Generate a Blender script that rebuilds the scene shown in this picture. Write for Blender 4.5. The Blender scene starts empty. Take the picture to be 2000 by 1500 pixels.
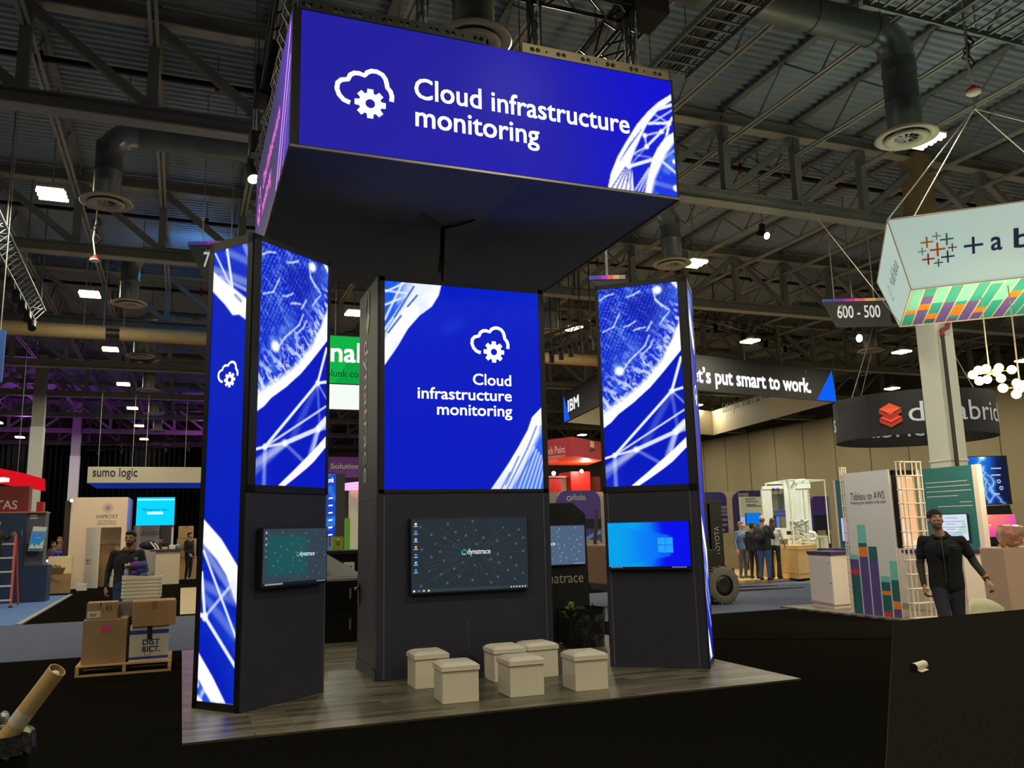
import bpy, bmesh, math, random
import numpy as np
from mathutils import Vector, Matrix

SC = bpy.context.scene
COL = SC.collection
PI = math.pi
random.seed(7)

# ------------------------------------------------------------------ camera
F_PX, PITCH, ROLL, YAW, EYE = 1643.4, .1733, -.0237, .3726, 1.6214
CAM = Vector((0, 0, EYE))
FW = Vector((math.sin(YAW) * math.cos(PITCH), math.cos(YAW) * math.cos(PITCH), math.sin(PITCH)))
_r = Vector((math.cos(YAW), -math.sin(YAW), 0))
_u = _r.cross(FW)
RT = _r * math.cos(ROLL) + _u * math.sin(ROLL)
UP = _u * math.cos(ROLL) - _r * math.sin(ROLL)
cd = bpy.data.cameras.new('camera')
cd.sensor_fit = 'HORIZONTAL'
cd.sensor_width = 36.0
cd.lens = 36.0 * F_PX / 2000.0
cd.clip_end = 400
cam = bpy.data.objects.new('camera', cd)
COL.objects.link(cam)
_m = Matrix((RT, UP, -FW)).transposed().to_4x4()
_m.translation = CAM
cam.matrix_world = _m
SC.camera = cam

# ------------------------------------------------------------------ world, exposure
w = bpy.data.worlds.new('hall_air')
SC.world = w
w.use_nodes = True
w.node_tree.nodes['Background'].inputs[0].default_value = (.9, .97, 1.0, 1)
w.node_tree.nodes['Background'].inputs[1].default_value = .075
SC.view_settings.view_transform = 'Standard'
SC.view_settings.look = 'None'
SC.view_settings.exposure = 0.0
SC.view_settings.gamma = 1.0
SC.view_settings.use_curve_mapping = False
LAMP_W = 195.0                 # each high-bay lamp, warm white
LAMP_C = (1.0, .93, .73)


# ------------------------------------------------------------------ looking from the camera: pixel -> point of the place
def ray(px, py):
    return FW + RT * ((px - 1000) / F_PX) - UP * ((py - 750) / F_PX)


def G(px, py, z=0.0):
    d = ray(px, py)
    return CAM + d * ((z - EYE) / d.z)


def aY(px, py, Y):
    d = ray(px, py)
    return CAM + d * (Y / d.y)


def aX(px, py, X):
    d = ray(px, py)
    return CAM + d * (X / d.x)


def Dp(px, py, d):
    return CAM + ray(px, py) * d


# ------------------------------------------------------------------ materials
def lin(c):
    return tuple(((x / 255.0) / 12.92) if x / 255.0 <= .04045 else ((x / 255.0 + .055) / 1.055) ** 2.4 for x in c)


MATS = {}


def mat(name, rgb=(128, 128, 128), rough=.6, metal=0.0, vary=0.0, vscale=6.0, bump=0.0, bscale=40.0, emit=0.0, trans=0.0, spec=.5):
    if name in MATS:
        return MATS[name]
    m = bpy.data.materials.new(name)
    m.use_nodes = True
    nt = m.node_tree
    b = nt.nodes['Principled BSDF']
    c = lin(rgb) + (1,)
    b.inputs['Base Color'].default_value = c
    b.inputs['Roughness'].default_value = rough
    b.inputs['Metallic'].default_value = metal
    b.inputs['Specular IOR Level'].default_value = spec
    if trans:
        b.inputs['Transmission Weight'].default_value = trans
    if emit:
        b.inputs['Emission Color'].default_value = c
        b.inputs['Emission Strength'].default_value = emit
    if vary or bump:
        tc = nt.nodes.new('ShaderNodeTexCoord')
        if vary:
            n = nt.nodes.new('ShaderNodeTexNoise')
            n.inputs['Scale'].default_value = vscale
            n.inputs['Detail'].default_value = 5
            nt.links.new(tc.outputs['Object'], n.inputs['Vector'])
            r = nt.nodes.new('ShaderNodeMapRange')
            r.inputs['From Min'].default_value = .25
            r.inputs['From Max'].default_value = .75
            r.inputs['To Min'].default_value = 1 - vary
            r.inputs['To Max'].default_value = 1 + vary
            nt.links.new(n.outputs['Fac'], r.inputs['Value'])
            mx = nt.nodes.new('ShaderNodeVectorMath')
            mx.operation = 'SCALE'
            mx.inputs[0].default_value = c[:3]
            nt.links.new(r.outputs['Result'], mx.inputs['Scale'])
            nt.links.new(mx.outputs['Vector'], b.inputs['Base Color'])
        if bump:
            n2 = nt.nodes.new('ShaderNodeTexNoise')
            n2.inputs['Scale'].default_value = bscale
            n2.inputs['Detail'].default_value = 3
            nt.links.new(tc.outputs['Object'], n2.inputs['Vector'])
            bp = nt.nodes.new('ShaderNodeBump')
            bp.inputs['Strength'].default_value = bump
            bp.inputs['Distance'].default_value = .01
            nt.links.new(n2.outputs['Fac'], bp.inputs['Height'])
            nt.links.new(bp.outputs['Normal'], b.inputs['Normal'])
    MATS[name] = m
    return m


def glow(name, rgb=(255, 255, 255), s=1.0, nee=False):
    if name in MATS:
        return MATS[name]
    m = bpy.data.materials.new(name)
    m.use_nodes = True
    nt = m.node_tree
    nt.nodes.clear()
    e = nt.nodes.new('ShaderNodeEmission')
    e.inputs[0].default_value = lin(rgb) + (1,)
    e.inputs[1].default_value = s
    o = nt.nodes.new('ShaderNodeOutputMaterial')
    nt.links.new(e.outputs[0], o.inputs[0])
    m.cycles.emission_sampling = 'FRONT' if nee else 'NONE'
    MATS[name] = m
    return m


def led_mat():
    if 'led_pixels' in MATS:
        return MATS['led_pixels']
    m = bpy.data.materials.new('led_pixels')
    m.use_nodes = True
    nt = m.node_tree
    b = nt.nodes['Principled BSDF']
    b.inputs['Base Color'].default_value = (.004, .004, .005, 1)
    b.inputs['Roughness'].default_value = .6
    b.inputs['Specular IOR Level'].default_value = .12
    a = nt.nodes.new('ShaderNodeAttribute')
    a.attribute_name = 'Col'
    nt.links.new(a.outputs['Color'], b.inputs['Emission Color'])
    b.inputs['Emission Strength'].default_value = 1.0
    m.cycles.emission_sampling = 'NONE'
    MATS['led_pixels'] = m
    return m


def wood_mat(name, c1, c2, rough, w=1.3, h=.16, dirty=.25):
    m = bpy.data.materials.new(name)
    m.use_nodes = True
    nt = m.node_tree
    b = nt.nodes['Principled BSDF']
    tc = nt.nodes.new('ShaderNodeTexCoord')
    br = nt.nodes.new('ShaderNodeTexBrick')
    br.offset = .37
    br.inputs['Scale'].default_value = 1
    br.inputs['Brick Width'].default_value = w
    br.inputs['Row Height'].default_value = h
    br.inputs['Mortar Size'].default_value = .003
    br.inputs['Bias'].default_value = 0
    br.inputs['Color1'].default_value = lin(c1) + (1,)
    br.inputs['Color2'].default_value = lin(c2) + (1,)
    br.inputs['Mortar'].default_value = tuple(x * .3 for x in lin(c1)) + (1,)
    nt.links.new(tc.outputs['Object'], br.inputs['Vector'])
    mp = nt.nodes.new('ShaderNodeMapping')
    mp.inputs['Scale'].default_value = (2, 30, 30)
    nt.links.new(tc.outputs['Object'], mp.inputs['Vector'])
    n = nt.nodes.new('ShaderNodeTexNoise')
    n.inputs['Scale'].default_value = 1.2
    n.inputs['Detail'].default_value = 6
    nt.links.new(mp.outputs['Vector'], n.inputs['Vector'])
    r = nt.nodes.new('ShaderNodeMapRange')
    r.inputs['From Min'].default_value = .3
    r.inputs['From Max'].default_value = .7
    r.inputs['To Min'].default_value = 1 - dirty
    r.inputs['To Max'].default_value = 1 + dirty
    nt.links.new(n.outputs['Fac'], r.inputs['Value'])
    mx = nt.nodes.new('ShaderNodeVectorMath')
    mx.operation = 'SCALE'
    nt.links.new(br.outputs['Color'], mx.inputs[0])
    nt.links.new(r.outputs['Result'], mx.inputs['Scale'])
    nt.links.new(mx.outputs['Vector'], b.inputs['Base Color'])
    b.inputs['Roughness'].default_value = rough
    return m


# ------------------------------------------------------------------ frames on flat faces
class Fr:
    """A flat face: origin, right, up; its normal looks at whoever reads it."""
    def __init__(s, O, U, V=(0, 0, 1)):
        s.O = Vector(O)
        s.U = Vector(U).normalized()
        s.V = Vector(V).normalized()
        s.N = s.U.cross(s.V).normalized()

    def p(s, u, v, off=0.0):
        return s.O + s.U * u + s.V * v + s.N * off

    def uv(s, px, py):
        d = ray(px, py)
        t = (s.O - CAM).dot(s.N) / d.dot(s.N)
        q = CAM + d * t - s.O
        return q.dot(s.U), q.dot(s.V)


# ------------------------------------------------------------------ mesh builder
_TXT = {}


def text_geo(s, bold=0.0, space=1.0, shear=0.0):
    k = (s, bold, space, shear)
    if k in _TXT:
        return _TXT[k]
    cu = bpy.data.curves.new('t', 'FONT')
    cu.body = s
    cu.size = 1
    cu.offset = bold
    cu.space_character = space
    cu.shear = shear
    cu.resolution_u = 3
    ob = bpy.data.objects.new('t', cu)
    COL.objects.link(ob)
    dg = bpy.context.evaluated_depsgraph_get()
    dg.update()
    me = bpy.data.meshes.new_from_object(ob.evaluated_get(dg))
    v = [(p.co.x, p.co.y) for p in me.vertices]
    f = [tuple(p.vertices) for p in me.polygons]
    bpy.data.objects.remove(ob)
    bpy.data.curves.remove(cu)
    bpy.data.meshes.remove(me)
    x0 = min((p[0] for p in v), default=0)
    x1 = max((p[0] for p in v), default=1)
    _TXT[k] = (v, f, x0, x1)
    return _TXT[k]


class MB:
    def __init__(s, M=None):
        s.v, s.f, s.m, s.sm, s.mats, s.vc = [], [], [], [], [], {}
        s.M = M

    def mi(s, m):
        if m not in s.mats:
            s.mats.append(m)
        return s.mats.index(m)

    def add(s, vs, fs, m, smooth=False, cols=None):
        b = len(s.v)
        if s.M is not None:
            vs = [s.M @ Vector(p) for p in vs]
        s.v += [tuple(p) for p in vs]
        i = s.mi(m)
        for f in fs:
            s.f.append(tuple(b + k for k in f))
            s.m.append(i)
            s.sm.append(smooth)
        if cols is not None:
            for k in range(len(vs)):
                s.vc[b + k] = cols[k]
        return s

    def hexa(s, p, m):
        return s.add(p, [(0, 3, 2, 1), (4, 5, 6, 7), (0, 1, 5, 4), (1, 2, 6, 5), (2, 3, 7, 6), (3, 0, 4, 7)], m)

    def box(s, x0, x1, y0, y1, z0, z1, m):
        return s.hexa([(x0, y0, z0), (x1, y0, z0), (x1, y1, z0), (x0, y1, z0), (x0, y0, z1), (x1, y0, z1), (x1, y1, z1), (x0, y1, z1)], m)

    def cbox(s, c, d, m, rz=0.0):
        R = Matrix.Rotation(rz, 3, 'Z')
        c = Vector(c)
        x, y, z = d[0] / 2, d[1] / 2, d[2] / 2
        return s.hexa([c + R @ Vector(q) for q in [(-x, -y, -z), (x, -y, -z), (x, y, -z), (-x, y, -z), (-x, -y, z), (x, -y, z), (x, y, z), (-x, y, z)]], m)

    def beam(s, p, q, a, b, m, up=(0, 0, 1)):
        p, q = Vector(p), Vector(q)
        d = (q - p).normalized()
        up = Vector(up)
        if abs(d.dot(up)) > .98:
            up = Vector((1, 0, 0))
        x = d.cross(up).normalized() * (a / 2)
        y = x.cross(d).normalized() * (b / 2)
        return s.hexa([p - x - y, p + x - y, p + x + y, p - x + y, q - x - y, q + x - y, q + x + y, q - x + y], m)

    def fbox(s, F, u0, u1, v0, v1, n0, n1, m):
        return s.hexa([F.p(u0, v0, n0), F.p(u1, v0, n0), F.p(u1, v1, n0), F.p(u0, v1, n0), F.p(u0, v0, n1), F.p(u1, v0, n1), F.p(u1, v1, n1), F.p(u0, v1, n1)], m)

    def cyl(s, p, q, r, m, r2=None, n=14, caps=True, smooth=True):
        p, q = Vector(p), Vector(q)
        r2 = r if r2 is None else r2
        d = (q - p).normalized()
        a = d.orthogonal().normalized()
        b = d.cross(a)
        vs = []
        for c, rr in ((p, r), (q, r2)):
            vs += [c + a * (rr * math.cos(2 * PI * k / n)) + b * (rr * math.sin(2 * PI * k / n)) for k in range(n)]
        s.add(vs, [(k, (k + 1) % n, n + (k + 1) % n, n + k) for k in range(n)], m, smooth)
        if caps:
            s.add(vs, [tuple(range(n))[::-1], tuple(range(n, 2 * n))], m)
        return s

    def tube(s, pts, r, m, n=8):
        pts = [Vector(p) for p in pts]
        rs = r if isinstance(r, (list, tuple)) else [r] * len(pts)
        vs, fs = [], []
        a = None
        for i, p in enumerate(pts):
            d = (pts[min(i + 1, len(pts) - 1)] - pts[max(i - 1, 0)]).normalized()
            a = d.orthogonal().normalized() if a is None else (a - d * a.dot(d)).normalized()
            b = d.cross(a)
            vs += [p + a * (rs[i] * math.cos(2 * PI * k / n)) + b * (rs[i] * math.sin(2 * PI * k / n)) for k in range(n)]
        for i in range(len(pts) - 1):
            fs += [(i * n + k, i * n + (k + 1) % n, (i + 1) * n + (k + 1) % n, (i + 1) * n + k) for k in range(n)]
        s.add(vs, fs, m, True)
        s.add([vs[k] for k in range(n)], [tuple(range(n))[::-1]], m)
        s.add(vs[-n:], [tuple(range(n))], m)
        return s

    def ell(s, c, r, m, n=16, k=10, R=None):
        c = Vector(c)
        r = (r, r, r) if isinstance(r, (int, float)) else r
        vs, fs = [], []
        for i in range(k + 1):
            t = PI * i / k
            for j in range(n):
                q = Vector((r[0] * math.sin(t) * math.cos(2 * PI * j / n), r[1] * math.sin(t) * math.sin(2 * PI * j / n), r[2] * math.cos(t)))
                vs.append(c + (R @ q if R is not None else q))
        for i in range(k):
            for j in range(n):
                a, b, cc, d = i * n + j, i * n + (j + 1) % n, (i + 1) * n + (j + 1) % n, (i + 1) * n + j
                fs.append((a, d, cc, b))
        return s.add(vs, fs, m, True)

    def lathe(s, prof, c, m, n=24, smooth=True):
        c = Vector(c)
        vs, fs = [], []
        for r, z in prof:
            vs += [c + Vector((r * math.cos(2 * PI * k / n), r * math.sin(2 * PI * k / n), z)) for k in range(n)]
        for i in range(len(prof) - 1):
            fs += [(i * n + k, i * n + (k + 1) % n, (i + 1) * n + (k + 1) % n, (i + 1) * n + k) for k in range(n)]
        return s.add(vs, fs, m, smooth)

    def poly(s, pts, m):
        return s.add(pts, [tuple(range(len(pts)))], m)

    def fpoly(s, F, pts, off, m):
        return s.poly([F.p(u, v, off) for u, v in pts], m)

    def fprism(s, F, pts, n0, n1, m, m2=None):
        k = len(pts)
        a = [F.p(u, v, n0) for u, v in pts]
        b = [F.p(u, v, n1) for u, v in pts]
        s.add(a + b, [(i, (i + 1) % k, k + (i + 1) % k, k + i) for i in range(k)] + [tuple(range(k))[::-1]], m)
        s.add(b, [tuple(range(k))], m2 or m)
        return s

    def fline(s, F, a, b, w_, off, m):
        a, b = Vector(a), Vector(b)
        d = (b - a).normalized()
        n = Vector((-d.y, d.x)) * (w_ / 2)
        return s.fpoly(F, [a - n, b - n, b + n, a + n], off, m)

    def fpath(s, F, pts, w_, off, m, closed=False):
        P = [Vector(p) for p in pts]
        N = len(P)
        L, R = [], []
        for i in range(N):
            a = P[i - 1] if (i or closed) else P[i]
            b = P[(i + 1) % N] if (i < N - 1 or closed) else P[i]
            d = (b - a).normalized()
            n = Vector((-d.y, d.x)) * (w_ / 2)
            L.append(F.p(*(P[i] + n), off))
            R.append(F.p(*(P[i] - n), off))
        E = N if closed else N - 1
        return s.add(R + L, [(i, (i + 1) % N, N + (i + 1) % N, N + i) for i in range(E)], m)

    def fdisc(s, F, c, r, off, m, n=20, r0=0.0):
        o = [(c[0] + r * math.cos(2 * PI * k / n), c[1] + r * math.sin(2 * PI * k / n)) for k in range(n)]
        if not r0:
            return s.fpoly(F, o, off, m)
        i = [(c[0] + r0 * math.cos(2 * PI * k / n), c[1] + r0 * math.sin(2 * PI * k / n)) for k in range(n)]
        vs = [F.p(*q, off) for q in o + i]
        return s.add(vs, [(k, (k + 1) % n, n + (k + 1) % n, n + k) for k in range(n)], m)

    def ftext(s, F, txt, u, v, m, width=None, h=None, off=.004, bold=0.0, align='L', space=1.0, shear=0.0, warp=None):
        vs, fs, x0, x1 = text_geo(txt, 0.0, space, shear)
        sx = sy = (width / (x1 - x0)) if width else (h or 1.0)
        if width and h:
            sy = h
        du = {'L': 0, 'C': -.5, 'R': -1}[align] * (x1 - x0) * sx
        for i, (ex, ey) in enumerate(((0, 0), (-1, -.8), (1, -.8), (1, .8), (-1, .8)) if bold else ((0, 0),)):
            q = [(u + du + (x - x0 + ex * bold) * sx, v + (y + ey * bold) * sy) for x, y in vs]
            s.add([warp(a, b, off + i * 2e-4) if warp else F.p(a, b, off + i * 2e-4) for a, b in q], fs, m)
        return s

    def ptext(s, F, txt, pL, pR, m, h=None, **k):
        """text whose baseline runs between two seen points of the face"""
        a, b = F.uv(*pL), F.uv(*pR)
        return s.ftext(F, txt, a[0], (a[1] + b[1]) / 2, m, width=b[0] - a[0], h=h, **k)

    def grid(s, F, W, H, nx, ny, fn, off=0.0, m=None):
        us, vs_ = np.linspace(0, W, nx), np.linspace(0, H, ny)
        U, V = np.meshgrid(us, vs_)
        c = fn(U, V).reshape(-1, 3)
        pts = [F.p(u, v, off) for u, v in zip(U.ravel(), V.ravel())]
        fs = [(j * nx + i, j * nx + i + 1, (j + 1) * nx + i + 1, (j + 1) * nx + i) for j in range(ny - 1) for i in range(nx - 1)]
        return s.add(pts, fs, m or led_mat(), False, c)

    def build(s, name, parent=None, loc=None, bev=0.0, kind=None, label=None, sub=0):
        me = bpy.data.meshes.new(name)
        vs = [Vector(p) for p in s.v]
        o = bpy.data.objects.new(name, me)
        if parent is not None:
            inv = WM[parent.name].inverted()
            vs = [inv @ p for p in vs]
            o.parent = parent
            WM[o.name] = WM[parent.name]
        else:
            if loc is None:
                xs = [p.x for p in vs]
                ys = [p.y for p in vs]
                loc = ((min(xs) + max(xs)) / 2, (min(ys) + max(ys)) / 2, min(p.z for p in vs))
            loc = Vector(loc)
            vs = [p - loc for p in vs]
            o.location = loc
            WM[o.name] = Matrix.Translation(loc)
        me.from_pydata([tuple(p) for p in vs], [], s.f)
        for m in s.mats:
            me.materials.append(m)
        me.polygons.foreach_set('material_index', s.m)
        me.polygons.foreach_set('use_smooth', s.sm)
        if s.vc:
            at = me.color_attributes.new('Col', 'FLOAT_COLOR', 'POINT')
            arr = np.ones((len(vs), 4), np.float32)
            for k, c in s.vc.items():
                arr[k, :3] = c
            at.data.foreach_set('color', arr.ravel())
        me.update()
        COL.objects.link(o)
        if bev:
            b = o.modifiers.new('bevel', 'BEVEL')
            b.width = bev
            b.segments = 2
            b.limit_method = 'ANGLE'
        if sub:
            b = o.modifiers.new('subd', 'SUBSURF')
            b.levels = b.render_levels = sub
        if kind:
            o['kind'] = kind
        if label:
            o['label'] = label
        return o


WM = {}


def tag(o, label, cat, group=None):
    o['label'] = label
    o['category'] = cat
    if group:
        o['group'] = group
    return o


GROUPS = {'side_tower': 'pair of LED side towers', 'wall_monitor': 'wall monitors', 'aisle_banner': 'hanging aisle banners', 'globe_chandelier': 'globe chandeliers', 'cable_tray': 'ladder cable trays',
          'wire_stand': 'white wire stands', 'teal_panel': 'teal panels of the chart booth', 'cardboard_box': 'cardboard boxes', 'hanging_bell': 'hanging bells', 'stage_spotlight': 'hanging stage spotlights',
          'box_truss': 'distant box trusses'}


def thing(name, label, cat, loc, rz=0.0, group=None):
    group = group or GROUPS.get(name)
    o = bpy.data.objects.new(name, None)
    o.empty_display_size = .1
    o.location = loc
    o.rotation_euler = (0, 0, rz)
    COL.objects.link(o)
    WM[o.name] = Matrix.Translation(Vector(loc)) @ Matrix.Rotation(rz, 4, 'Z')
    return tag(o, label, cat, group)


def structure(name, loc=(0, 0, 0), label=None):
    o = bpy.data.objects.new(name, None)
    o.location = loc
    COL.objects.link(o)
    WM[o.name] = Matrix.Translation(Vector(loc))
    o['kind'] = 'structure'
    if label:
        o['label'] = label
    return o


def L(o):
    """builder in a thing's own coordinates"""
    return MB(WM[o.name])


def dup(root, loc, rz=None, label=None, group=None):
    r = root.copy()
    COL.objects.link(r)
    r.location = loc
    if rz is not None:
        r.rotation_euler = (0, 0, rz)
    if label:
        r['label'] = label
    if group:
        r['group'] = group
    WM[r.name] = Matrix.Translation(Vector(loc)) @ Matrix.Rotation(r.rotation_euler[2], 4, 'Z')
    for ch in list(root.children):
        c = ch.copy()
        COL.objects.link(c)
        c.parent = r
        for g in ch.children:
            d = g.copy()
            COL.objects.link(d)
            d.parent = c
    return r


# ------------------------------------------------------------------ picture content of the LED walls, as colours per LED
def fbm(U, V, sc, oc=4, seed=1):
    rs = np.random.RandomState(seed)
    tot, amp, nrm = 0, 1.0, 0.0
    for o in range(oc):
        T = rs.rand(64, 64)
        x, y = U * sc, V * sc
        xi, yi = np.floor(x).astype(int), np.floor(y).astype(int)
        fx, fy = x - xi, y - yi
        fx, fy = fx * fx * (3 - 2 * fx), fy * fy * (3 - 2 * fy)
        g = lambda a, b: T[a % 64, b % 64]
        n = (g(xi, yi) * (1 - fx) + g(xi + 1, yi) * fx) * (1 - fy) + (g(xi, yi + 1) * (1 - fx) + g(xi + 1, yi + 1) * fx) * fy
        tot = tot + n * amp
        nrm += amp
        amp *= .5
        sc *= 2.03
    return tot / nrm


def dseg(U, V, a, b):
    ax, ay, bx, by = *a, *b
    dx, dy = bx - ax, by - ay
    t = np.clip(((U - ax) * dx + (V - ay) * dy) / (dx * dx + dy * dy + 1e-9), 0, 1)
    return np.hypot(U - ax - t * dx, V - ay - t * dy)


def sm(x, a, b):
    t = np.clip((x - a) / (b - a), 0, 1)
    return t * t * (3 - 2 * t)


class Art:
    def __init__(s, U, V, base):
        s.U, s.V = U, V
        s.c = np.zeros(U.shape + (3,)) + np.array(base, float)

    def mix(s, a, rgb):
        a = np.clip(a, 0, 1)[..., None]
        s.c = s.c * (1 - a) + np.array(rgb, float) * a

    def line(s, a, b, w_, soft, al=1.0, rgb=(235, 242, 255)):
        d = dseg(s.U, s.V, a, b)
        s.mix(al * (1 - sm(d, w_ * .5, w_ * .5 + soft)), rgb)

    def dot(s, a, r, soft, al=1.0, rgb=(250, 252, 255)):
        d = np.hypot(s.U - a[0], s.V - a[1])
        s.mix(al * (1 - sm(d, r, r + soft)), rgb)

    def lin(s):
        x = np.clip(s.c, 0, 255) / 255
        return np.where(x <= .04045, x / 12.92, ((x + .055) / 1.055) ** 2.4)


def ip(x, pts):
    pts = sorted(pts)
    return np.interp(x, [p[0] for p in pts], [p[1] for p in pts])
WHITE_LED = glow('white_led_lettering', (255, 255, 255), 1.15)


def art_wide(U, V):
    """side kiosk wall: a dotted globe limb above a network of nodes"""
    A = Art(U, V, (0, 22, 190))
    lo = [(.001, .728), (.101, .795), (.186, .883), (.393, 1.026), (.6, 1.197), (.766, 1.37), (.984, 1.611), (1.02, 1.66)]
    up = [(0, .90), (.195, 1.04), (.361, 1.15), (.568, 1.31), (.777, 1.55), (.907, 1.80), (1.009, 2.02)]
    vlo, vup = ip(U, lo), ip(U, up)
    n = fbm(U, V, 5, 4, 3)
    n2 = fbm(U * 1.0 + V * .6, V * .35 - U * .5, 14, 3, 5)
    hgt = V - vup
    sea = sm(V, vlo - .01, vlo + .01)
    A.mix(sea, (12, 44, 208))
    A.mix(sea * sm(n, .42, .75) * .55, (92, 140, 240))
    dots = (np.sin(U * 95 + V * 35 + n * 14) * np.sin(V * 95 - U * 30 + n * 12))
    A.mix(sea * sm(hgt, .25, .9) * sm(dots, .1, .8) * .55, (10, 14, 120))
    A.mix(sea * sm(hgt, .3, .8) * sm(-dots, .2, .8) * .4, (150, 190, 255))
    A.mix(sea * (1 - sm(np.abs(n2 - .55), 0, .07)) * sm(.75 - hgt, .1, .7) * .8, (225, 236, 255))
    q = fbm((U + V) * .7, (V - U) * .28, 30, 3, 6)
    A.mix(sea * sm(q, .52, .68) * sm(.62 - hgt, .0, .6) * .8, (236, 244, 255))
    A.mix(sea * sm(q, .58, .75) * .3, (190, 214, 255))
    A.mix(sea * sm(fbm(U, V, 2.2, 3, 21), .5, .7) * sm(hgt, .3, .9) * .5, (8, 18, 150))
    for i, (a, b, c) in enumerate([((.016, 2.361), (.10, 2.41), (.2, 2.43)), ((.37, 2.37), (.45, 2.39), (.53, 2.43)), ((.04, 1.945), (.18, 2.0), (.26, 2.16)),
                                   ((.31, 1.985), (.38, 2.0), (.46, 2.05)), ((.43, 1.93), (.5, 1.95), (.577, 1.957)), ((.66, 2.02), (.62, 1.95), (.594, 1.91)),
                                   ((.76, 1.98), (.82, 2.06), (.885, 2.127)), ((.70, 2.44), (.72, 2.3), (.80, 2.2)), ((.72, 2.3), (.80, 2.22), (.88, 2.15)),
                                   ((.67, 1.79), (.62, 1.7), (.53, 1.62)), ((.62, 1.85), (.56, 1.72), (.42, 1.6)), ((.42, 1.6), (.36, 1.55), (.28, 1.44))]):
        for p, q in ((a, b), (b, c)):
            A.line(p, q, .005, .016, .75)
    A.mix(sea * (1 - sm(V, vup - .05, vup + .02 + .12 * n)), (255, 255, 255))
    nd = [(.75, 2.42), (.229, 1.427), (.86, 1.132), (.121, .381), (.39, .438), (.881, .633)]
    A.dot(nd[0], .03, .05, 1)
    A.dot(nd[1], .035, .05, 1)
    A.line((.95, 2.5), (1.0, 2.44), .03, .02)
    T = lambda a, b, w_, so, al=1.0: A.line(a, b, w_, so, al)
    T(nd[2], (.993, 1.538), .022, .012)
    T(nd[2], (.997, 1.164), .02, .012)
    T(nd[2], nd[3], .022, .012)
    T(nd[2], (1.0, .98), .012, .012, .5)
    T(nd[2], (.5, .5), .02, .06, .22)
    T(nd[3], (1.001, .894), .010, .014, .85)
    T(nd[3], nd[4], .014, .014, .9)
    T(nd[4], nd[5], .03, .02, .95)
    T(nd[5], (1.0, .74), .05, .03, 1)
    T(nd[5], (1.0, .66), .02, .03, .7)
    T(nd[3], (.003, .35), .016, .012)
    T((.0, .21), nd[4], .03, .05, .55)
    T((.0, .13), nd[4], .02, .05, .35)
    T(nd[3], (.12, 0), .018, .03, .5)
    T(nd[4], (.651, .277), .01, .03, .4)
    T(nd[5], (.77, .352), .03, .04, .5)
    T(nd[5], (.81, .40), .02, .03, .5)
    T((.86, 1.1), (.90, .7), .01, .03, .3)
    for p in nd[2:]:
        A.dot(p, .022, .02)
    b2l = ip(U, [(.405, 0), (.545, .085), (.704, .188), (.823, .273), (.993, .433)])
    b2u = ip(U, [(.307, 0), (.51, .154), (.711, .315), (.851, .428), (1.001, .56)])
    A.mix(sm(V - b2l, -.008, .008) * (1 - sm(V, b2u - .01, b2u + .01)) * sm(U, .29, .33), (255, 255, 255))
    A.mix((1 - sm(U, .05, .3)) * sm(.35 - V, 0, .35) * .2, (60, 100, 240))
    return A.lin()


def art_narrow(U, V):
    A = Art(U, V, (0, 30, 188))
    n = fbm(U, V, 7, 3, 9)
    A.mix(sm(V, 3.9, 4.5) * .35, (40, 90, 235))
    T = A.line
    T((.187, 4.5), (.286, 4.07), .022, .01)
    T((.014, 4.478), (.255, 4.097), .010, .012, .9)
    T((-.01, 4.308), (.504, 4.079), .03, .05, .45)
    T((.2, 4.46), (.504, 4.3), .02, .05, .35)
    T((.44, 4.5), (.504, 4.38), .03, .03, .5)
    up = ip(U, [(0, 4.279), (.124, 4.182), (.307, 4.051), (.511, 3.90)])
    lo = ip(U, [(0, 4.067), (.187, 3.898), (.306, 3.769), (.4, 3.76), (.506, 3.687)])
    A.mix(sm(V, lo - .01, lo + .01) * (1 - sm(V, up - .01, up + .02)), (255, 255, 255))
    T((.33, 3.98), (.42, 3.9), .02, .01, .5, (40, 80, 200))
    T((.1, 4.21), (.5, 4.0), .015, .02, .6)
    # lower network
    up = ip(U, [(0, 1.72), (.259, 1.522), (.493, 1.266)])
    lo = ip(U, [(0, 1.479), (.199, 1.327), (.341, 1.179), (.503, .89)])
    A.mix((1 - sm(V, lo - .4, lo)) * sm(V, lo - 1.1, lo - .2) * .3 * n * 2, (60, 110, 240))
    A.mix(sm(V, lo - .02, lo + .02) * (1 - sm(V, up - .01, up + .01)), (255, 255, 255))
    T((.013, 1.412), (.497, .612), .016, .012, .95)
    T((0, 1.198), (.065, .782), .026, .012)
    T((.065, .782), (.503, .344), .026, .012)
    T((.065, .782), (.43, 1.1), .014, .02, .7)
    T((0, .8), (.065, .782), .03, .012)
    T((0, 1.446), (.494, .969), .03, .05, .5)
    T((0, 1.1), (.5, .93), .03, .06, .35)
    T((.0, 1.0), (.5, .62), .03, .06, .3)
    T((.44, 1.1), (.5, .98), .05, .03, .9)
    A.dot((.065, .782), .032, .02)
    up = ip(U, [(0, .441), (.204, .231), (.395, .0)])
    lo = ip(U, [(0, .208), (.097, .10), (.192, .0)])
    A.mix((1 - sm(V, up - .008, up + .008)), (255, 255, 255))
    A.mix((1 - sm(V, lo - .02, lo + .02)) * sm(n, .3, .5), (40, 80, 220))
    return A.lin()


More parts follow.
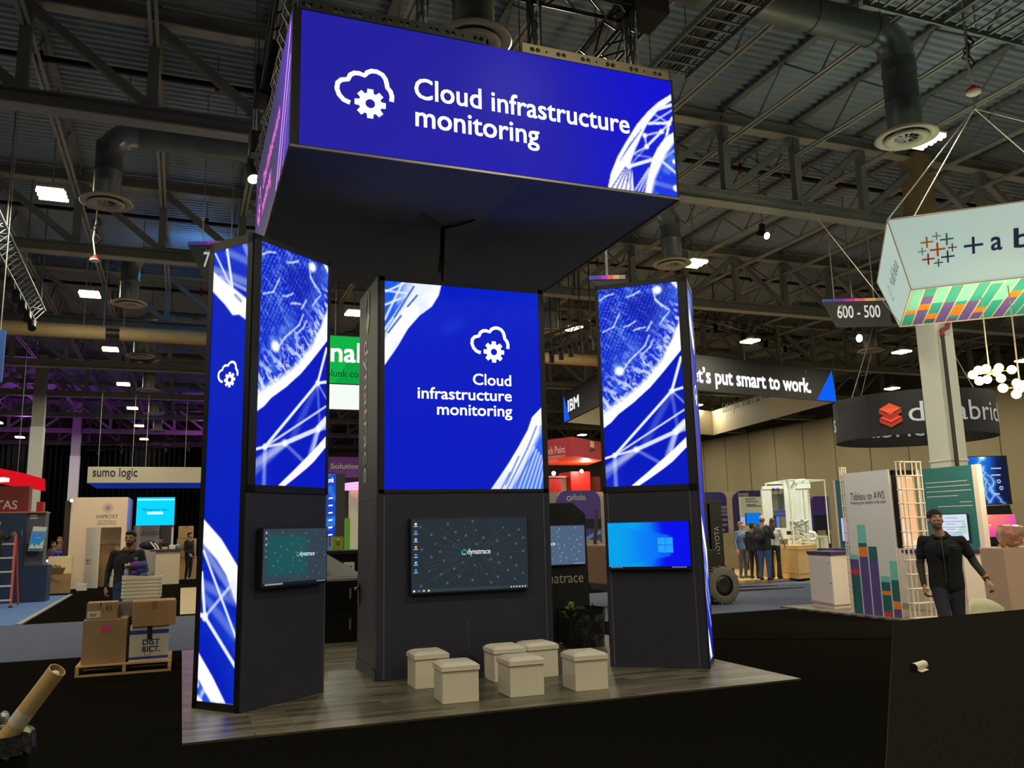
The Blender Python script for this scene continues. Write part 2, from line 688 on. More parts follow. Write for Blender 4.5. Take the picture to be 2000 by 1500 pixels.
def art_centre(U, V):
    A = Art(U, V, (0, 24, 190))
    n = fbm(U, V, 3, 4, 11)
    n3 = fbm(U * .9 + V * .55, V * .55 - U * .9, 4, 3, 4)
    A.mix(sm(V, 1.2, 2.5) * .35 * n, (20, 60, 235))
    T = A.line
    T((.8, 1.95), (.95, 2.05), .01, .14, .14, (60, 120, 255))
    out = ip(V, [(2.506, .707), (2.372, .673), (2.224, .585), (2.105, .434), (1.924, .284), (1.705, .159), (1.468, .004), (1.3, -.2)])
    inn = ip(V, [(2.51, .37), (2.355, .327), (2.198, .242), (2.019, .116), (1.887, .034), (1.801, .003), (1.6, -.12)])
    reg = 1 - sm(U, out - .008, out + .008)
    A.mix(reg, (30, 90, 240))
    A.mix(reg * sm(U, inn - .05, inn + .03), (255, 255, 255))
    A.mix(reg * sm(n, .45, .62) * sm(U, inn - .25, inn), (235, 243, 255))
    for a, b in [((.02, 2.37), (.25, 2.5)), ((.0, 2.02), (.22, 2.5)), ((.0, 1.9), (.33, 2.4)), ((0, 2.38), (.4, 2.36)), ((.02, 1.85), (.3, 2.3)), ((.0, 2.2), (.2, 2.3))]:
        T(a, b, .014, .012, .9)
    for a, b in [((.12, 2.06), (.36, 2.46)), ((.04, 1.86), (.2, 2.08)), ((.28, 2.2), (.4, 2.35))]:
        T(a, b, .012, .01, .8, (20, 60, 190))
    o2 = ip(V, [(0, 1.31), (.195, 1.458), (.321, 1.55), (.534, 1.69), (.729, 1.809), (.892, 1.872), (1.015, 1.998), (1.2, 2.2)])
    i2 = ip(V, [(0, 1.587), (.154, 1.681), (.366, 1.8), (.537, 1.896), (.689, 1.982), (.776, 2.0), (1.0, 2.2)])
    r2 = sm(U, o2 - .008, o2 + .008)
    A.mix(r2, (40, 100, 240))
    A.mix(r2 * (1 - sm(U, i2 - .06, i2 + .05)), (255, 255, 255))
    for k in range(9):
        a = 1.50 + .055 * k
        T((a, 0), (1.80 + .03 * k, .62 - .035 * k), .010, .016, .75)
    for a, b in [((1.52, 0), (1.8, .5)), ((1.6, 0), (1.88, .45)), ((1.5, .05), (1.68, .4)), ((1.44, .0), (1.56, .2)), ((1.8, .5), (1.93, .78))]:
        T(a, b, .01, .01, .6, (30, 70, 200))
    A.mix(r2 * (1 - sm(V, 0, .35)) * .4 * n, (120, 160, 250))
    return A.lin()


def art_header(U, V):
    A = Art(U, V, (32, 28, 158))
    n = fbm(U, V, 1.2, 4, 2)
    A.mix(sm(U, 2.2, 4.4) * .9, (0, 0, 214))
    A.mix(sm(.9 - V, 0, .9) * sm(U, .2, 2.2) * (1 - sm(U, 2.0, 3.2)) * .35, (16, 8, 190))
    A.mix((n - .5) * .5, (52, 52, 190))
    A.dot((2.35, 1.02), .05, .75, .22, (92, 92, 190))
    o1 = ip(V, [(-.02, 3.496), (.184, 3.547), (.407, 3.648), (.603, 3.766), (.859, 3.931), (1.033, 4.078), (1.195, 4.243), (1.329, 4.427), (1.4, 4.6)])
    i1 = ip(V, [(0, 3.84), (.125, 3.76), (.3, 3.785), (.469, 3.86), (.718, 3.985), (.899, 4.08), (1.093, 4.24), (1.243, 4.422), (1.4, 4.7)])
    A.mix(sm(U, i1 - .02, i1 + .02) * .5, (10, 40, 225))
    A.mix(sm(U, o1 - .008, o1 + .008) * (1 - sm(U, i1 - .012, i1 + .012)), (255, 255, 255))
    T = A.line
    nd = [(4.027, .726), (4.265, .814), (4.045, .585), (3.793, .3), (4.377, .941)]
    for a, b, w_, al in [(nd[0], nd[1], .012, .8), (nd[1], nd[2], .02, .9), (nd[0], nd[2], .012, .8), (nd[1], nd[4], .014, .9), (nd[4], (4.07, .89), .024, 1),
                         (nd[4], (4.32, .72), .024, 1), (nd[4], (4.43, 1.02), .024, 1), (nd[4], (4.163, 1.03), .010, .7), ((4.1, .88), (4.43, 1.12), .010, .8),
                         ((4.14, 1.06), (4.43, 1.19), .03, 1), (nd[3], (4.11, .43), .03, 1), (nd[3], (3.82, 0), .05, 1), (nd[3], (4.0, .9), .010, .8),
                         (nd[2], (3.83, .45), .010, .8), (nd[3], (4.25, .82), .008, .5), (nd[3], (3.7, .1), .014, .9), (nd[3], (3.62, 0), .014, .8),
                         ((3.83, .46), (4.12, .455), .008, .5), ((3.85, 0), (4.06, .31), .012, .8), ((3.9, 0), (4.07, .3), .012, .8), ((3.95, 0), (4.08, .28), .01, .7)]:
        T(a, b, w_, .012, al)
    for k in range(6):
        T((3.55 + .06 * k, .0), (3.74 + .02 * k, .28), .008, .008, .7, (20, 40, 190))
    for k in range(4):
        T((3.68 + .04 * k, .36 + .06 * k), (3.84 + .05 * k, .62 + .06 * k), .006, .008, .5, (60, 90, 200))
    for p in nd:
        A.dot(p, .022, .02)
    o2 = ip(V, [(0, 3.988), (.257, 4.053), (.445, 4.114), (.588, 4.191), (.737, 4.304), (.833, 4.432), (.9, 4.6)])
    i2 = ip(V, [(0, 4.065), (.185, 4.117), (.413, 4.233), (.556, 4.311), (.651, 4.386), (.707, 4.424), (.9, 4.7)])
    A.mix(sm(U, o2 - .008, o2 + .008) * .85, (24, 60, 228))
    A.mix(sm(U, i2, i2 + .1) * sm(fbm(U, V, 9, 3, 8), .5, .7) * .5, (130, 170, 250))
    A.mix(sm(U, o2 - .008, o2 + .008) * (1 - sm(U, i2 - .01, i2 + .05)), (255, 255, 255))
    T((4.26, .42), (4.43, .31), .022, .012, .9)
    T((4.08, .3), (4.43, .6), .008, .02, .5)
    T((4.05, .15), (4.43, .11), .02, .04, .3)
    A.dot((4.42, .11), .03, .02)
    A.dot((4.42, .45), .02, .02)
    return A.lin()


def art_header_side(U, V):
    """the same picture seen from beside, where the LEDs shift to violet"""
    A = Art(U, V, (58, 46, 92))
    A.mix(sm(U, 2.4, 4.5) * .9, (70, 40, 190))
    T = A.line
    T((3.2, .02), (4.38, 1.36), .05, .04, 1, (255, 160, 255))
    T((3.5, .02), (4.42, 1.0), .04, .03, 1, (250, 180, 255))
    T((3.9, .02), (4.44, .7), .02, .03, .8, (190, 140, 255))
    return A.lin()


CLOUD = [(1.206, 1.678), (1.151, 1.697), (1.112, 1.738), (1.093, 1.79), (1.1, 1.845), (1.13, 1.876), (1.187, 1.892), (1.205, 1.935), (1.24, 1.96), (1.285, 1.964),
         (1.328, 1.952), (1.352, 1.985), (1.39, 2.006), (1.437, 2.008), (1.485, 1.988), (1.513, 1.95), (1.524, 1.905), (1.53, 1.872), (1.556, 1.845), (1.57, 1.80), (1.566, 1.748)]


def icon(mb, F, cx, cy, k, m, off=.005):
    """cloud outline with a cog; 1.38, 1.698 is the cog centre in the drawing"""
    P = [(cx + (u - 1.38) * k, cy + (v - 1.698) * k) for u, v in CLOUD]
    mb.fpath(F, P, .042 * k, off, m)
    n = 8
    pts, inn = [], []
    for i in range(n):
        a = 2 * PI * i / n + PI / 2
        for da, r in ((-.30, .100), (-.19, .138), (.19, .138), (.30, .100)):
            pts.append((cx + r * k * math.cos(a + da), cy + r * k * math.sin(a + da)))
            inn.append((cx + .042 * k * math.cos(a + da * 1.25), cy + .042 * k * math.sin(a + da * 1.25)))
    N = len(pts)
    vs = [F.p(*q, off + .001) for q in pts + inn]
    mb.add(vs, [(i, (i + 1) % N, N + (i + 1) % N, N + i) for i in range(N)], m)


def hexlogo(mb, F, cx, cy, r, off, names=((40, 120, 220), (70, 200, 120), (150, 215, 60), (60, 90, 200), (90, 170, 60))):
    """faceted ring mark in blue and green"""
    ang = [PI / 2 + 2 * PI * i / 5 for i in range(5)]
    for i in range(5):
        a, b = ang[i], ang[(i + 1) % 5]
        q = [(cx + r * math.cos(a), cy + r * math.sin(a)), (cx + r * math.cos(b), cy + r * math.sin(b)),
             (cx + .52 * r * math.cos(b + .25), cy + .52 * r * math.sin(b + .25)), (cx + .52 * r * math.cos(a + .25), cy + .52 * r * math.sin(a + .25))]
        mb.fpoly(F, q, off, glow('mark_%d_%d_%d' % names[i], names[i], .8))
# ================================================================== the hall
M_STEEL = mat('grey_steel', (124, 126, 122), .55, .0, vary=.12, vscale=1.5)
M_STEEL2 = mat('pale_steel', (160, 160, 148), .5, .0, vary=.1, vscale=1.5)
M_DECK = mat('roof_deck', (150, 162, 170), .6, .0, vary=.15, vscale=.4)
M_GALV = mat('galvanised_sheet', (118, 126, 124), .45, .25, vary=.2, vscale=2.5)
M_BLACK = mat('black_metal', (20, 19, 18), .5, .3)
M_DARK = mat('dark_steel', (48, 46, 43), .5, .3)
M_WHITE = mat('white_paint', (206, 200, 188), .55, vary=.04)
M_CARPET = mat('black_carpet', (22, 20, 17), .95, vary=.6, vscale=60, bump=.6, bscale=260, spec=.0)
M_AISLE = mat('grey_blue_carpet', (88, 94, 112), .95, vary=.2, vscale=14, bump=.4, bscale=220, spec=.1)
M_BLUEC = mat('blue_carpet', (92, 122, 172), .95, vary=.12, vscale=14, bump=.4, bscale=220, spec=.1)

HX0, HX1, HY0, HY1, HZ = -22.0, 41.0, -20.0, 71.0, 11.1

mb = MB()
mb.box(HX0, HX1, HY0, HY1, -.2, 0, M_CARPET)
mb.build('floor', kind='structure', label='black carpet of the exhibition hall floor')

# corrugated roof deck, ribs running across
mb = MB()
ys = []
y = HY0
while y < HY1:
    ys += [(y, 0), (y + .07, 0), (y + .10, .055), (y + .17, .055)]
    y += .2
vs = []
for yy, dz in ys:
    vs += [(HX0, yy, HZ + dz), (HX1, yy, HZ + dz)]
mb.add(vs, [(2 * i, 2 * i + 1, 2 * i + 3, 2 * i + 2) for i in range(len(ys) - 1)], M_DECK)
mb.box(HX0, HX1, HY0, HY1, HZ + .12, HZ + .3, M_DECK)
mb.build('ceiling', kind='structure', label='dark corrugated steel roof deck')

# walls
M_PART = mat('beige_partition', (172, 158, 122), .8, vary=.05, vscale=.5)
M_UPW = mat('upper_wall', (92, 84, 74), .85, vary=.1, vscale=.4)
mb = MB()
mb.box(HX1, HX1 + .3, HY0, HY1, 0, 8.8, M_PART)
mb.box(HX1 - .06, HX1 + .3, HY0, HY1, 8.8, 9.0, M_UPW)
mb.box(HX1 + .05, HX1 + .3, HY0, HY1, 9.0, HZ, M_UPW)
for k in range(29):
    mb.box(HX1 - .012, HX1, HY0 + 3.1 * k, HY0 + 3.1 * k + .05, 0, 8.8, M_DARK if k % 4 == 0 else M_UPW)
mb.build('wall_right', kind='structure', label='tall beige folding partition wall')
mb = MB()
mb.box(HX0, HX1, HY1, HY1 + .3, 0, HZ, M_UPW)
mb.build('wall_back', kind='structure')
mb = MB()
mb.box(HX0 - .3, HX0, HY0, HY1, 0, HZ, M_UPW)
mb.build('wall_left', kind='structure')

# black drape before the back wall
mb = MB()
M_DRAPE = mat('black_velour', (9, 9, 12), .95, spec=.05)
n = 420
vs = []
for i in range(n + 1):
    x = -21 + 30 * i / n
    yy = 68.5 + .16 * math.sin(i * 1.3)
    vs += [(x, yy, 0.0), (x, yy, 8.5)]
mb.add(vs, [(2 * i, 2 * i + 2, 2 * i + 3, 2 * i + 1) for i in range(n)], M_DRAPE)
tag(mb.build('black_drape'), 'tall black curtain closing off the far end of the hall', 'curtain')

# carpets and floors
def slab(name, pts, z, m, label, z0=0.0):
    mb = MB()
    F = Fr((0, 0, 0), (1, 0, 0), (0, 1, 0))
    mb.fprism(F, pts, z0, z, m)
    return mb.build(name, kind='structure', label=label, loc=(pts[0][0], pts[0][1], z0))

slab('floor_aisle', [(-21, 13.72), (11.3, 13.9), (11.3, 14.3), (40, 14.4), (40, 20.6), (14.8, 20.6), (8.8, 19.9), (-21, 19.75)], .006, M_AISLE, 'grey blue carpet of the cross aisle')
slab('floor_blue', [(-21, 19.76), (-3.0, 19.76), (-3.15, 29.8), (-21, 29.8)], .012, M_BLUEC, 'bright blue booth carpet')
mb = MB()
mb.beam((-2.97, 19.76, .02), (-3.12, 29.8, .02), .1, .03, mat('carpet_edge', (150, 148, 140), .7))
mb.build('trim_1', kind='structure')
FX0, FX1, FY0, FY1 = .0686, 6.1686, 7.5864, 13.6864
M_PLANK = wood_mat('booth_planks', (120, 112, 88), (66, 60, 44), .36, w=.9, h=.12, dirty=.4)
slab('floor_booth', [(FX0, FY0), (FX1, FY0), (FX1, FY1), (FX0, FY1)], .018, M_PLANK, 'grey brown plank flooring under the LED booth')
M_PALEW = wood_mat('pale_planks', (206, 184, 140), (186, 160, 116), .45)
slab('floor_wood', [(.03, 20.2), (8.6, 20.2), (8.6, 31), (.03, 31)], .018, M_PALEW, 'pale plank booth flooring')
slab('floor_platform', [(14.7, 20.72), (24, 20.9), (24, 31), (14.7, 31)], .08, wood_mat('yellow_planks', (214, 180, 116), (200, 164, 98), .5), 'pale wooden platform of the lit booth')
slab('floor_grey_wood', [(11.17, 3), (11.17, 14.2), (24, 14.2), (24, 3)], .03, wood_mat('grey_planks', (132, 122, 108), (112, 102, 90), .5), 'grey plank booth flooring')
mb = MB()
mb.beam((FX1 + .05, 11.4, .004), (11.1, 8.6, .004), .02, .006, mat('carpet_seam', (6, 6, 6), .95, spec=0.0))
mb.build('trim_2', kind='structure')

# columns
for cx in (-6.8, 17.02):
    for cy in (15, 30.8, 46.6, 62.4):
        mb = MB()
        wd = .58 if cx > 0 else .58
        c2 = wd / 2
        mb.box(cx - c2, cx + c2, cy - c2, cy + c2, 0, 7.2, mat('column_white', (206, 210, 204), .5, vary=.03))
        mb.box(cx - c2 * .92, cx + c2 * .92, cy - c2 * .92, cy + c2 * .92, 7.2, 10.8, M_STEEL2 if cx < 0 else mat('tan_column', (150, 124, 92), .7, vary=.08))
        mb.box(cx - c2 - .02, cx + c2 + .02, cy - c2 - .02, cy + c2 + .02, 3.0, 3.06, M_WHITE)
        mb.build('column', kind='structure', bev=.02)

cp = thing('conduit_pipe', 'dark conduit pipe with a red valve running down the right white column', 'pipe', (17.2, 14.6, 0))
_n = Vector((0, -.3, 0))
mb = MB()
_a, _b = aY(1842, 655, 14.62), aY(1868, 905, 14.62)
mb.cyl((_a.x, 14.64, _a.z), (_a.x, 14.64, 0), .045, mat('conduit_dark', (46, 44, 46), .5), n=10)
mb.build('conduit', cp)
mb = MB()
mb.tube([(_a.x, 14.64, _a.z), (_a.x, 14.64, _a.z + .12), (_a.x + .14, 14.6, _a.z + .2), (_a.x + .2, 14.6, _a.z + .36), (_a.x + .34, 14.6, _a.z + .44)], .06, mat('valve_red', (140, 62, 50), .5), 8)
mb.build('valve', cp)

# trusses: one every 7.9 m, Pratt panels of 2 m
TRY = [15 + 7.9 * k for k in range(-1, 8)]
XP = [-6.8 + 2 * k for k in range(-7, 24)]
for ty in TRY:
    t = structure('roof_truss', (0, ty, 8.75), 'deep steel roof truss running across the hall')
    mb = MB()
    mb.box(HX0, HX1, ty - .15, ty + .15, 8.75, 8.78, M_STEEL2)
    mb.box(HX0, HX1, ty - .012, ty + .012, 8.78, 9.02, M_STEEL)
    mb.box(HX0, HX1, ty - .15, ty + .15, 9.02, 9.05, M_STEEL)
    mb.build('bottom_chord', t)
    mb = MB()
    mb.box(HX0, HX1, ty - .14, ty + .14, 10.66, 10.69, M_STEEL2)
    mb.box(HX0, HX1, ty - .012, ty + .012, 10.69, 10.9, M_STEEL)
    mb.box(HX0, HX1, ty - .14, ty + .14, 10.9, 10.93, M_STEEL)
    mb.build('top_chord', t)
    mb = MB()
    for i, x in enumerate(XP):
        mb.box(x - .09, x + .09, ty - .09, ty + .09, 9.05, 10.66, M_STEEL)
        if i < len(XP) - 1:
            ph = (x + 6.8) % 23.75
            a, b = ((x, 10.66), (x + 2, 9.05)) if ph < 11.8 else ((x, 9.05), (x + 2, 10.66))
            mb.beam((a[0], ty, a[1]), (b[0], ty, b[1]), .15, .15, M_STEEL)
    mb.build('truss_web', t)

# joists along the hall, 2 m apart
for x in [-16.8 + 2 * k for k in range(27)]:
    t = structure('roof_joist', (x, 0, 10.2), 'open web steel joist running along the hall')
    mb = MB()
    for s in (-.055, .055):
        mb.box(x + s - .03, x + s + .03, 4, 70.9, 10.2, 10.215, M_STEEL2)
        mb.box(x + s * .5 - .005, x + s * .5 + .005, 4, 70.9, 10.215, 10.27, M_STEEL2)
    mb.build('bottom_chord', t)
    mb = MB()
    mb.box(x - .08, x + .08, 4, 70.9, 11.0, 11.05, M_STEEL)
    y = 4.0
    up = True
    while y < (70 if x < 24 else 45):
        mb.beam((x, y, 10.23 if up else 11.02), (x, y + .98, 11.02 if up else 10.23), .035, .035, M_STEEL)
        up = not up
        y += .98
    mb.build('joist_web', t)

# cross bracing pipes
PIPES = [(16.4, 10.45, .06, 'black', 'black sprinkler pipe under the roof, nearest of the three'), (24.3, 10.45, .055, 'black', 'black sprinkler pipe under the roof, middle of the three'),
         (31.6, 10.45, .055, 'black', 'black sprinkler pipe under the roof, farthest of the three')]
for y, z, r, c, lb in PIPES:
    mb = MB()
    mb.cyl((HX0 + .1, y, z), (HX1 - .2, y, z), r, M_BLACK, n=8)
    red = mat('red_fitting', (150, 40, 24), .5)
    for k in range(12):
        x = -9 + 3.1 * k
        mb.cyl((x, y, z - .12), (x, y, z + .14), .05, red, n=8)
        mb.cyl((x, y, z + .1), (x, y, HZ - .01), .012, M_STEEL, n=6)
    tag(mb.build('sprinkler_pipe'), lb, 'pipe', 'sprinkler pipes')

t = thing('insulated_pipe', 'thick beige wrapped pipe hung under the roof beyond the header', 'pipe', (0, 30.2, 8.3))
mb = MB()
bg = mat('beige_wrap', (168, 146, 100), .7, vary=.08)
for a, b in ((HX0, -2.62), (-2.2, 26)):
    mb.cyl((a, 30.2, 8.42), (b, 30.2, 8.42), .24, bg, n=16)
mb.build('wrap', t)
mb = MB()
mb.cyl((-2.62, 30.2, 8.42), (-2.2, 30.2, 8.42), .15, M_DARK, n=12)
mb.build('bare_joint', t)
for x in (-3.3, -2.7, -2.1, 2, 8, 14):
    mb = MB()
    mb.cyl((x, 30.2, 8.2), (x, 30.2, HZ), .02, M_STEEL2, n=6)
    mb.build('hanger', t)

# ------------------------------------------------------------------ high-bay lamps, an 8 m grid
M_TUBE = glow('lamp_tube', (255, 226, 150), 16.0)
ROWS = [(-10.84, 'far left'), (-2.87, 'left'), (5.06, 'centre'), (13.1, 'right of the header'), (20.93, 'over the white booth'), (28.85, 'over the chandeliers'), (36.3, 'along the beige wall')]
ORD = ['first', 'second', 'third', 'fourth', 'fifth', 'sixth', 'seventh', 'eighth', 'ninth', 'tenth']
lamp0 = None
LAMPS = []
for x, nm in ROWS:
    for j in range(-1, 8):
        y = 11.3 + 7.95 * j
        if y < 8 and x > 22 or y > 64 and x > 0:
            continue
        LAMPS.append((x, y, nm, j))
cnt = {}
for x, y, nm, j in LAMPS:
    cnt[nm] = cnt.get(nm, 0) + 1
    lab = 'lit high-bay lamp, %s from the front of the %s row' % (ORD[cnt[nm] - 1], nm) if nm in ('far left', 'left', 'centre') else 'lit high-bay lamp, %s from the front of the row %s' % (ORD[cnt[nm] - 1], nm)
    if lamp0 is None:
        lamp0 = thing('high_bay_lamp', lab, 'ceiling lamp', (x, y, 8.9), 0, 'high-bay lamps')
        q = L(lamp0)
        q.box(-.26, .26, -.33, .33, .03, .08, M_WHITE)
        q.box(-.1, .1, -.15, .15, .08, .2, M_WHITE)
        q.build('housing', lamp0, bev=.01)
        q = L(lamp0)
        for k in range(6):
            yy = -.275 + .11 * k
            q.cyl((-.25 - .03 * (k % 2), yy, 0), (.25 + .03 * (k % 2), yy, 0), .036, M_TUBE, n=8)
        q.build('tubes', lamp0)
        q = L(lamp0)
        q.cyl((0, 0, .2), (0, 0, 2.2), .015, M_STEEL, n=6)
        q.build('stem', lamp0)
    else:
        dup(lamp0, (x, y, 8.9), None, lab)
ld = bpy.data.lights.new('high_bay_light', 'AREA')
ld.shape = 'RECTANGLE'
ld.size, ld.size_y = .5, .65
ld.energy = LAMP_W
ld.color = LAMP_C
for x, y, nm, j in LAMPS + [(a, b, '', 0) for a in (-10.8, -2.87, 5.06, 13.1, 20.9) for b in (-12.5, -4.6)]:
    lo = bpy.data.objects.new('high_bay_light', ld)
    lo.location = (x, y, 8.83)
    COL.objects.link(lo)

# ------------------------------------------------------------------ air ducts: run, elbow, drop, round diffuser
def duct(x, y, zt, side, run, lab, k=1.0):
    t = thing('air_duct', lab, 'air duct', (x, y, 8.25), 0, 'air ducts')
    r = .34 * k
    mb = L(t)
    mb.lathe([(r, .1), (r, .62), (r + .012, .63), (r + .012, .67), (r, .68), (r, 1.2), (r + .012, 1.21), (r + .012, 1.25), (r, 1.26), (r, zt - 8.25 - .5)], (0, 0, 0), M_GALV, 24)
    mb.build('drop', t)
    mb = L(t)
    zz = zt - 8.25
    pts = [(side * .5 * (1 - math.cos(a)), 0, zz - .5 + .5 * math.sin(a)) for a in [PI / 2 * i / 5 for i in range(6)]]
    mb.tube(pts, r, mat('bright_duct', (150, 156, 158), .3, .5), 20)
    mb.build('elbow', t)
    mb = L(t)
    mb.cyl((side * .3, 0, zz), (side * .3, 0, HZ - 8.25), .012, M_STEEL, n=6)
    mb.build('hanger_rod', t)
    if run:
        mb = L(t)
        mb.tube([(side * .5, 0, zz), (side * (.5 + run), 0, zz)], r, M_GALV, 20)
        for i in range(int(run / 1.3)):
            xx = side * (.6 + 1.3 * i)
            mb.tube([(xx, 0, zz), (xx + .05, 0, zz)], r + .014, M_GALV, 20)
        mb.build('run', t)
        for e in (.3, run * .9):
            mb = L(t)
            mb.cyl((side * (.5 + e), 0, zz), (side * (.5 + e), 0, HZ - 8.25), .012, M_STEEL, n=6)
            mb.build('hanger_rod', t)
    mb = L(t)
    wm = mat('diffuser_enamel', (176, 164, 142), .5)
    mb.lathe([(r, .12), (r + .10, .1), (r + .22, .03), (r + .24, 0), (r + .20, -.02), (r + .06, .02), (r + .02, .06)], (0, 0, 0), wm, 32)
    mb.lathe([(r + .05, .0), (r + .09, -.03), (r + .02, -.06), (r - .06, -.03), (r - .09, 0)], (0, 0, 0), wm, 32)
    mb.build('diffuser_ring', t)
    mb = L(t)
    for i in range(9):
        a = 2 * PI * i / 9
        mb.beam((.05 * math.cos(a), .05 * math.sin(a), -.01), ((r - .05) * math.cos(a), (r - .05) * math.sin(a), .0), .05, .012, M_STEEL2, up=(.5 * math.sin(a), -.5 * math.cos(a), .8))
    mb.lathe([(.0, -.03), (.06, -.02), (.06, .03), (0, .04)], (0, 0, 0), M_STEEL2, 12)
    mb.lathe([(r, .1), (0, .1)], (0, 0, 0), M_BLACK, 16)
    mb.build('diffuser_vanes', t)
    return t

LN = ['nearest', 'second', 'third', 'fourth', 'fifth', 'sixth']
for i, y in enumerate([17.66, 25.5, 33.0, 40.7, 48.5, 56]):
    duct(-1.67, y, 9.75, 1, 4.2, '%s air duct drop in the column left of the header' % LN[i], .75)
for i, (x, y) in enumerate([(11.55, 10.3), (11.4, 17.73), (11.4, 25.4), (11.4, 33.2), (11.4, 41)]):
    duct(x, y, 10.2 if i == 0 else 9.75, -1, 5.0 if i == 0 else 2.5, '%s air duct drop in the column right of the header' % LN[i], (.84 if i == 0 else .75))
duct(3.46, 9.99, 10.5, -1, 0, 'air duct drop with a round diffuser just above the header screen', .85)
for i, (x, y) in enumerate([(24.9, 25.0), (24.9, 33), (24.9, 41)]):
    duct(x, y, 9.75, -1, 3, '%s air duct drop above the black ring sign' % LN[i], .75)

# ------------------------------------------------------------------ cable trays
def ladder_tray(lab, p, q, wd, nr, cables):
    p, q = Vector(p), Vector(q)
    d = (q - p).normalized()
    s = Vector((-d.y, d.x, 0)) * wd / 2
    t = thing('cable_tray', lab, 'cable tray', p)
    mb = MB()
    for e in (-1, 1):
        mb.beam(p + s * e, q + s * e, .03, .1, M_GALV)
    mb.build('side_rails', t)
    mb = MB()
    for i in range(nr):
        c = p.lerp(q, (i + .5) / nr)
        mb.beam(c - s, c + s, .045, .025, M_GALV)
    mb.build('rungs', t)
    mb = MB()
    rs = random.Random(int(p.x * 10))
    for i in range(cables):
        o = s * rs.uniform(-.85, .85)
        mb.tube([p.lerp(q, k / 6) + o + s * rs.uniform(-.06, .06) + Vector((0, 0, .04 + rs.uniform(0, .05))) for k in range(7)], .016, mat('grey_cable', (120, 118, 112), .6) if i % 3 else M_BLACK, 5)
    if cables:
        mb.build('cables', t)
    mb = MB()
    for i in range(int((q - p).length / 2) + 1):
        c = p + d * (2.0 * i + .3)
        for e in (-1, 1):
            mb.cyl(c + s * e, Vector((c.x + s.x * e, c.y + s.y * e, HZ)), .01, M_STEEL, n=5)
    mb.build('hanger_rods', t)
    return t

ladder_tray('ladder cable tray full of cables above the right end of the header', (7.45, 3.0, 9.3), (7.45, 11.4, 9.3), .75, 34, 16)
ladder_tray('empty ladder cable tray crossing the top right of the hall', (9.2, 8.25, 9.3), (16.5, 8.25, 9.3), .9, 30, 0)
# ================================================================== the LED booth
M_BODY = mat('charcoal_panel', (50, 50, 62), .5, vary=.06, vscale=3, spec=.35)
M_TRIM = mat('led_bezel', (17, 16, 18), .45)
M_SEAM = mat('aluminium_seam', (140, 134, 124), .4, .6)
M_FABRIC_COOL_LIT = mat('black_fabric_cool_lit', (94, 106, 134), .9, vary=.08, vscale=2, spec=.1)  # right half of the underside, cooler LED light put into the fabric colour
M_FABRIC_WARM_LIT = mat('black_fabric_warm_lit', (106, 112, 122), .9, vary=.08, vscale=2, spec=.1)  # left half, same fabric with the warmer light painted into its colour
W5 = WHITE_LED

# ---- hanging LED header
BX0, BX1, BY0, BY1, BZ0, BZ1 = .8503, 5.402, 8.1615, 12.725, 5.494, 7.044
hd = thing('hanging_led_header', 'huge square overhead LED sign reading Cloud infrastructure monitoring', 'hanging sign', ((BX0 + BX1) / 2, (BY0 + BY1) / 2, BZ0))
F = Fr((BX0 + .09, BY0 - .004, BZ0 + .026), (1, 0, 0))
mb = MB()
mb.grid(F, 4.43, 1.5, 296, 101, art_header)
icon(mb, F, *F.uv(723, 203), 1.22, W5)
a, b = F.uv(810, 191), F.uv(1229, 257)
mb.ftext(F, 'Cloud infrastructure', a[0], .715, W5, width=b[0] - a[0], h=.345, bold=.014)
a, b = F.uv(812, 240), F.uv(1053, 282)
mb.ftext(F, 'monitoring', a[0], .395, W5, width=b[0] - a[0], h=.345, bold=.014)
mb.build('front_screen', hd)
F2 = Fr((BX0 - .004, BY1 - .05, BZ0 + .026), (0, -1, 0))
mb = MB()
mb.grid(F2, 4.46, 1.5, 150, 51, art_header_side)
MAG = glow('violet_led_lettering', (252, 130, 235), 1.0)
icon(mb, F2, .8, .62, 1.22, MAG)
mb.ftext(F2, 'Cloud infrastructure', 1.3, .78, MAG, width=2.2, h=.33, bold=.014)
mb.ftext(F2, 'monitoring', 1.3, .42, MAG, width=1.25, h=.33, bold=.014)
mb.build('side_screen', hd)
F3 = Fr((BX1 + .004, BY0 + .05, BZ0 + .026), (0, 1, 0))
mb = MB()
mb.grid(F3, 4.46, 1.5, 90, 31, art_header_side)
mb.build('side_screen', hd)
F4 = Fr((BX1 - .05, BY1 + .004, BZ0 + .026), (-1, 0, 0))
mb = MB()
mb.grid(F4, 4.43, 1.5, 90, 31, art_header)
mb.build('back_screen', hd)
mb = MB()
for x, y in ((BX0, BY0), (BX1 - .05, BY0), (BX0, BY1 - .05), (BX1 - .05, BY1 - .05)):
    wd = .09 if (x == BX0 and y == BY0) else .05
    mb.box(x, x + wd, y, y + .05, BZ0, BZ1, M_TRIM)
mb.box(BX0 + .05, BX1 - .05, BY0 + .02, BY0 + .10, BZ0 + .02, BZ1 - .01, M_TRIM)
mb.box(BX0 + .05, BX1 - .05, BY1 - .10, BY1 - .02, BZ0 + .02, BZ1 - .01, M_TRIM)
mb.box(BX0 + .02, BX0 + .10, BY0 + .1, BY1 - .1, BZ0 + .02, BZ1 - .01, M_TRIM)
mb.box(BX1 - .10, BX1 - .02, BY0 + .1, BY1 - .1, BZ0 + .02, BZ1 - .01, M_TRIM)
mb.build('cabinet_frame', hd)
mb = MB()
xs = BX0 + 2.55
mb.box(BX0 + .01, xs, BY0 + .01, BY1 - .01, BZ0 + .003, BZ0 + .018, M_FABRIC_WARM_LIT)
mb.box(xs + .006, BX1 - .01, BY0 + .01, BY1 - .01, BZ0 + .003, BZ0 + .018, M_FABRIC_COOL_LIT)
mb.build('underside_fabric', hd)
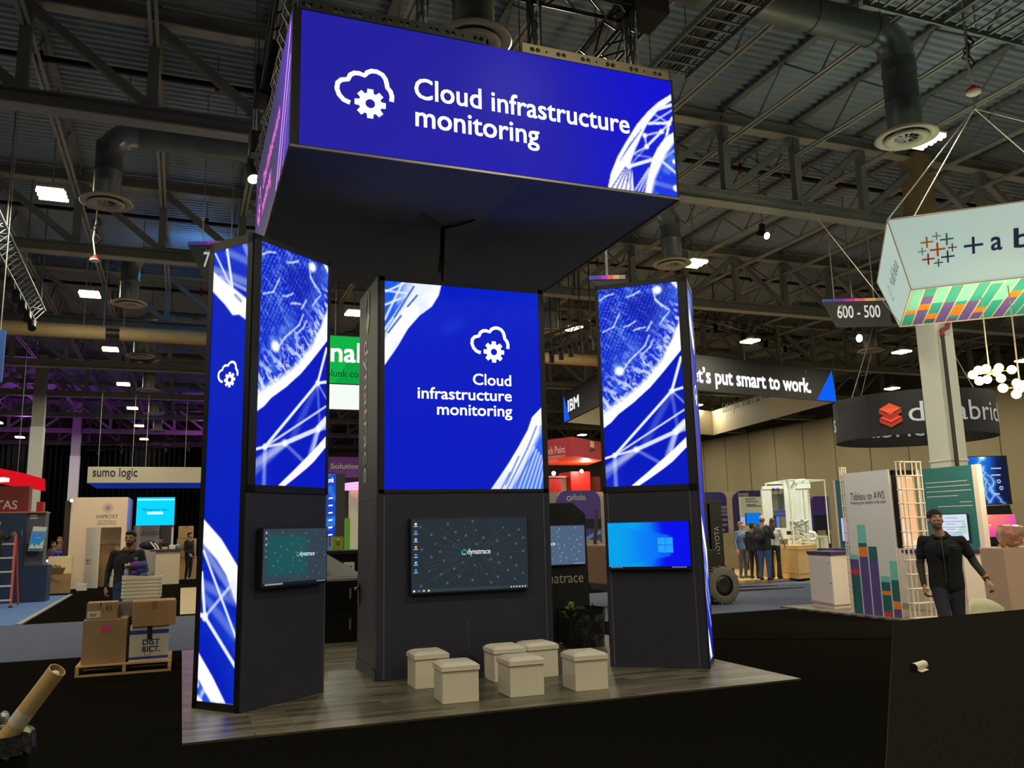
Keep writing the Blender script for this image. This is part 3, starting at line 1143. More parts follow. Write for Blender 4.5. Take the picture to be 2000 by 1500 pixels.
mb = MB()
mb.beam((BX0, BY0, BZ0 + .006), (BX1, BY0, BZ0 + .006), .02, .024, M_SEAM)
mb.beam((BX0, BY0, BZ0 + .006), (BX0, BY1, BZ0 + .006), .02, .024, M_TRIM)
mb.beam((BX1, BY0, BZ0 + .006), (BX1, BY1, BZ0 + .006), .02, .024, M_TRIM)
mb.build('bottom_edge', hd)


def holed_bar(x0, x1, y, z0, z1, holes):
    """flat bar with round holes, cut through"""
    cu = bpy.data.curves.new('bar', 'CURVE')
    cu.dimensions = '2D'
    cu.fill_mode = 'BOTH'
    cu.extrude = .02

    def spl(P):
        sp = cu.splines.new('POLY')
        sp.points.add(len(P) - 1)
        for q, p in zip(sp.points, P):
            q.co = (p[0], p[1], 0, 1)
        sp.use_cyclic_u = True
    spl([(x0, z0), (x1, z0), (x1, z1), (x0, z1)])
    for hx, hr in holes:
        spl([(hx + hr * math.cos(2 * PI * k / 12), (z0 + z1) / 2 - .005 + hr * math.sin(2 * PI * k / 12)) for k in range(12)])
    ob = bpy.data.objects.new('bar', cu)
    COL.objects.link(ob)
    dg = bpy.context.evaluated_depsgraph_get()
    dg.update()
    me = bpy.data.meshes.new_from_object(ob.evaluated_get(dg))
    vs = [(p.co.x, y + p.co.z, p.co.y) for p in me.vertices]
    fs = [tuple(p.vertices) for p in me.polygons]
    bpy.data.objects.remove(ob)
    return vs, fs


for x0, x1, mm in ((.9, 2.98, M_DARK), (3.42, 5.36, mat('zinc_bar', (142, 130, 100), .45, .4))):
    n = max(1, int((x1 - x0) / .5))
    hs = []
    for i in range(n):
        c = x0 + (x1 - x0) * (i + .5) / n
        hs += [(c + o, .03) for o in (-.2, -.13, .07 + .06, .2)] + [(c - .02, .014)]
    mb = MB()
    mb.add(*holed_bar(x0, x1, BY0 + .03, BZ1 - .005, BZ1 + .115, hs), mm)
    mb.build('rigging_bar', hd)
mb = MB()
mb.add([(BX0 + .05, p[0], p[2]) for p in holed_bar(BY0 + .2, BY1 - .2, 0, BZ1 - .005, BZ1 + .115, [])[0]], holed_bar(BY0 + .2, BY1 - .2, 0, BZ1 - .005, BZ1 + .115, [])[1], M_DARK)
mb.build('rigging_bar', hd)
rs = random.Random(4)
mb = MB()
for k in range(26):
    y = BY0 + .2 + (BY1 - BY0 - .3) * k / 25
    z = BZ1 + .1
    mb.tube([(BX0 + .12, y, z - .3), (BX0 - .02 + rs.uniform(-.05, .03), y + .05, z + .05), (BX0 + .05, y + rs.uniform(-.1, .1), z + rs.uniform(.25, .5)), (BX0 + .3, y + .1, z + .7)], .018, M_BLACK, 5)
mb.build('back_cabling', hd)

# ---- rigging truss and hoists above the header
RZ = 8.15
rt = thing('rigging_truss', 'black square box truss that carries the LED header', 'lighting truss', (3.1, 10.4, RZ))
for (p, q) in (((1.0, 8.6), (5.3, 8.6)), ((1.0, 12.3), (5.3, 12.3)), ((1.0, 8.6), (1.0, 12.3)), ((5.3, 8.6), (5.3, 12.3))):
    mb = MB()
    d = (Vector(q) - Vector(p)).normalized()
    s = Vector((-d.y, d.x)) * .17
    for e in (-1, 1):
        for z in (RZ, RZ + .36):
            mb.cyl((p[0] + s.x * e, p[1] + s.y * e, z), (q[0] + s.x * e, q[1] + s.y * e, z), .026, M_BLACK, n=8)
    N = 10
    for i in range(N):
        a = Vector(p).lerp(Vector(q), i / N)
        b = Vector(p).lerp(Vector(q), (i + 1) / N)
        for e in (-1, 1):
            mb.cyl((a.x + s.x * e, a.y + s.y * e, RZ if i % 2 else RZ + .36), (b.x + s.x * e, b.y + s.y * e, RZ + .36 if i % 2 else RZ), .014, M_BLACK, n=6)
        mb.cyl((a.x - s.x, a.y - s.y, RZ), (b.x + s.x, b.y + s.y, RZ), .014, M_BLACK, n=6)
    mb.build('truss_section', rt)
for x in (1.0, 5.3):
    for y in (8.6, 12.3):
        mb = MB()
        mb.box(x - .25, x + .25, y - .25, y + .25, RZ - .05, RZ + .42, M_BLACK)
        mb.build('corner_block', rt)
hoist0 = None
for x, y, lb in ((1.05, 8.45, 'front left'), (5.1, 8.45, 'front right'), (1.05, 12.3, 'back left'), (5.1, 12.3, 'back right'), (2.35, 8.45, 'middle left'), (3.75, 8.45, 'middle right')):
    lab = 'black chain hoist on the header truss, ' + lb
    if hoist0 is None:
        hoist0 = thing('chain_hoist', lab, 'hoist', (x, y, 7.1), 0, 'chain hoists above the header')
        q = L(hoist0)
        q.box(-.13, .13, -.2, .2, 1.45, 1.95, M_BLACK)
        q.cyl((-.2, 0, 1.7), (.2, 0, 1.7), .13, M_DARK, n=12)
        q.build('motor', hoist0, bev=.02)
        q = L(hoist0)
        for k in range(18):
            q.beam((0, 0, .1 + .075 * k), (0, 0, .17 + .075 * k), .03, .012, M_GALV, up=(1, 0, 0) if k % 2 else (0, 1, 0))
        q.cyl((0, 0, 1.95), (0, 0, 4.0), .012, M_GALV, n=6)
        q.build('chain', hoist0)
        q = L(hoist0)
        q.tube([(0, 0, .12), (.03, 0, .07), (.02, 0, .02), (-.02, 0, .0), (-.035, 0, .04)], .012, M_GALV, 6)
        q.build('hook', hoist0)
        q = L(hoist0)
        for k in range(7):
            q.tube([(.06 * math.cos(k), .1 + .04 * k, 1.5), (.1 * math.cos(2 * k), .12, .9), (.05 * math.cos(3 * k), .2, .35), (.04 * k - .1, .3, .05)], .016, M_BLACK, 5)
        q.build('hanging_cables', hoist0)
    else:
        dup(hoist0, (x, y, 7.1), None, lab)

# ---- cable dropping from the header to the centre tower
mb = MB()
c0, c1 = Vector((2.98, 9.95, BZ0)), Vector((2.98, 9.9, 4.688))
for k in range(5):
    o = Vector((.02 * math.cos(k * 1.3), .02 * math.sin(k * 1.3), 0))
    mb.tube([c0 + o, c0.lerp(c1, .35) + o + Vector((-.01, 0, 0)), c0.lerp(c1, .7) + o * 1.6 + Vector((-.03, 0, 0)), c1 + o + Vector((-.02, 0, 0))], .013, M_BLACK, 6)
mb.tube([c0 + Vector((0, 0, -.005)), c0 + Vector((-.2, -.2, -.012)), c0 + Vector((-.38, -.4, 0))], .012, M_BLACK, 6)
mb.tube([c0 + Vector((0, 0, -.005)), c0 + Vector((.16, -.2, -.012)), c0 + Vector((.3, -.42, 0))], .012, M_BLACK, 6)
mb.cyl(c0 + Vector((-.04, 0, -.1)), c0 + Vector((.05, 0, -.1)), .018, M_SEAM, n=8)
tag(mb.build('cable_bundle'), 'black cable bundle dropping from the header onto the centre tower', 'cable')

# ---- centre tower
CX0, CX1, CY0, CY1, TZ = 2.072, 4.2367, 9.6515, 10.764, 4.688
ct = thing('centre_tower', 'wide charcoal tower in the middle with a blue LED wall', 'display tower', ((CX0 + CX1) / 2, (CY0 + CY1) / 2, 0))
mb = MB()
mb.box(CX0, CX1, CY0, CY1, .018, TZ, M_BODY)
mb.build('body', ct, bev=.006)
F = Fr((2.1555, CY0 - .008, 2.1306), (1, 0, 0))
mb = MB()
mb.grid(F, 2.0, 2.5, 161, 201, art_centre)
u, v = F.uv(964, 688)
icon(mb, F, 1.38, 1.698, 1.0, W5)
for s_, l_, r_ in (('Cloud', (924, 752), (998, 755)), ('infrastructure', (816, 780), (999, 786)), ('monitoring', (854, 810), (1000, 815))):
    a, b = F.uv(*l_), F.uv(*r_)
    mb.ftext(F, s_, a[0], {'Cloud': 1.275, 'infrastructure': 1.082, 'monitoring': .892}[s_], W5, width=b[0] - a[0], h=.2, bold=.014)
mb.build('led_screen', ct)
mb = MB()
mb.fbox(F, -.06, 0, -.04, 2.555, -.01, .006, M_TRIM)
mb.fbox(F, 2.0, 2.06, -.04, 2.555, -.01, .006, M_TRIM)
mb.fbox(F, -.06, 2.06, 2.5, 2.555, -.01, .006, M_TRIM)
mb.fbox(F, -.06, 2.06, -.04, 0, -.01, .006, M_TRIM)
mb.build('screen_frame', ct)
mb = MB()
for x in (CX0 + .085, CX1 - .085):
    mb.box(x - .004, x + .004, CY0 - .004, CY0, .03, 2.05, M_SEAM)
mb.box((CX0 + CX1) / 2 - .002, (CX0 + CX1) / 2 + .002, CY0 - .002, CY0, .3, .62, M_SEAM)
mb.build('seam_strip', ct)
FL = Fr((CX0 - .004, CY1, 0), (0, -1, 0))
mb = MB()
FT = Fr(FL.O, (0, 0, -1), (0, -1, 0))
z0, z1 = aX(722, 658, CX0).z, aX(716, 943, CX0).z
yb = CY1 - aX(706, 800, CX0).y
mb.ftext(FT, 'dynatrace', -z0, .36, mat('silver_lettering', (214, 208, 198), .5), width=z0 - z1, h=.36, off=.001)
mb.build('lettering', ct, label='silver vertical lettering')
mb = MB()
zc = aX(720, 620, CX0).z
cyy = .52
for q, c in (([(-.16, .02), (-.02, .20), (.02, .36), (-.14, .30)], (52, 110, 210)), ([(.02, .36), (.16, .30), (.18, .0), (.05, .06)], (60, 150, 70)),
             ([(.18, .0), (.0, -.18), (-.06, -.10), (.05, .06)], (150, 205, 60)), ([(0, -.18), (.18, 0), (.16, -.06), (.04, -.22)], (110, 190, 60))):
    mb.fpoly(FL, [(cyy + a * .8, zc + b) for a, b in q], .002, mat('logo_%d_%d_%d' % c, c, .5))
mb.build('logo', ct, label='faceted blue and green logo mark')
mb = MB()
mb.fbox(FL, .06, 1.02, .12, .14, 0, .012, M_BODY)
mb.fpath(FL, [(.1, .14), (.1, 2.03), (1.0, 2.03), (1.0, .14)], .012, .002, M_TRIM)
mb.fbox(FL, 0, 1.11, .018, .12, 0, .014, M_BODY)
mb.build('door', ct)
mb = MB()
hv = FL.uv(699, 1160)[1]
mb.fbox(FL, .13, .17, hv - .12, hv + .14, .0, .02, M_SEAM)
mb.fbox(FL, .13, .17, hv + .06, hv + .09, .0, .07, M_SEAM)
mb.fbox(FL, .13, .28, hv + .06, hv + .09, .05, .07, M_SEAM)
mb.build('door_handle', ct)

# ---- side towers: mirror images, turned outward
TC, TA, TY, TH, TL, TS = 3.1272, 2.5652, 8.5826, .6807, 1.1434, .6311


def side_tower(s, label):
    c, sn = math.cos(TH), math.sin(TH)
    P2 = Vector((TC + s * TA, TY, 0))
    lo = Vector((-s * c, sn, 0))
    sh = Vector((s * sn, c, 0))
    P3, P1 = P2 + lo * TL, P2 + sh * TS
    P4 = P1 + lo * TL
    t = thing('side_tower', label, 'display tower', (P1 + P3) / 2, 0)
    mb = MB()
    pts = [P2, P3, P4, P1] if s < 0 else [P3, P2, P1, P4]
    mb.hexa([(p.x, p.y, .018) for p in pts] + [(p.x, p.y, TZ) for p in pts], M_BODY)
    mb.build('body', t, bev=.006)
    # wide face
    U = lo if s < 0 else -lo
    O = P2 if s < 0 else P3
    N = Vector(U).cross(Vector((0, 0, 1)))
    FW_ = Fr(O + N * .008, U)
    u0 = .10 if s < 0 else TL - 1.10
    Fs = Fr(FW_.p(u0, 2.1306), U)
    mb = MB()
    mb.grid(Fs, 1.0, 2.5, 101, 251, art_wide)
    mb.build('wide_led_screen', t)
    mb = MB()
    mb.fbox(FW_, 0, u0, 2.06, TZ, -.006, .006, M_TRIM)
    mb.fbox(FW_, u0 + 1.0, TL, 2.06, TZ, -.006, .006, M_TRIM)
    mb.fbox(FW_, 0, TL, 4.6306, TZ, -.006, .006, M_TRIM)
    mb.fbox(FW_, 0, TL, 2.06, 2.1306, -.006, .006, M_TRIM)
    mb.build('screen_frame', t)
    mb = MB()
    for u in ((.055, TL - .10) if s > 0 else (TL - .02,)):
        mb.fbox(FW_, u - .004, u + .004, .03, 2.06, -.008, -.003, M_SEAM)
    mb.build('seam_strip', t)
    # narrow face, lit over its whole height
    U = -sh if s < 0 else sh
    O = P1 if s < 0 else P2
    N = Vector(U).cross(Vector((0, 0, 1)))
    FN = Fr(O + N * .008, U)
    Fn = Fr(FN.p(.065, .09), U)
    mb = MB()
    mb.grid(Fn, .5, 4.5, 61, 451, art_narrow)
    icon(mb, Fn, .30, 3.10, .58, W5)
    mb.build('narrow_led_screen', t)
    mb = MB()
    for u_ in ((0, .065), (.565, TS)):
        mb.fbox(FN, *u_, .018, TZ, -.006, .006, M_TRIM)
    mb.fbox(FN, 0, TS, .018, .09, -.006, .006, M_TRIM)
    mb.fbox(FN, 0, TS, 4.59, TZ, -.006, .006, M_TRIM)
    mb.build('screen_frame', t)
    return FW_


FWL = side_tower(-1, 'charcoal tower on the left with a full-height narrow LED strip')
FWR = side_tower(1, 'charcoal tower on the right with a globe picture above a blue screen')


# ---- monitors
def monitor(F, u0, u1, v0, v1, label, art, depth=.075, cat='monitor', gap=.0, nm='wall_monitor'):
    t = thing(nm, label, cat, F.p((u0 + u1) / 2, v0, gap))
    mb = MB()
    mb.fbox(F, u0, u1, v0, v1, gap + .02, gap + depth, M_TRIM)
    mb.build('housing', t, bev=.006)
    mb = MB()
    mb.fbox(F, u0 + .25 * (u1 - u0), u1 - .25 * (u1 - u0), v0 + .25 * (v1 - v0), v1 - .25 * (v1 - v0), .001, gap + .03, M_BLACK)
    mb.build('bracket', t)
    mb = MB()
    Fs = Fr(F.p(u0 + .014, v0 + .022, gap + depth + .0015), F.U, F.V)
    art(mb, Fs, u1 - u0 - .028, v1 - v0 - .036)
    mb.build('screen', t)
    return t


def desk_art(bg, nodes, name_at, lw, seed, bar=None, icons=True, logo=True, lines=True, txt='dynatrace'):
    def f(mb, F, W, H):
        rs = random.Random(seed)
        mb.fpoly(F, [(0, 0), (W, 0), (W, H), (0, H)], 0, glow('desk_%d_%d_%d' % bg, bg, .9))
        c2 = tuple(min(255, int(x * 1.3 + 22)) for x in bg)
        c3 = tuple(min(255, int(x * 1.2 + 14)) for x in bg)
        g2, g3 = glow('node_%d_%d_%d' % c2, c2, .9), glow('link_%d_%d_%d' % c3, c3, .8)
        cx, cy = W * name_at[0], H * name_at[1]
        for i in range(nodes):
            x, y = (.06 + .92 * ((i * .618034 + .07 * rs.random()) % 1)) * W, (.08 + .88 * ((i + rs.random()) / nodes)) * H
            if lines:
                mx, my = (x + cx) / 2 + rs.uniform(-.05, .05) * W, (y + cy) / 2
                P = [((1 - k / 6) ** 2 * x + 2 * (k / 6) * (1 - k / 6) * mx + (k / 6) ** 2 * (cx + .35 * (x - cx)), (1 - k / 6) ** 2 * y + 2 * (k / 6) * (1 - k / 6) * my + (k / 6) ** 2 * (cy + .35 * (y - cy))) for k in range(7)]
                mb.fpath(F, P, .003, .0006, g3)
            r = rs.choice((.004, .009, .0115, .0115)) * max(W, .6)
            mb.fdisc(F, (x, y), r, .0008 + .00002 * i, g2, 10)
        if bar:
            mb.fpoly(F, [(0, 0), (W, 0), (W, .045 * H), (0, .045 * H)], .0012, glow('bar_%d_%d_%d' % bar, bar, .9))
        wg = glow('desk_white', (225, 232, 238), .9)
        if txt:
            mb.ftext(F, txt, cx - lw * W * .36, cy, wg, width=lw * W, h=lw * W * .30, off=.002, bold=.015)
        if logo:
            hexlogo(mb, F, cx - lw * W * .36 - .085 * W * .32, cy + lw * W * .08, .028 * W, .002)
        if icons:
            for k in range(7):
                yy = H * (.93 - .105 * k)
                c = [(220, 220, 210), (80, 130, 220), (190, 190, 230), (220, 150, 120), (90, 120, 230), (120, 190, 240), (60, 140, 230)][k]
                mb.fdisc(F, (.035 * W, yy), .012 * W, .0015, glow('ic_%d_%d_%d' % c, c, .9), 8)
                mb.fpoly(F, [(.018 * W, yy - .036 * H), (.052 * W, yy - .036 * H), (.052 * W, yy - .028 * H), (.018 * W, yy - .028 * H)], .0015, wg)
            for k in range(4):
                c = [(240, 240, 240), (60, 120, 230), (240, 200, 120), (220, 225, 220)][k]
                mb.fdisc(F, (.02 * W + .04 * W * k, .022 * H), .009 * W, .0025, glow('ib_%d_%d_%d' % c, c, .9), 8)
        for k in range(6):
            mb.fpoly(F, [(W * (.84 + .025 * k), .014 * H), (W * (.852 + .025 * k), .014 * H), (W * (.852 + .025 * k), .03 * H), (W * (.84 + .025 * k), .03 * H)], .0025, wg)
    return f


FC = Fr((CX0, CY0, 0), (1, 0, 0))
a, b = FC.uv(800, 1008), FC.uv(1032, 1156)
monitor(FC, .372, 1.832, .935, 1.80, 'large dark desktop monitor on the centre tower, scattered node pattern', desk_art((44, 53, 60), 60, (.54, .5), .20, 3, bar=(52, 66, 72)), .08)


def art_left(mb, F, W, H):
    desk_art((54, 70, 82), 46, (.64, .5), .24, 5, bar=(24, 32, 38), icons=False, lines=False)(mb, F, W, H)
    def fn(U, V):
        A = Art(U, V, (50, 64, 76))
        A.mix(sm(U, .0, .12 * W) * (1 - sm(U, .62 * W, .74 * W)) * sm(V, .08 * H, .26 * H) * (1 - sm(V, .8 * H, .95 * H)) * .9, (24, 84, 86))
        return A.lin()
    mb.grid(F, W, H, 61, 41, fn, off=.0003)
    mb.fpoly(F, [(.03 * W, .008 * H), (.3 * W, .008 * H), (.3 * W, .038 * H), (.03 * W, .038 * H)], .0022, glow('search_box', (150, 160, 165), .8))
    for k in range(5):
        c = [(190, 190, 190), (150, 160, 170), (170, 180, 190), (50, 130, 220), (120, 130, 140)][k]
        mb.fdisc(F, (.04 * W, H * (.93 - .105 * k)), .014 * W, .0015, glow('il_%d_%d_%d' % c, c, .8), 8)


def art_blue(mb, F, W, H):
    def fn(U, V):
        A = Art(U, V, (0, 160, 235))
        A.mix(sm(U, .3 * W, .62 * W), (0, 110, 240))
        q = sm(U - .55 * W + .10 * W * np.abs(V / H - .5), 0, .22 * W)
        A.mix(q, (0, 10, 235))
        beam = sm(np.abs(V / H - .48), .16 + .0 * U, .22)
        far = (1 - sm(np.abs(V / H - .48), .20 + .32 * (.78 - U / W), .24 + .36 * (.78 - U / W))) * (1 - sm(U, .74 * W, .80 * W))
        A.mix(far * sm(U, .1 * W, .5 * W) * .75, (0, 120, 250))
        return A.lin()
    mb.grid(F, W, H, 81, 47, fn)
    gw = glow('window_pane', (40, 160, 255), 1.0)
    for k in range(2):
        for j in range(2):
            u0, v0 = W * (.615 + .095 * k), H * (.33 + .165 * j)
            mb.fpoly(F, [(u0, v0 + .012 * H * (1 - k)), (u0 + .09 * W, v0 - .004 * H * (j == 0)), (u0 + .09 * W, v0 + .155 * H + .01 * H * j), (u0, v0 + .155 * H)], .002, gw)
    mb.fpoly(F, [(0, 0), (W, 0), (W, .03 * H), (0, .03 * H)], .0012, glow('bar_dark', (8, 20, 40), .9))
    wg = glow('desk_white', (225, 232, 238), .9)
    for k in range(6):
        mb.fpoly(F, [(W * (.03 + .025 * k), .008 * H), (W * (.04 + .025 * k), .008 * H), (W * (.04 + .025 * k), .022 * H), (W * (.03 + .025 * k), .022 * H)], .002, wg)
    for k in range(9):
        mb.fpoly(F, [(W * (.78 + .02 * k), .008 * H), (W * (.79 + .02 * k), .008 * H), (W * (.79 + .02 * k), .022 * H), (W * (.78 + .02 * k), .022 * H)], .002, wg)


FWo = Fr(FWL.p(0, 0, .09), FWL.U)
a, b, c, d = FWo.uv(513, 1030), FWo.uv(640, 1029), FWo.uv(513, 1150), FWo.uv(640, 1139)
monitor(FWL, a[0], b[0], (c[1] + d[1]) / 2, (a[1] + b[1]) / 2, 'dark teal desktop monitor on the left tower', art_left, .09)
a, b = FWR.uv(1187, 1018), FWR.uv(1354, 1110)
monitor(FWR, a[0] - .005, b[0] - .005, b[1] - .01, a[1] - .01, 'bright blue desktop monitor on the right tower', art_blue, .07)

# ---- six white storage ottomans
M_OTT = mat('white_leatherette', (222, 212, 186), .5, vary=.03, vscale=5, bump=.15, bscale=60)
ott0 = None
for (x, y, rz, lab) in [(2.52, 9.13, -.02, 'white cube ottoman at the back left, closest to the tower corner'),
                        (2.56, 8.24, -.05, 'white cube ottoman at the front left of the six'),
                        (3.39, 9.10, -.02, 'white cube ottoman in the back row, partly hidden in the middle'),
                        (3.24, 8.24, -.01, 'white cube ottoman in the middle of the front row'),
                        (3.80, 9.15, .03, 'white cube ottoman at the back right, below the tower seam'),
                        (3.94, 8.21, -.05, 'white cube ottoman at the front right, nearest the right tower')]:
    if ott0 is None:
        ott0 = thing('storage_ottoman', lab, 'ottoman', (x, y, .018), rz, 'white storage ottomans')
        q = L(ott0)
        q.cbox((0, 0, .145), (.36, .36, .29), M_OTT)
        q.build('body', ott0, bev=.006)
        q = L(ott0)
        n = 12
        a = .19
        us = [-a + 2 * a * i / n for i in range(n + 1)]
        top, bot = [], []
        for vv in us:
            for uu in us:
                e = min(a - abs(uu), a - abs(vv))
                top.append((uu, vv, .352 + .022 * min(1, e / .07) - .012 * max(0, 1 - e / .012)))
                bot.append((uu, vv, .292))
        fs = [(j * (n + 1) + i, j * (n + 1) + i + 1, (j + 1) * (n + 1) + i + 1, (j + 1) * (n + 1) + i) for j in range(n) for i in range(n)]
        N = (n + 1) ** 2
        q.add(top, fs, M_OTT, True)
        rim = [i for i in range(n)] + [i * (n + 1) + n for i in range(n)] + [n * (n + 1) + i for i in range(n, 0, -1)] + [i * (n + 1) for i in range(n, 0, -1)]
        q.add(top + bot, [(N + rim[i], N + rim[(i + 1) % len(rim)], rim[(i + 1) % len(rim)], rim[i]) for i in range(len(rim))] + [tuple(N + i for i in rim[::-1])], M_OTT)
        q.build('lid', ott0, bev=.003)
        q = L(ott0)
        q.tube([(-.185, -.191, .300), (.185, -.191, .300)], .004, mat('ottoman_piping', (196, 184, 156), .6), 6)
        q.tube([(-.191, -.185, .300), (-.191, .185, .300)], .004, mat('ottoman_piping'), 6)
        q.build('piping', ott0)
    else:
        dup(ott0, (x, y, .018), rz, lab)

# small black power box with lights behind the ottomans
pb = thing('power_box', 'small black domed box with tiny lights behind the ottomans', 'power box', (3.03, 9.36, .018))
q = L(pb)
q.lathe([(.13, 0), (.14, .05), (.135, .17), (.10, .22), (0, .24)], (0, 0, 0), M_BLACK, 18)
q.tube([(.06, 0, .22), (.0, -.02, .31), (-.07, 0, .22)], .008, M_BLACK, 6)
q.build('case', pb)
q = L(pb)
q.ell((-.0, -.125, .195), .008, glow('white_indicator', (255, 230, 220), 3), 8, 6)
q.ell((-.03, -.136, .16), .010, glow('red_indicator', (255, 90, 60), 3), 8, 6)
q.build('indicator', pb)

# ---- black kiosk behind, right
kt = thing('demo_kiosk', 'black kiosk with a clipped corner behind the centre tower', 'kiosk', (4.95, 11.85, .018))
FK = Fr((4.25, 11.6, 0), (1, 0, 0))
mb = MB()
mb.fprism(FK, [(0, .018), (1.45, .018), (1.42, 1.85), (1.22, 2.02), (0, 2.02)], -.5, 0, mat('black_kiosk', (22, 21, 24), .5))
mb.build('body', kt, bev=.01)
mb = MB()
mb.ftext(FK, 'dynatrace', .60, .855, mat('silver_lettering'), width=.75, h=.22, off=.002)
mb.build('lettering', kt, label='pale lettering')
monitor(FK, .22, 1.385, 1.10, 1.70, 'grey-blue monitor on the black clipped-corner kiosk', desk_art((84, 104, 132), 60, (.42, .5), .24, 8, icons=False, lines=False), .05)

# black fabric bin with a plant
tb = thing('fabric_bin', 'black crumpled fabric bin in front of the clipped-corner kiosk', 'bin', (5.33, 11.1, .018))
mb = L(tb)
bk = mat('black_bag', (14, 13, 14), .45, vary=.3, vscale=12, bump=.8, bscale=18)
rs = random.Random(2)
ring = []
for k in range(7):
    z = .52 * k / 6
    P = []
    for i in range(28):
        a = 2 * PI * i / 28
        e = 4
        r = 1 / (abs(math.cos(a)) ** e + abs(math.sin(a)) ** e) ** (1 / e)
        P.append((r * (.27 + .01 * k / 6) * math.cos(a) + rs.uniform(-.012, .012), r * .24 * math.sin(a) + rs.uniform(-.012, .012), z))
    ring.append(P)
vs = [p for r in ring for p in r]
mb.add(vs, [(i * 28 + j, i * 28 + (j + 1) % 28, (i + 1) * 28 + (j + 1) % 28, (i + 1) * 28 + j) for i in range(6) for j in range(28)], bk)
mb.poly([(p[0] * .95, p[1] * .95, .40) for p in ring[-1]], bk)
mb.build('bag', tb)
mb = L(tb)
for x in (-.28, .28):
    for y in (-.25, .25):
        mb.beam((x, y, 0), (x, y, .54), .014, .014, M_BLACK)
mb.build('frame', tb)
pl = thing('leafy_plant', 'green leafy plant sticking up from the black fabric bin', 'plant', (5.10, 11.0, .33))
mb = L(pl)
gm = mat('leaf_green', (120, 150, 50), .5, vary=.2, vscale=20)
for k in range(9):
    a = k * 2.4
    h = .12 + .06 * (k % 4)
    d = Vector((math.cos(a), math.sin(a), 0))
    s = Vector((-d.y, d.x, 0))
    b0 = Vector((0, 0, 0))
    p1, p2, p3 = d * .03 + Vector((0, 0, h * .6)), d * .09 + Vector((0, 0, h)), d * .15 + Vector((0, 0, h * .95))
    mb.add([b0, p1 - s * .03, p2 - s * .035, p3, p2 + s * .035, p1 + s * .03], [(0, 1, 2, 3, 4, 5)], gm)
mb.build('leaves', pl)

# ---- black drawer cabinet seen between the left and centre towers
cb = thing('drawer_cabinet', 'black drawer cabinet seen between the left and centre towers', 'cabinet', (2.15, 14.2, .018))
CY = 13.35
FCab = Fr((1.93, CY, 0), (1, 0, 0))
mb = MB()
mb.box(2.06, 2.75, CY, CY + 1.2, .018, .93, mat('gloss_black', (12, 12, 14), .3))
mb.build('body', cb, bev=.006)
mb = MB()
mb.box(1.93, 2.06, CY + .02, CY + 1.2, .018, .93, mat('tan_board', (150, 112, 62), .6))
mb.build('side_board', cb)
mb = MB()
mb.box(1.93, 2.78, CY - .02, CY + 1.25, .93, .97, mat('grey_top', (126, 126, 122), .4))
mb.build('worktop', cb)
for k, z in enumerate((.52, .06)):
    mb = MB()
    mb.box(2.08, 2.74, CY - .014, CY, z, z + .4, mat('gloss_black'))
    o = mb.build('drawer', cb)
    mb = MB()
    mb.box(2.44, 2.47, CY - .035, CY - .014, z + .14, z + .30, M_SEAM)
    h_ = mb.build('handle', o)
ds = thing('sloped_display', 'grey sloped glass display on the black drawer cabinet', 'display case', (2.3, 14.1, .97))
mb = MB()
F = Fr((2.03, CY + .2, .97), (1, 0, 0))
mb.hexa([(2.06, CY + .1, .97), (2.7, CY + .1, .97), (2.5, CY + 1.1, .97), (1.95, CY + 1.1, .97), (2.1, CY + .14, 1.0), (2.68, CY + .14, 1.0), (2.2, CY + 1.1, 1.36), (1.95, CY + 1.1, 1.36)], mat('grey_glass', (120, 120, 116), .15, spec=.7))
mb.build('glass_slope', ds)
mb = MB()
mb.box(1.99, 2.09, CY + .12, CY + .3, .97, 1.2, mat('tan_board'))
mb.build('end_board', ds)
for k, (x, z, lab) in enumerate([(2.32, 1.36, 'green gift box with a dark mark on the black counter'), (2.66, 1.36, 'second green gift box, farther along the black counter')]):
    gb = thing('gift_box', lab, 'box', (x, 15.3 + .5 * k, z - .0), .1, 'green gift boxes')
    q = L(gb)
    q.cbox((0, 0, .12), (.2, .12, .24), mat('lime_card', (150, 170, 50), .6))
    q.build('carton', gb)
    q = L(gb)
    FG = Fr((WM[gb.name] @ Vector((0, -.061, .12))), (1, 0, 0))
    q = MB()
    q.fdisc(FG, (0, 0), .035, .002, mat('dark_mark', (40, 50, 20), .6), 14, .02)
    q.fdisc(FG, (0, .075), .02, .002, mat('pale_mark', (220, 225, 160), .6), 12)
    q.build('printed_mark', gb)
ctr = thing('black_counter', 'long black counter behind the drawer cabinet', 'counter', (2.6, 15.6, .018))
mb = MB()
mb.box(1.95, 3.2, 15.0, 16.2, .018, 1.30, mat('gloss_black'))
mb.build('body', ctr)
mb = MB()
mb.box(1.9, 3.25, 14.95, 16.25, 1.30, 1.36, M_TRIM)
mb.build('top', ctr)
mb = MB()
q = thing('power_socket', 'white double power socket on the front of the black counter', 'socket', (2.72, 14.99, 1.08))
mb.box(2.64, 2.82, 14.94, 15.0, 1.02, 1.16, M_WHITE)
mb.build('plate', q)
mb = MB()
mb.box(2.69, 2.72, 14.935, 14.94, 1.07, 1.10, M_BLACK)
mb.box(2.75, 2.77, 14.935, 14.94, 1.07, 1.10, M_BLACK)
mb.build('outlet', q)
# ================================================================== left side of the hall
M_CARD = mat('brown_cardboard', (160, 128, 90), .8, vary=.06, vscale=5)
M_CARD2 = mat('pale_cardboard', (196, 160, 104), .8, vary=.06, vscale=5)
M_TAPE = mat('packing_tape', (150, 112, 66), .35)
M_PINE = mat('pallet_pine', (196, 158, 98), .75, vary=.2, vscale=9)
M_NAVY = mat('navy_print', (34, 38, 72), .6)
M_INK = mat('black_ink', (24, 22, 26), .6)

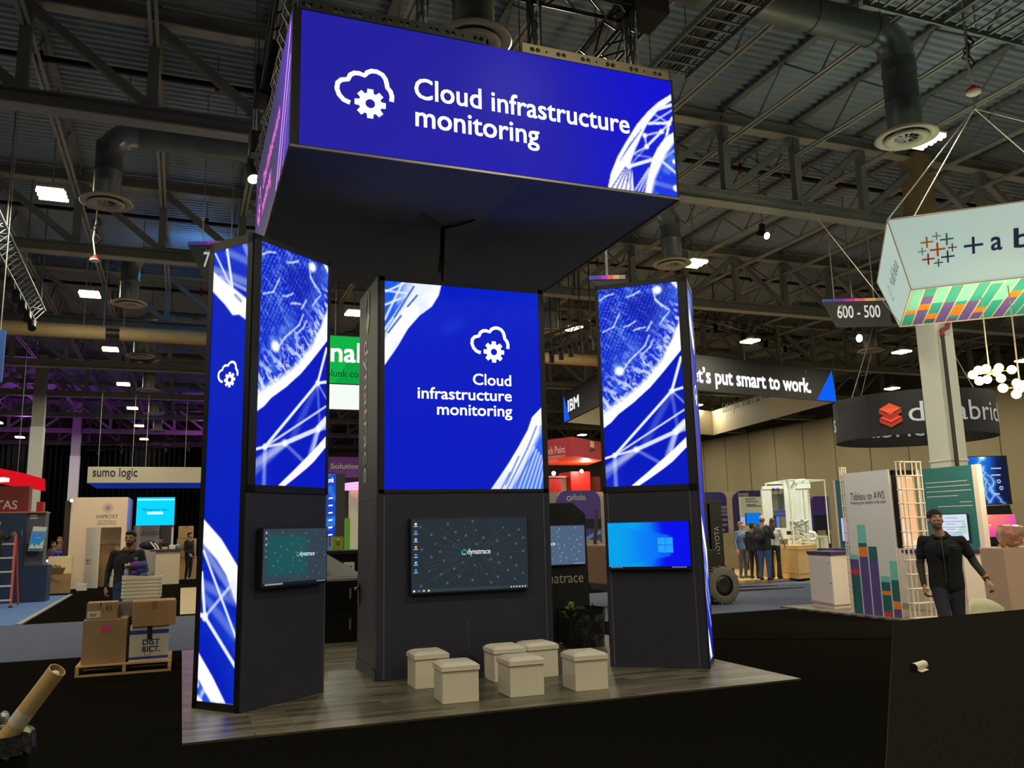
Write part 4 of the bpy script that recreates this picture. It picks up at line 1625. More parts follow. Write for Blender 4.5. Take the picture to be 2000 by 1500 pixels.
# ---- pallet with a load of boxes
px0, px1, py0, py1 = -1.14, -.06, 11.82, 12.82
pt = thing('wooden_pallet', 'wooden pallet under the stacked cartons', 'pallet', (-.6, 12.3, .001), 0)
mb = MB()
for k in range(7):
    y = py0 + .005 + (py1 - py0 - .1) * k / 6
    mb.box(px0, px1, y, y + .095, .112, .13, M_PINE)
mb.build('deck_boards', pt)
for x in (px0, (px0 + px1) / 2 - .02, px1 - .04):
    mb = MB()
    mb.box(x, x + .04, py0, py1, .02, .112, M_PINE)
    mb.build('stringer', pt)
mb = MB()
for y in (py0, (py0 + py1) / 2 - .05, py1 - .1):
    mb.box(px0, px1, y, y + .1, .001, .02, M_PINE)
mb.build('bottom_boards', pt)


def carton(label, x0, x1, y0, y1, z0, z1, m=None, rz=0.0, tape=True, extra=None, flaps=False):
    m = m or M_CARD
    c = ((x0 + x1) / 2, (y0 + y1) / 2, z0)
    t = thing('cardboard_box', label, 'box', c, rz)
    a, b, h = (x1 - x0) / 2, (y1 - y0) / 2, z1 - z0
    q = L(t)
    q.box(-a, a, -b, b, 0, h - .004, m)
    q.build('carton', t, bev=.006)
    q = L(t)
    q.box(-a + .003, a - .003, -b + .003, -.004, h - .004, h + .002, m)
    q.box(-a + .003, a - .003, .004, b - .003, h - .004, h + .002, m)
    q.build('flap', t)
    if tape:
        q = L(t)
        q.box(-a - .001, a + .001, -.03, .03, h + .002, h + .0035, M_TAPE)
        q.box(-.03, .03, -b - .0015, -b - .0005, h - .1, h, M_TAPE)
        q.build('tape_strip', t)
    W_ = WM[t.name]
    Fq = Fr(W_ @ Vector((-a, -b - .001, 0)), W_.to_3x3() @ Vector((1, 0, 0)))
    if extra:
        extra(t, Fq, 2 * a, h)
    return t


def ex_pink(t, F, W, H):
    q = MB()
    q.fpoly(F, [(.215, .375), (.315, .40), (.32, .465), (.21, .445)], .002, mat('pink_label', (224, 66, 140), .6))
    q.build('pink_sticker', t, label='bright pink sticker')


def ex_small(t, F, W, H):
    q = MB()
    q.fpoly(F, [(.01, .02), (.16, .02), (.16, .10), (.01, .10)], .002, M_WHITE)
    for k in range(12):
        q.fpoly(F, [(.04 + .006 * k, .035), (.043 + .006 * k, .035), (.043 + .006 * k, .07), (.04 + .006 * k, .07)], .003, M_INK)
    q.build('address_label', t, label='white barcode label')
    q = MB()
    q.fdisc(F, (.25, .13), .03, .002, M_INK, 16, .02)
    q.fpoly(F, [(.24, .09), (.26, .09), (.26, .17), (.24, .17)], .0025, M_CARD)
    q.build('printed_mark', t)
    q = MB()
    q.fpoly(F, [(.145, H), (.165, H), (.158, H - .07)], .002, M_INK)
    q.build('notch', t)


def ex_district(t, F, W, H):
    q = MB()
    q.fpoly(F, [(0, H - .09), (W, H - .09), (W, H - .04), (0, H - .04)], .0015, mat('blue_band', (40, 62, 140), .6))
    q.fpoly(F, [(0, .03), (W, .03), (W, .06), (0, .06)], .0015, mat('blue_band'))
    q.ftext(F, 'DIST', W * .34, .20, M_NAVY, width=.19, h=.095, off=.003, bold=.02)
    q.ftext(F, 'RICT.', W * .34, .115, M_NAVY, width=.20, h=.095, off=.003, bold=.02)
    q.build('printing', t)
    q = MB()
    q.fpoly(F, [(.2, H - .16), (.26, H - .16), (.255, H), (.195, H)], .003, mat('black_tape', (30, 26, 24), .4))
    q.build('black_tape', t)
    q = MB()
    q.fpath(F, [(.21 + .035 * math.cos(k * .5), .12 + .06 * math.sin(k * .5)) for k in range(13)], .006, .003, mat('red_scribble', (170, 60, 50), .6), closed=True)
    q.build('red_loop', t)


def ex_st(t, F, W, H):
    q = MB()
    q.ftext(F, 'ST', W * .56, H * .60, M_INK, width=.13, h=.13, off=.003, bold=.03)
    q.ftext(F, 'C', W * .60, H * .18, M_INK, width=.08, h=.13, off=.003, bold=.03)
    q.build('printing', t)


carton('tall brown carton with a pink sticker on the front left of the pallet', -1.09, -.59, 11.9, 12.36, .13, .66, M_CARD, 0, False, ex_pink)
carton('small brown carton with a barcode label on top of the pink-stickered box', -1.07, -.72, 11.98, 12.30, .663, .86, M_CARD, .02, False, ex_small)
carton('white carton with blue bands at the front right of the pallet', -.56, -.11, 11.87, 12.27, .13, .55, mat('white_carton', (206, 196, 176), .6), .03, False, ex_district)
carton('brown carton with clear tape lying on the white blue-banded carton', -.545, -.04, 11.84, 12.3, .554, .86, mat('cardboard_warm', (168, 130, 88), .8, vary=.05), .05, True)
carton('grey carton with black letters between the pallet cartons', -.86, -.40, 12.37, 12.46, .13, .83, mat('grey_carton', (128, 116, 110), .7), .02, False, ex_st)

# ---- stack of nested white bins
M_BIN = mat('white_plastic', (226, 218, 200), .45)
bx, by = -.47, 12.64
for k in range(6):
    lab = ['lowest and tallest white bin of the nested stack on the pallet', 'second white nested bin from the bottom', 'third white nested bin from the bottom', 'fourth white nested bin from the bottom',
           'fifth white nested bin from the bottom', 'topmost white nested bin with a bent rim'][k]
    z = .131 + .047 * k
    h = .77
    t = thing('nested_bin', lab, 'bin', (bx, by, z), 0, 'nested white bins')
    q = L(t)
    
    def sq(r, zz):
        return [(r * sx, r * sy * .72, zz) for sx, sy in ((-1, -.8), (-.8, -1), (.8, -1), (1, -.8), (1, .8), (.8, 1), (-.8, 1), (-1, .8))]
    vs = sq(.185, 0) + sq(.232, h) + sq(.225, h) + sq(.178, .012)
    fs = [(r * 8 + i, r * 8 + (i + 1) % 8, r * 8 + 8 + (i + 1) % 8, r * 8 + 8 + i) for r in range(3) for i in range(8)]
    q.add(vs, fs + [tuple(range(8))[::-1], tuple(range(24, 32))], M_BIN)
    q.build('tub', t)
    q = L(t)
    vs = sq(.233, h - .03) + sq(.246, h - .03) + sq(.246, h) + sq(.227, h)
    if k == 5:
        vs = [(p[0], p[1], p[2] + (.03 if p[0] < -.05 and p[1] < 0 and i >= 16 else 0)) for i, p in enumerate(vs)]
    q.add(vs, fs, M_BIN)
    q.build('rim', t)

# ---- cardboard tube standing in a black bag, front left
_b = Dp(-24, 1436, 4.9)
bn = thing('waste_bin', 'black lined waste bin at the front left corner', 'bin', (_b.x, _b.y, 0))
q = L(bn)
bz = _b.z
q.lathe([(.2, .0), (.235, bz - .02), (.245, bz), (.235, bz + .01), (.225, bz - .01), (.195, bz - .2), (0, bz - .21)], (0, 0, 0), mat('black_liner', (16, 15, 16), .4, bump=.6, bscale=20), 28)
q.build('bin_body', bn)
q = L(bn)
rs = random.Random(5)
for k in range(20):
    a0, a1 = 2 * PI * k / 20, 2 * PI * (k + 1) / 20
    q.add([(.246 * math.cos(a0), .246 * math.sin(a0), bz + .015), (.246 * math.cos(a1), .246 * math.sin(a1), bz + .015), (.256 * math.cos(a1), .256 * math.sin(a1), bz - .1 + rs.uniform(-.03, .03)), (.256 * math.cos(a0), .256 * math.sin(a0), bz - .1 + rs.uniform(-.03, .03))], [(0, 1, 2, 3)], mat('black_liner'))
q.build('bag_edge', bn)
tp = Dp(112, 1308, 5.0)
bt = Dp(26, 1422, 5.0)
tt = thing('cardboard_tube', 'long brown cardboard tube leaning out of the waste bin', 'tube', bt)
ax = (tp - bt).normalized()
mb = MB()
base = tp - ax * .50
R_ = .051
mb.cyl(base, tp, R_, M_CARD2, n=20, caps=False)
mb.cyl(base, tp, R_ - .005, M_CARD, n=20, caps=False)
o = ax.orthogonal().normalized()
o2 = ax.cross(o)
vs = [tp + (o * math.cos(2 * PI * k / 20) + o2 * math.sin(2 * PI * k / 20)) * r for r in (R_, R_ - .005) for k in range(20)]
mb.add(vs, [(k, (k + 1) % 20, 20 + (k + 1) % 20, 20 + k) for k in range(20)], M_CARD2)
mb.build('tube_wall', tt)
mb = MB()
mb.cyl(base + ax * .1, base + ax * .2, R_ + .001, mat('paper_label', (206, 196, 172), .6), n=20, caps=False)
mb.build('paper_label', tt)
mb = MB()
mb.ell(tp - ax * .03, (.03, .03, .02), M_WHITE, 8, 6)
mb.build('paper_stuffing', tt)
mb = MB()
mb.add([Dp(52, 1418, 4.9), Dp(62, 1424, 4.85), Dp(60, 1432, 4.85), Dp(44, 1428, 4.9)], [(0, 1, 2, 3)], mat('crumpled_paper', (206, 204, 150), .7))
b_ = Dp(8, 1402, 5.0)
mb.ell(b_, (.03, .03, .04), mat('foil', (170, 170, 168), .25, .8), 8, 6)
tag(mb.build('paper_scrap'), 'crumpled paper and foil on top of the waste bin', 'litter')

# ---- HAPROXY meeting box
M_PINKW = mat('pinkish_white', (222, 198, 170), .6)
hp = thing('booth_room', 'white booth room with a starburst logo above its open doorway', 'booth', (-2.7, 34.3, 0))
x0, x1, y0, y1, hz = -3.68, -1.86, 33.5, 35.8, 3.16
dx0, dx1, dh = -2.62, -2.02, 2.1
mb = MB()
mb.box(x0, dx0 - .5, y0, y0 + .08, 0, hz, M_PINKW)
mb.box(dx0 - .5, dx1, y0, y0 + .08, dh, hz, M_PINKW)
mb.box(dx1, x1, y0, y0 + .08, 0, hz, M_PINKW)
mb.box(x0, x0 + .08, y0 + .08, y1, 0, hz, M_PINKW)
mb.box(x0, x1, y1, y1 + .08, 0, hz, M_PINKW)
mb.build('front_wall', hp)
mb = MB()
mb.box(x1, x1 + .05, y0 + .02, y1, 0, hz - .02, mat('purple_blue_side', (120, 126, 220), .6, vary=.3, vscale=2))  # purple-blue panel, tone uneven at random
mb.build('side_wall', hp)
mb = MB()
mb.box(dx0 - .5, dx1, y0 + .9, y0 + .95, 0, dh, mat('interior_drape', (186, 174, 130), .8))
mb.box(dx0 - .3, dx1 - .25, y0 + .84, y0 + .9, 0, 1.5, mat('interior_tan', (150, 116, 74), .8))
mb.box(dx1 - .3, dx1, y0 + .3, y0 + .8, 0, .35, M_WHITE)
mb.box(dx1 - .25, dx1, y0 + .3, y0 + .8, .37, .7, M_WHITE)
mb.build('interior', hp)
mb = MB()
mb.beam((dx0 - .5, y0 - .01, dh / 2), (dx0 - .05, y0 - .42, dh / 2), dh - .04, .04, M_WHITE, up=(.7, .7, 0))
dr = mb.build('door_leaf', hp)
mb = MB()
mb.cyl((dx0 - .42, y0 - .13, .98), (dx0 - .42, y0 - .19, .98), .02, M_SEAM, n=8)
mb.beam((dx0 - .45, y0 - .18, .98), (dx0 - .3, y0 - .32, .98), .02, .02, M_SEAM)
mb.build('lever_handle', dr)
FH = Fr((x0, y0 - .002, 0), (1, 0, 0))
mb = MB()
cu, cv = FH.uv(211, 992)
rs = random.Random(1)
for k in range(60):
    a, r = k * 2.399, .022 * math.sqrt(k) * 1.15
    mb.fdisc(FH, (cu + r * math.cos(a), cv + r * math.sin(a)), .008 + .014 * (1 - r / .2), .001, M_NAVY, 7)
mb.build('logo', hp)
mb = MB()
mb.ptext(FH, 'HAPROXY', (188, 1013), (230, 1012), M_INK, h=.2, off=.001)
mb.ptext(FH, 'High Performance', (191, 1020), (226, 1019), M_INK, h=.1, off=.001)
mb.ptext(FH, 'Application Delivery', (189, 1025), (228, 1024), M_INK, h=.1, off=.001)
mb.build('lettering', hp)
mb = MB()
p = aY(141, 977, 33.3)
mb.cyl(p, p + Vector((0, -.12, -.02)), .05, M_BLACK, n=10)
mb.ell(p + Vector((0, -.13, -.02)), .05, glow('spot_white', (255, 250, 240), 12), 8, 6)
l_ = bpy.data.lights.new('booth_room_fill', 'SPOT')  # fill spot with no fixture, added to brighten the booth room front
l_.energy = 360
l_.color = (1, .88, .72)
l_.spot_size = 1.3
l_.spot_blend = .8
l_.shadow_soft_size = .15
o = bpy.data.objects.new('booth_room_fill', l_)
o.location = (-2.2, 29.0, 5.5)
o.rotation_euler = (Vector((-2.3, 33.5, 1.4)) - o.location).to_track_quat('-Z', 'Y').to_euler()
COL.objects.link(o)
tag(mb.build('spotlight'), 'small lit spotlight clamped to the top corner of the white booth room', 'spotlight')

# white arched panel and dark post beside it
mb = MB()
F = Fr((aY(120, 1100, 35).x, 35, 0), (1, 0, 0))
W_ = aY(137, 1100, 35).x - aY(120, 1100, 35).x
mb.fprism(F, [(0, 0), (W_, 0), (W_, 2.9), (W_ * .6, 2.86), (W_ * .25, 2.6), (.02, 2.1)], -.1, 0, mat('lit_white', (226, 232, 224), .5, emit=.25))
tag(mb.build('arched_panel'), 'white arched display panel left of the booth room', 'panel')
mb = MB()
mb.box(-3.86, -3.70, 33.45, 33.7, 0, 3.05, mat('dark_brown_post', (44, 30, 24), .6))
tag(mb.build('dark_post'), 'dark upright post at the left edge of the booth room', 'post')

# ---- cyan screen on a post, panel with text, counter
cs = thing('cyan_screen', 'bright cyan screen above the white counter', 'screen', (-.97, 35, 2.15))
F = Fr((-1.64, 34.96, 2.15), (1, 0, 0))
mb = MB()
mb.fbox(F, 0, 1.35, 0, 1.07, -.08, 0, M_BLACK)
mb.build('housing', cs)
mb = MB()
mb.fpoly(F, [(0.01, .01), (1.34, .01), (1.34, 1.06), (.01, 1.06)], .003, glow('cyan_light', (10, 200, 250), 1.2))
mb.ftext(F, 'Manage your data', .22, .56, glow('deep_cyan', (0, 60, 120), 1.0), width=.86, h=.14, off=.006)
mb.fprism(F, [(.4, .42), (.92, .42), (.95, .46), (.92, .52), (.4, .52), (.37, .46)], .004, .006, glow('pale_cyan', (190, 245, 255), 1.3))
mb.fpoly(F, [(.03, .95), (1.32, .95), (1.32, .99), (.03, .99)], .005, glow('pale_cyan'))
mb.build('screen', cs)
mb = MB()
mb.box(-.38, -.30, 35.12, 35.2, 0, 2.6, M_WHITE)
mb.box(-1.0, -.3, 35.03, 35.13, 2.5, 2.6, M_WHITE)
mb.build('stand_post', cs)
pn = thing('text_signboard', 'pale wall panel with two lines of text below the cyan screen', 'panel', (-1.2, 36, 0))
mb = MB()
mb.box(-1.75, -.82, 36, 36.06, 0, 2.2, mat('pale_grey_panel', (176, 166, 152), .6))
mb.build('board', pn)
mb = MB()
F = Fr((-1.75, 35.995, 0), (1, 0, 0))
mb.ptext(F, 'Test automation', (277, 1041), (310, 1040), M_INK, h=.12, off=.001)
mb.ptext(F, 'with confidence', (273, 1046), (311, 1045), M_INK, h=.12, off=.001)
mb.build('lettering', pn)
mb = MB()
mb.box(-.8, -.4, 36.4, 36.46, 0, 2.3, mat('slate_panel', (78, 76, 78), .7))
tag(mb.build('slate_panel'), 'dark slate panel beside the text panel', 'panel')
wc = thing('white_counter', 'white booth counter under the cyan screen', 'counter', (-.5, 34.5, 0))
F = Fr((0, 34.0, 0), (1, 0, 0))
c0, c1 = aY(303, 1100, 34).x, aY(351, 1100, 34).x
mb = MB()
mb.box(c0, c1, 34.0, 35.0, 0, 1.2, mat('cream_laminate', (206, 190, 162), .5))
mb.build('body', wc, bev=.02)
mb = MB()
mb.box(c0 - .2, c1 + .06, 33.9, 35.1, 1.2, 1.26, mat('dark_counter_top', (60, 66, 80), .3))
mb.build('top', wc)
bgq = thing('duffel_bag', 'dark purple bag on the left end of the white counter', 'bag', (c0 - .1, 34.3, 1.261))
mb = L(bgq)
mb.ell((-.15, 0, .17), (.34, .2, .17), mat('dark_purple', (38, 26, 44), .8), 14, 8)
mb.build('bag', bgq)
mb = L(bgq)
mb.tube([(-.1, -.2, .28), (.05, -.26, .1), (.1, -.28, 0)], .03, M_WHITE, 6)
mb.tube([(.05, -.2, .24), (.16, -.26, .1), (.2, -.28, 0)], .03, M_WHITE, 6)
mb.build('strap', bgq)
bl = thing('blue_ball', 'small blue ball on the right end of the white counter', 'ball', (c1 - .1, 34.6, 1.261))
mb = L(bl)
mb.ell((0, 0, .1), .1, mat('sky_blue', (60, 150, 220), .4), 12, 8)
mb.build('ball', bl)
for k, (dx, h, c, lab) in enumerate([(.3, .09, (190, 170, 120), 'tan carton lying on the white counter'), (.55, .16, (214, 208, 190), 'white tub standing on the white counter'), (.78, .12, (120, 96, 60), 'brown packet on the white counter')]):
    mb = MB()
    mb.cbox((c0 + dx, 34.4, 1.261 + h / 2), (.2, .2, h), mat('counter_item_%d' % k, c, .6), .2 * k)
    tag(mb.build('packet', bev=.02), lab, 'packet')

# boxes behind the counter on the right
for k, (x, y, z, s, lab) in enumerate([(.15, 38, 0, .9, 'bottom carton of the stack left of the man in a black suit'), (.2, 38, .9, .75, 'middle carton of the stack left of the man in a black suit'), (.15, 38, 1.65, .55, 'top carton of the stack left of the man in a black suit')]):
    carton(lab, x - s / 2, x + s / 2, y - .4, y + .4, z, z + s - .01 if k < 2 else z + .5, M_CARD2, .05 * k - .05)

# ---- Veritas style booth: dark blue wall, grey display, cabinet
M_NB = mat('dark_blue_laminate', (34, 50, 84), .55, vary=.06)
M_GR = mat('slate_grey_laminate', (88, 88, 96), .6)
vt = thing('blue_booth_wall', 'dark blue booth wall with a slate display bay at the far left', 'booth', (-5, 27.4, 0))
mb = MB()
mb.box(-12, -4.06, 27, 27.8, .012, 2.44, M_NB)
mb.box(-4.06, -3.6, 27.1, 27.8, 1.0, 2.44, M_GR)
mb.build('wall_panels', vt)
mb = MB()
mb.box(-4.12, -3.45, 26.98, 27.8, .012, 1.0, M_NB)
mb.build('base_cabinet', vt)
mb = MB()
mb.box(-12, -3.58, 26.98, 27.82, 2.44, 2.48, mat('orange_edge', (190, 120, 80), .5))  # plain orange strip along the wall top
mb.build('top_edge', vt)
mb = MB()
for p in ((43, 1041), (35, 1151)):
    q = aY(*p, 26.98)
    mb.cbox(q, (.03, .04, .16), M_SEAM)
mb.build('door_pull', vt)
mb = MB()
F = Fr((-4.06, 27.09, 0), (1, 0, 0))
for k, (a, b) in enumerate((((60, 1009), (72, 1008)), ((59, 1014), (74, 1013)))):
    ua, ub = F.uv(*a), F.uv(*b)
    mb.fpoly(F, [ua, ub, (ub[0], ub[1] + .04), (ua[0], ua[1] + .04)], .002, mat('pale_print', (190, 190, 190), .6))
mb.build('printing', vt)
tb_ = thing('tilted_display', 'tilted poster display with blue and white waves on the dark blue cabinet', 'display', aY(70, 1078, 26.9))
P = [aY(54, 1076, 26.85), aY(82, 1076, 26.85), aY(92, 1029, 26.85), aY(65, 1028, 26.85)]
mb = MB()
b_ = Vector((0, .05, 0))
mb.hexa([p for p in P] + [p + b_ for p in P], M_WHITE)
mb.build('board', tb_)
mb = MB()
mb.box(-4.0, -3.7, 26.9, 27.12, 1.3, 1.6, M_BLACK)
mb.build('bracket', tb_)
U_ = (P[1] - P[0]).normalized()
V_ = (P[3] - P[0])
lw_, lh_ = (P[1] - P[0]).length, V_.length
mb = MB()
pp = lambda u, v: P[0] + (P[1] - P[0]) * u + V_ * v + Vector((0, -.004, 0))
mb.poly([pp(.03, .1), pp(.97, .1), pp(.97, .72), pp(.03, .72)], mat('poster_blue', (40, 130, 200), .5, emit=.25))
mb.poly([pp(.03, .72), pp(.97, .72), pp(.97, .80), pp(.03, .80)], mat('poster_violet', (130, 110, 180), .5, emit=.2))
mb.poly([pp(.03, .80), pp(.97, .80), pp(.97, .98), pp(.03, .98)], mat('poster_pale', (176, 200, 180), .5, emit=.2))
mb.poly([pp(.03, .02), pp(.97, .02), pp(.97, .10), pp(.03, .10)], mat('poster_deep', (36, 90, 150), .5, emit=.2))
b2 = Vector((0, -.003, 0))
mb.poly([q + b2 for q in (pp(.03, .1), pp(.97, .1), pp(.97, .42), pp(.8, .34), pp(.7, .2), pp(.5, .28), pp(.4, .16), pp(.2, .3), pp(.1, .2))], mat('poster_sand', (190, 200, 150), .5, emit=.2))
mb.poly([q + b2 for q in (pp(.4, .52), pp(.7, .52), pp(.7, .56), pp(.4, .56))], M_WHITE)
mb.build('poster', tb_)
hd2 = thing('red_header', 'dark red booth header with large white letters', 'sign', (-6, 27.6, 2.48))
mb = MB()
mb.box(-12, -4.06, 27.2, 27.7, 2.48, 3.2, mat('dark_red', (120, 34, 34), .6))
mb.build('board', hd2)
mb = MB()
F = Fr((-6, 27.195, 2.48), (1, 0, 0))
b = F.uv(33, 994)
mb.ftext(F, 'VERITAS', b[0], b[1], M_WHITE, width=1.15, h=.34, off=.003, align='R', bold=.01)
mb.build('lettering', hd2)
mb = MB()
q0, q1 = aY(70, 1003, 29), aY(85, 980, 29)
mb.box(q0.x, q1.x, 29, 29.4, 0, q1.z, mat('bright_red', (170, 30, 28), .5))
tag(mb.build('red_signboard'), 'narrow red panel standing behind the white column', 'panel')
# glowing red hanging sign
rs_ = thing('red_cube_sign', 'glowing red hanging sign with a white emblem at the far left', 'hanging sign', aY(18, 945, 36))
a, b, c, d = aY(-14, 912, 36), aY(34, 925, 35.4), aY(34, 951, 35.4), aY(-14, 942, 36)
mb = MB()
back = Vector((.5, 3, 0))
mb.hexa([d, c, c + back, d + back, a, b, b + back, a + back], glow('red_lit', (226, 20, 34), .9))
mb.build('box', rs_)
mb = MB()
F = Fr(d, (c - d).normalized(), (0, 0, 1))
F = Fr(d, Vector((c.x - d.x, c.y - d.y, 0)))
ec = F.uv(10, 931)
for k in range(3):
    for j in range(2):
        mb.fpoly(F, [(ec[0] - .2 + .14 * k + .02 * j, ec[1] - .2 + .2 * j), (ec[0] - .08 + .14 * k + .02 * j, ec[1] - .2 + .2 * j), (ec[0] - .07 + .14 * k, ec[1] - .02 + .2 * j), (ec[0] - .21 + .14 * k, ec[1] - .02 + .2 * j)], .01, WHITE_LED)
mb.build('emblem', rs_)
mb = MB()
for p in (a, b):
    mb.cyl(p, Vector((p.x, p.y, HZ)), .015, M_STEEL, n=5)
mb.build('hanging_wire', rs_)

# orange step ladder at the left edge
M_OR = mat('orange_fibreglass', (196, 78, 54), .5)
ld_ = thing('step_ladder', 'orange step ladder at the left edge', 'ladder', (-4.1, 25.2, .012))
for x, sgn in ((.12, 1), (-.40, 1)):
    mb = L(ld_)
    mb.beam((x, -.1, 0), (x - .08 * (1 if x > 0 else -1), .35, 1.85), .06, .03, M_OR)
    mb.beam((x + .02, .9, 0), (x - .08 * (1 if x > 0 else -1), .40, 1.85), .04, .03, M_OR)
    mb.build('side_rail', ld_)
for k in range(5):
    f = .1 + .19 * k
    mb = L(ld_)
    mb.box(-.40 + .08 * f, .12 - .08 * f, -.1 + .45 * f - .05, -.1 + .45 * f + .05, 1.85 * f - .02, 1.85 * f + .02, M_WHITE)
    mb.build('tread', ld_)
for x in (.12, -.40):
    mb = L(ld_)
    mb.cbox((x, -.1, .02), (.08, .08, .04), M_BLACK)
    mb.build('rubber_foot', ld_)

# cartons and white box stack between the blue cabinet and the booth room
carton('open brown carton on the carpet left of the booth room', -3.95, -3.30, 31.0, 31.6, 0, .62, M_CARD, .1, False)
of = thing('carton_flap', 'loose flap board leaning on the open brown carton', 'cardboard', (-3.6, 30.9, .6))
mb = MB()
mb.add([(-3.9, 30.95, .60), (-3.5, 30.9, .60), (-3.42, 30.75, .82), (-3.84, 30.8, .82)], [(0, 1, 2, 3)], M_CARD2)
mb.add([(-3.9, 30.955, .60), (-3.5, 30.905, .60), (-3.42, 30.755, .82), (-3.84, 30.805, .82)], [(3, 2, 1, 0)], M_CARD2)
mb.build('flap', of)


def ex_atlas(t, F, W, H):
    q = MB()
    q.ftext(F, 'atlas', W * .12, H * .5, M_NAVY, width=.3, h=.2, off=.003, bold=.02)
    q.build('printing', t)


carton('cream carton with dark print stacked behind the open brown carton', -4.05, -3.36, 31.7, 32.3, .40, 1.15, mat('cream_carton', (206, 190, 146), .7), 0, False, ex_atlas)
carton('brown carton supporting the cream carton', -4.0, -3.4, 31.75, 32.25, 0, .395, M_CARD, 0, False)
mb = MB()
mb.box(-3.22, -2.92, 32.2, 32.5, 0, .22, M_WHITE)
tag(mb.build('white_packet'), 'small white packet on the floor by the booth room wall', 'packet')

# small lit counter behind
lc = thing('lit_counter', 'low counter with a glowing violet edge left of the booth room', 'counter', (-4.0, 34, 0))
q0, q1 = aY(91, 1100, 34), aY(135, 1092, 34)
mb = MB()
mb.box(q0.x, q1.x, 34, 35, 0, q1.z - .08, mat('grey_lilac', (150, 140, 150), .6))
mb.build('body', lc)
mb = MB()
mb.box(q0.x - .05, q1.x + .05, 33.95, 35.05, q1.z - .08, q1.z, glow('violet_white', (214, 206, 255), 1.6))
mb.build('lit_edge', lc)
# ================================================================== right side of the hall
M_TEAL = mat('teal_panel', (38, 104, 104), .6)
M_LILAC = mat('lilac_white', (214, 204, 198), .55)
M_PURP = mat('dark_purple_top', (52, 40, 84), .5)
M_GRID = mat('white_wire', (220, 210, 190), .45)
CT_ = {'teal': (38, 106, 104), 'aqua': (110, 186, 172), 'purple': (84, 66, 128), 'orange': (226, 124, 44), 'red': (190, 44, 62), 'deep': (30, 90, 92)}
CM = {k: mat('chart_' + k, v, .6) for k, v in CT_.items()}

# ---- black counter in the right foreground
bc = thing('black_counter', 'black slab-like counter filling the lower right corner', 'counter', (4.2, 3.0, 0))
M_BC = mat('matt_black_top', (30, 29, 24), .92, vary=.4, vscale=90, spec=.0)
top = [G(1745, 1213, 1.0), G(2010, 1189, 1.0), G(2400, 1152, 1.0), Vector((4.6, 1.0, 1.0)), Vector((1.35, 1.05, 1.0)), G(1728, 1540, 1.0)]
top = [Vector((p.x, p.y)) for p in top]
mb = MB()
F = Fr((0, 0, 0), (1, 0, 0), (0, 1, 0))
c = sum(top, Vector((0, 0))) / len(top)
low = [c + (p - c) * .9 + Vector((.12, 0)) for p in top]
mb.fprism(F, [tuple(p) for p in low[::-1]], .0, .96, mat('black_counter_body', (18, 17, 16), .8))
mb.build('body', bc)
mb = MB()
mb.fprism(F, [tuple(p) for p in top[::-1]], .96, 1.0, M_BC)
mb.build('top', bc)
mb = MB()
a, b = top[0], top[-1]
mb.beam((a.x, a.y, .999), (b.x, b.y, .999), .003, .004, mat('worn_edge', (50, 48, 42), .9, spec=0.0))
mb.build('worn_edge', bc)
lp = G(1795, 1309, 1.0)
rl = thing('paper_roll', 'small white roll with a black end lying on the black counter', 'roll', lp)
d = (G(1806, 1304, 1.0) - G(1784, 1311, 1.0))
d.z = 0
ln = d.length
d.normalize()
mb = MB()
p0 = lp - d * ln * .45 + Vector((0, 0, .017))
mb.cyl(p0, p0 + d * ln * .95, .017, mat('paper_roll', (226, 216, 190), .6), n=16)
mb.build('roll', rl)
mb = MB()
mb.cyl(p0 - d * .004, p0 + d * .002, .0172, M_BLACK, n=16)
mb.build('black_end', rl)
mb = MB()
s_ = Vector((d.y, -d.x, 0))
q = p0 + d * .008
mb.add([q + s_ * .012 + Vector((0, 0, -.012)), q + d * ln * .7 + s_ * .012 + Vector((0, 0, -.012)), q + d * ln * .66 + s_ * .028 + Vector((0, 0, -.016)), q + s_ * .030 + Vector((0, 0, -.0165))], [(0, 1, 2, 3)], mat('paper_roll'))
mb.build('loose_end', rl)

# ---- white cabinet with a purple top
cab = thing('white_cabinet', 'white cabinet with a dark purple top at the front of the chart booth', 'cabinet', (11.9, 13.3, .03))
P = [G(1586, 1182, .03), G(1631, 1190, .03), G(1672, 1186, .03)]
A, B, C_ = P
D_ = A + C_ - B
D_ = Vector((C_.x + .35, A.y + .2, .03))
mb = MB()
z1 = 1.03
mb.hexa([A + Vector((0, 0, .07)), B + Vector((0, 0, .07)), C_ + Vector((0, 0, .07)), D_ + Vector((0, 0, .07)), Vector((A.x, A.y, z1)), Vector((B.x, B.y, z1)), Vector((C_.x, C_.y, z1)), Vector((D_.x, D_.y, z1))], M_LILAC)
mb.build('body', cab, bev=.006)
mb = MB()
cc = (A + B + C_ + D_) / 4
sh_ = lambda p, k, z: Vector((cc.x + (p.x - cc.x) * k, cc.y + (p.y - cc.y) * k, z))
mb.hexa([sh_(p, .93, .03) for p in (A, B, C_, D_)] + [sh_(p, .93, .1) for p in (A, B, C_, D_)], M_LILAC)
mb.build('plinth', cab)
mb = MB()
mb.hexa([sh_(p, 1.06, z1) for p in (A, B, C_, D_)] + [sh_(p, 1.06, z1 + .06) for p in (A, B, C_, D_)], M_PURP)
mb.build('top', cab)
mb = MB()
FD = Fr(A + Vector((-.003, -.003, 0)), B - A)
wd = (B - A).length
mb.fprism(FD, [(.02, .1), (wd - .02, .1), (wd - .02, .95), (.02, .95)], -.002, .008, M_LILAC)
mb.build('door', cab)
mb = MB()
for v in (.86, .48):
    u = FD.U * (wd - .06)
    p = FD.p(wd - .06, v, .006)
    mb.ell(p, .014, M_BLACK, 8, 6)
mb.build('lock', cab)


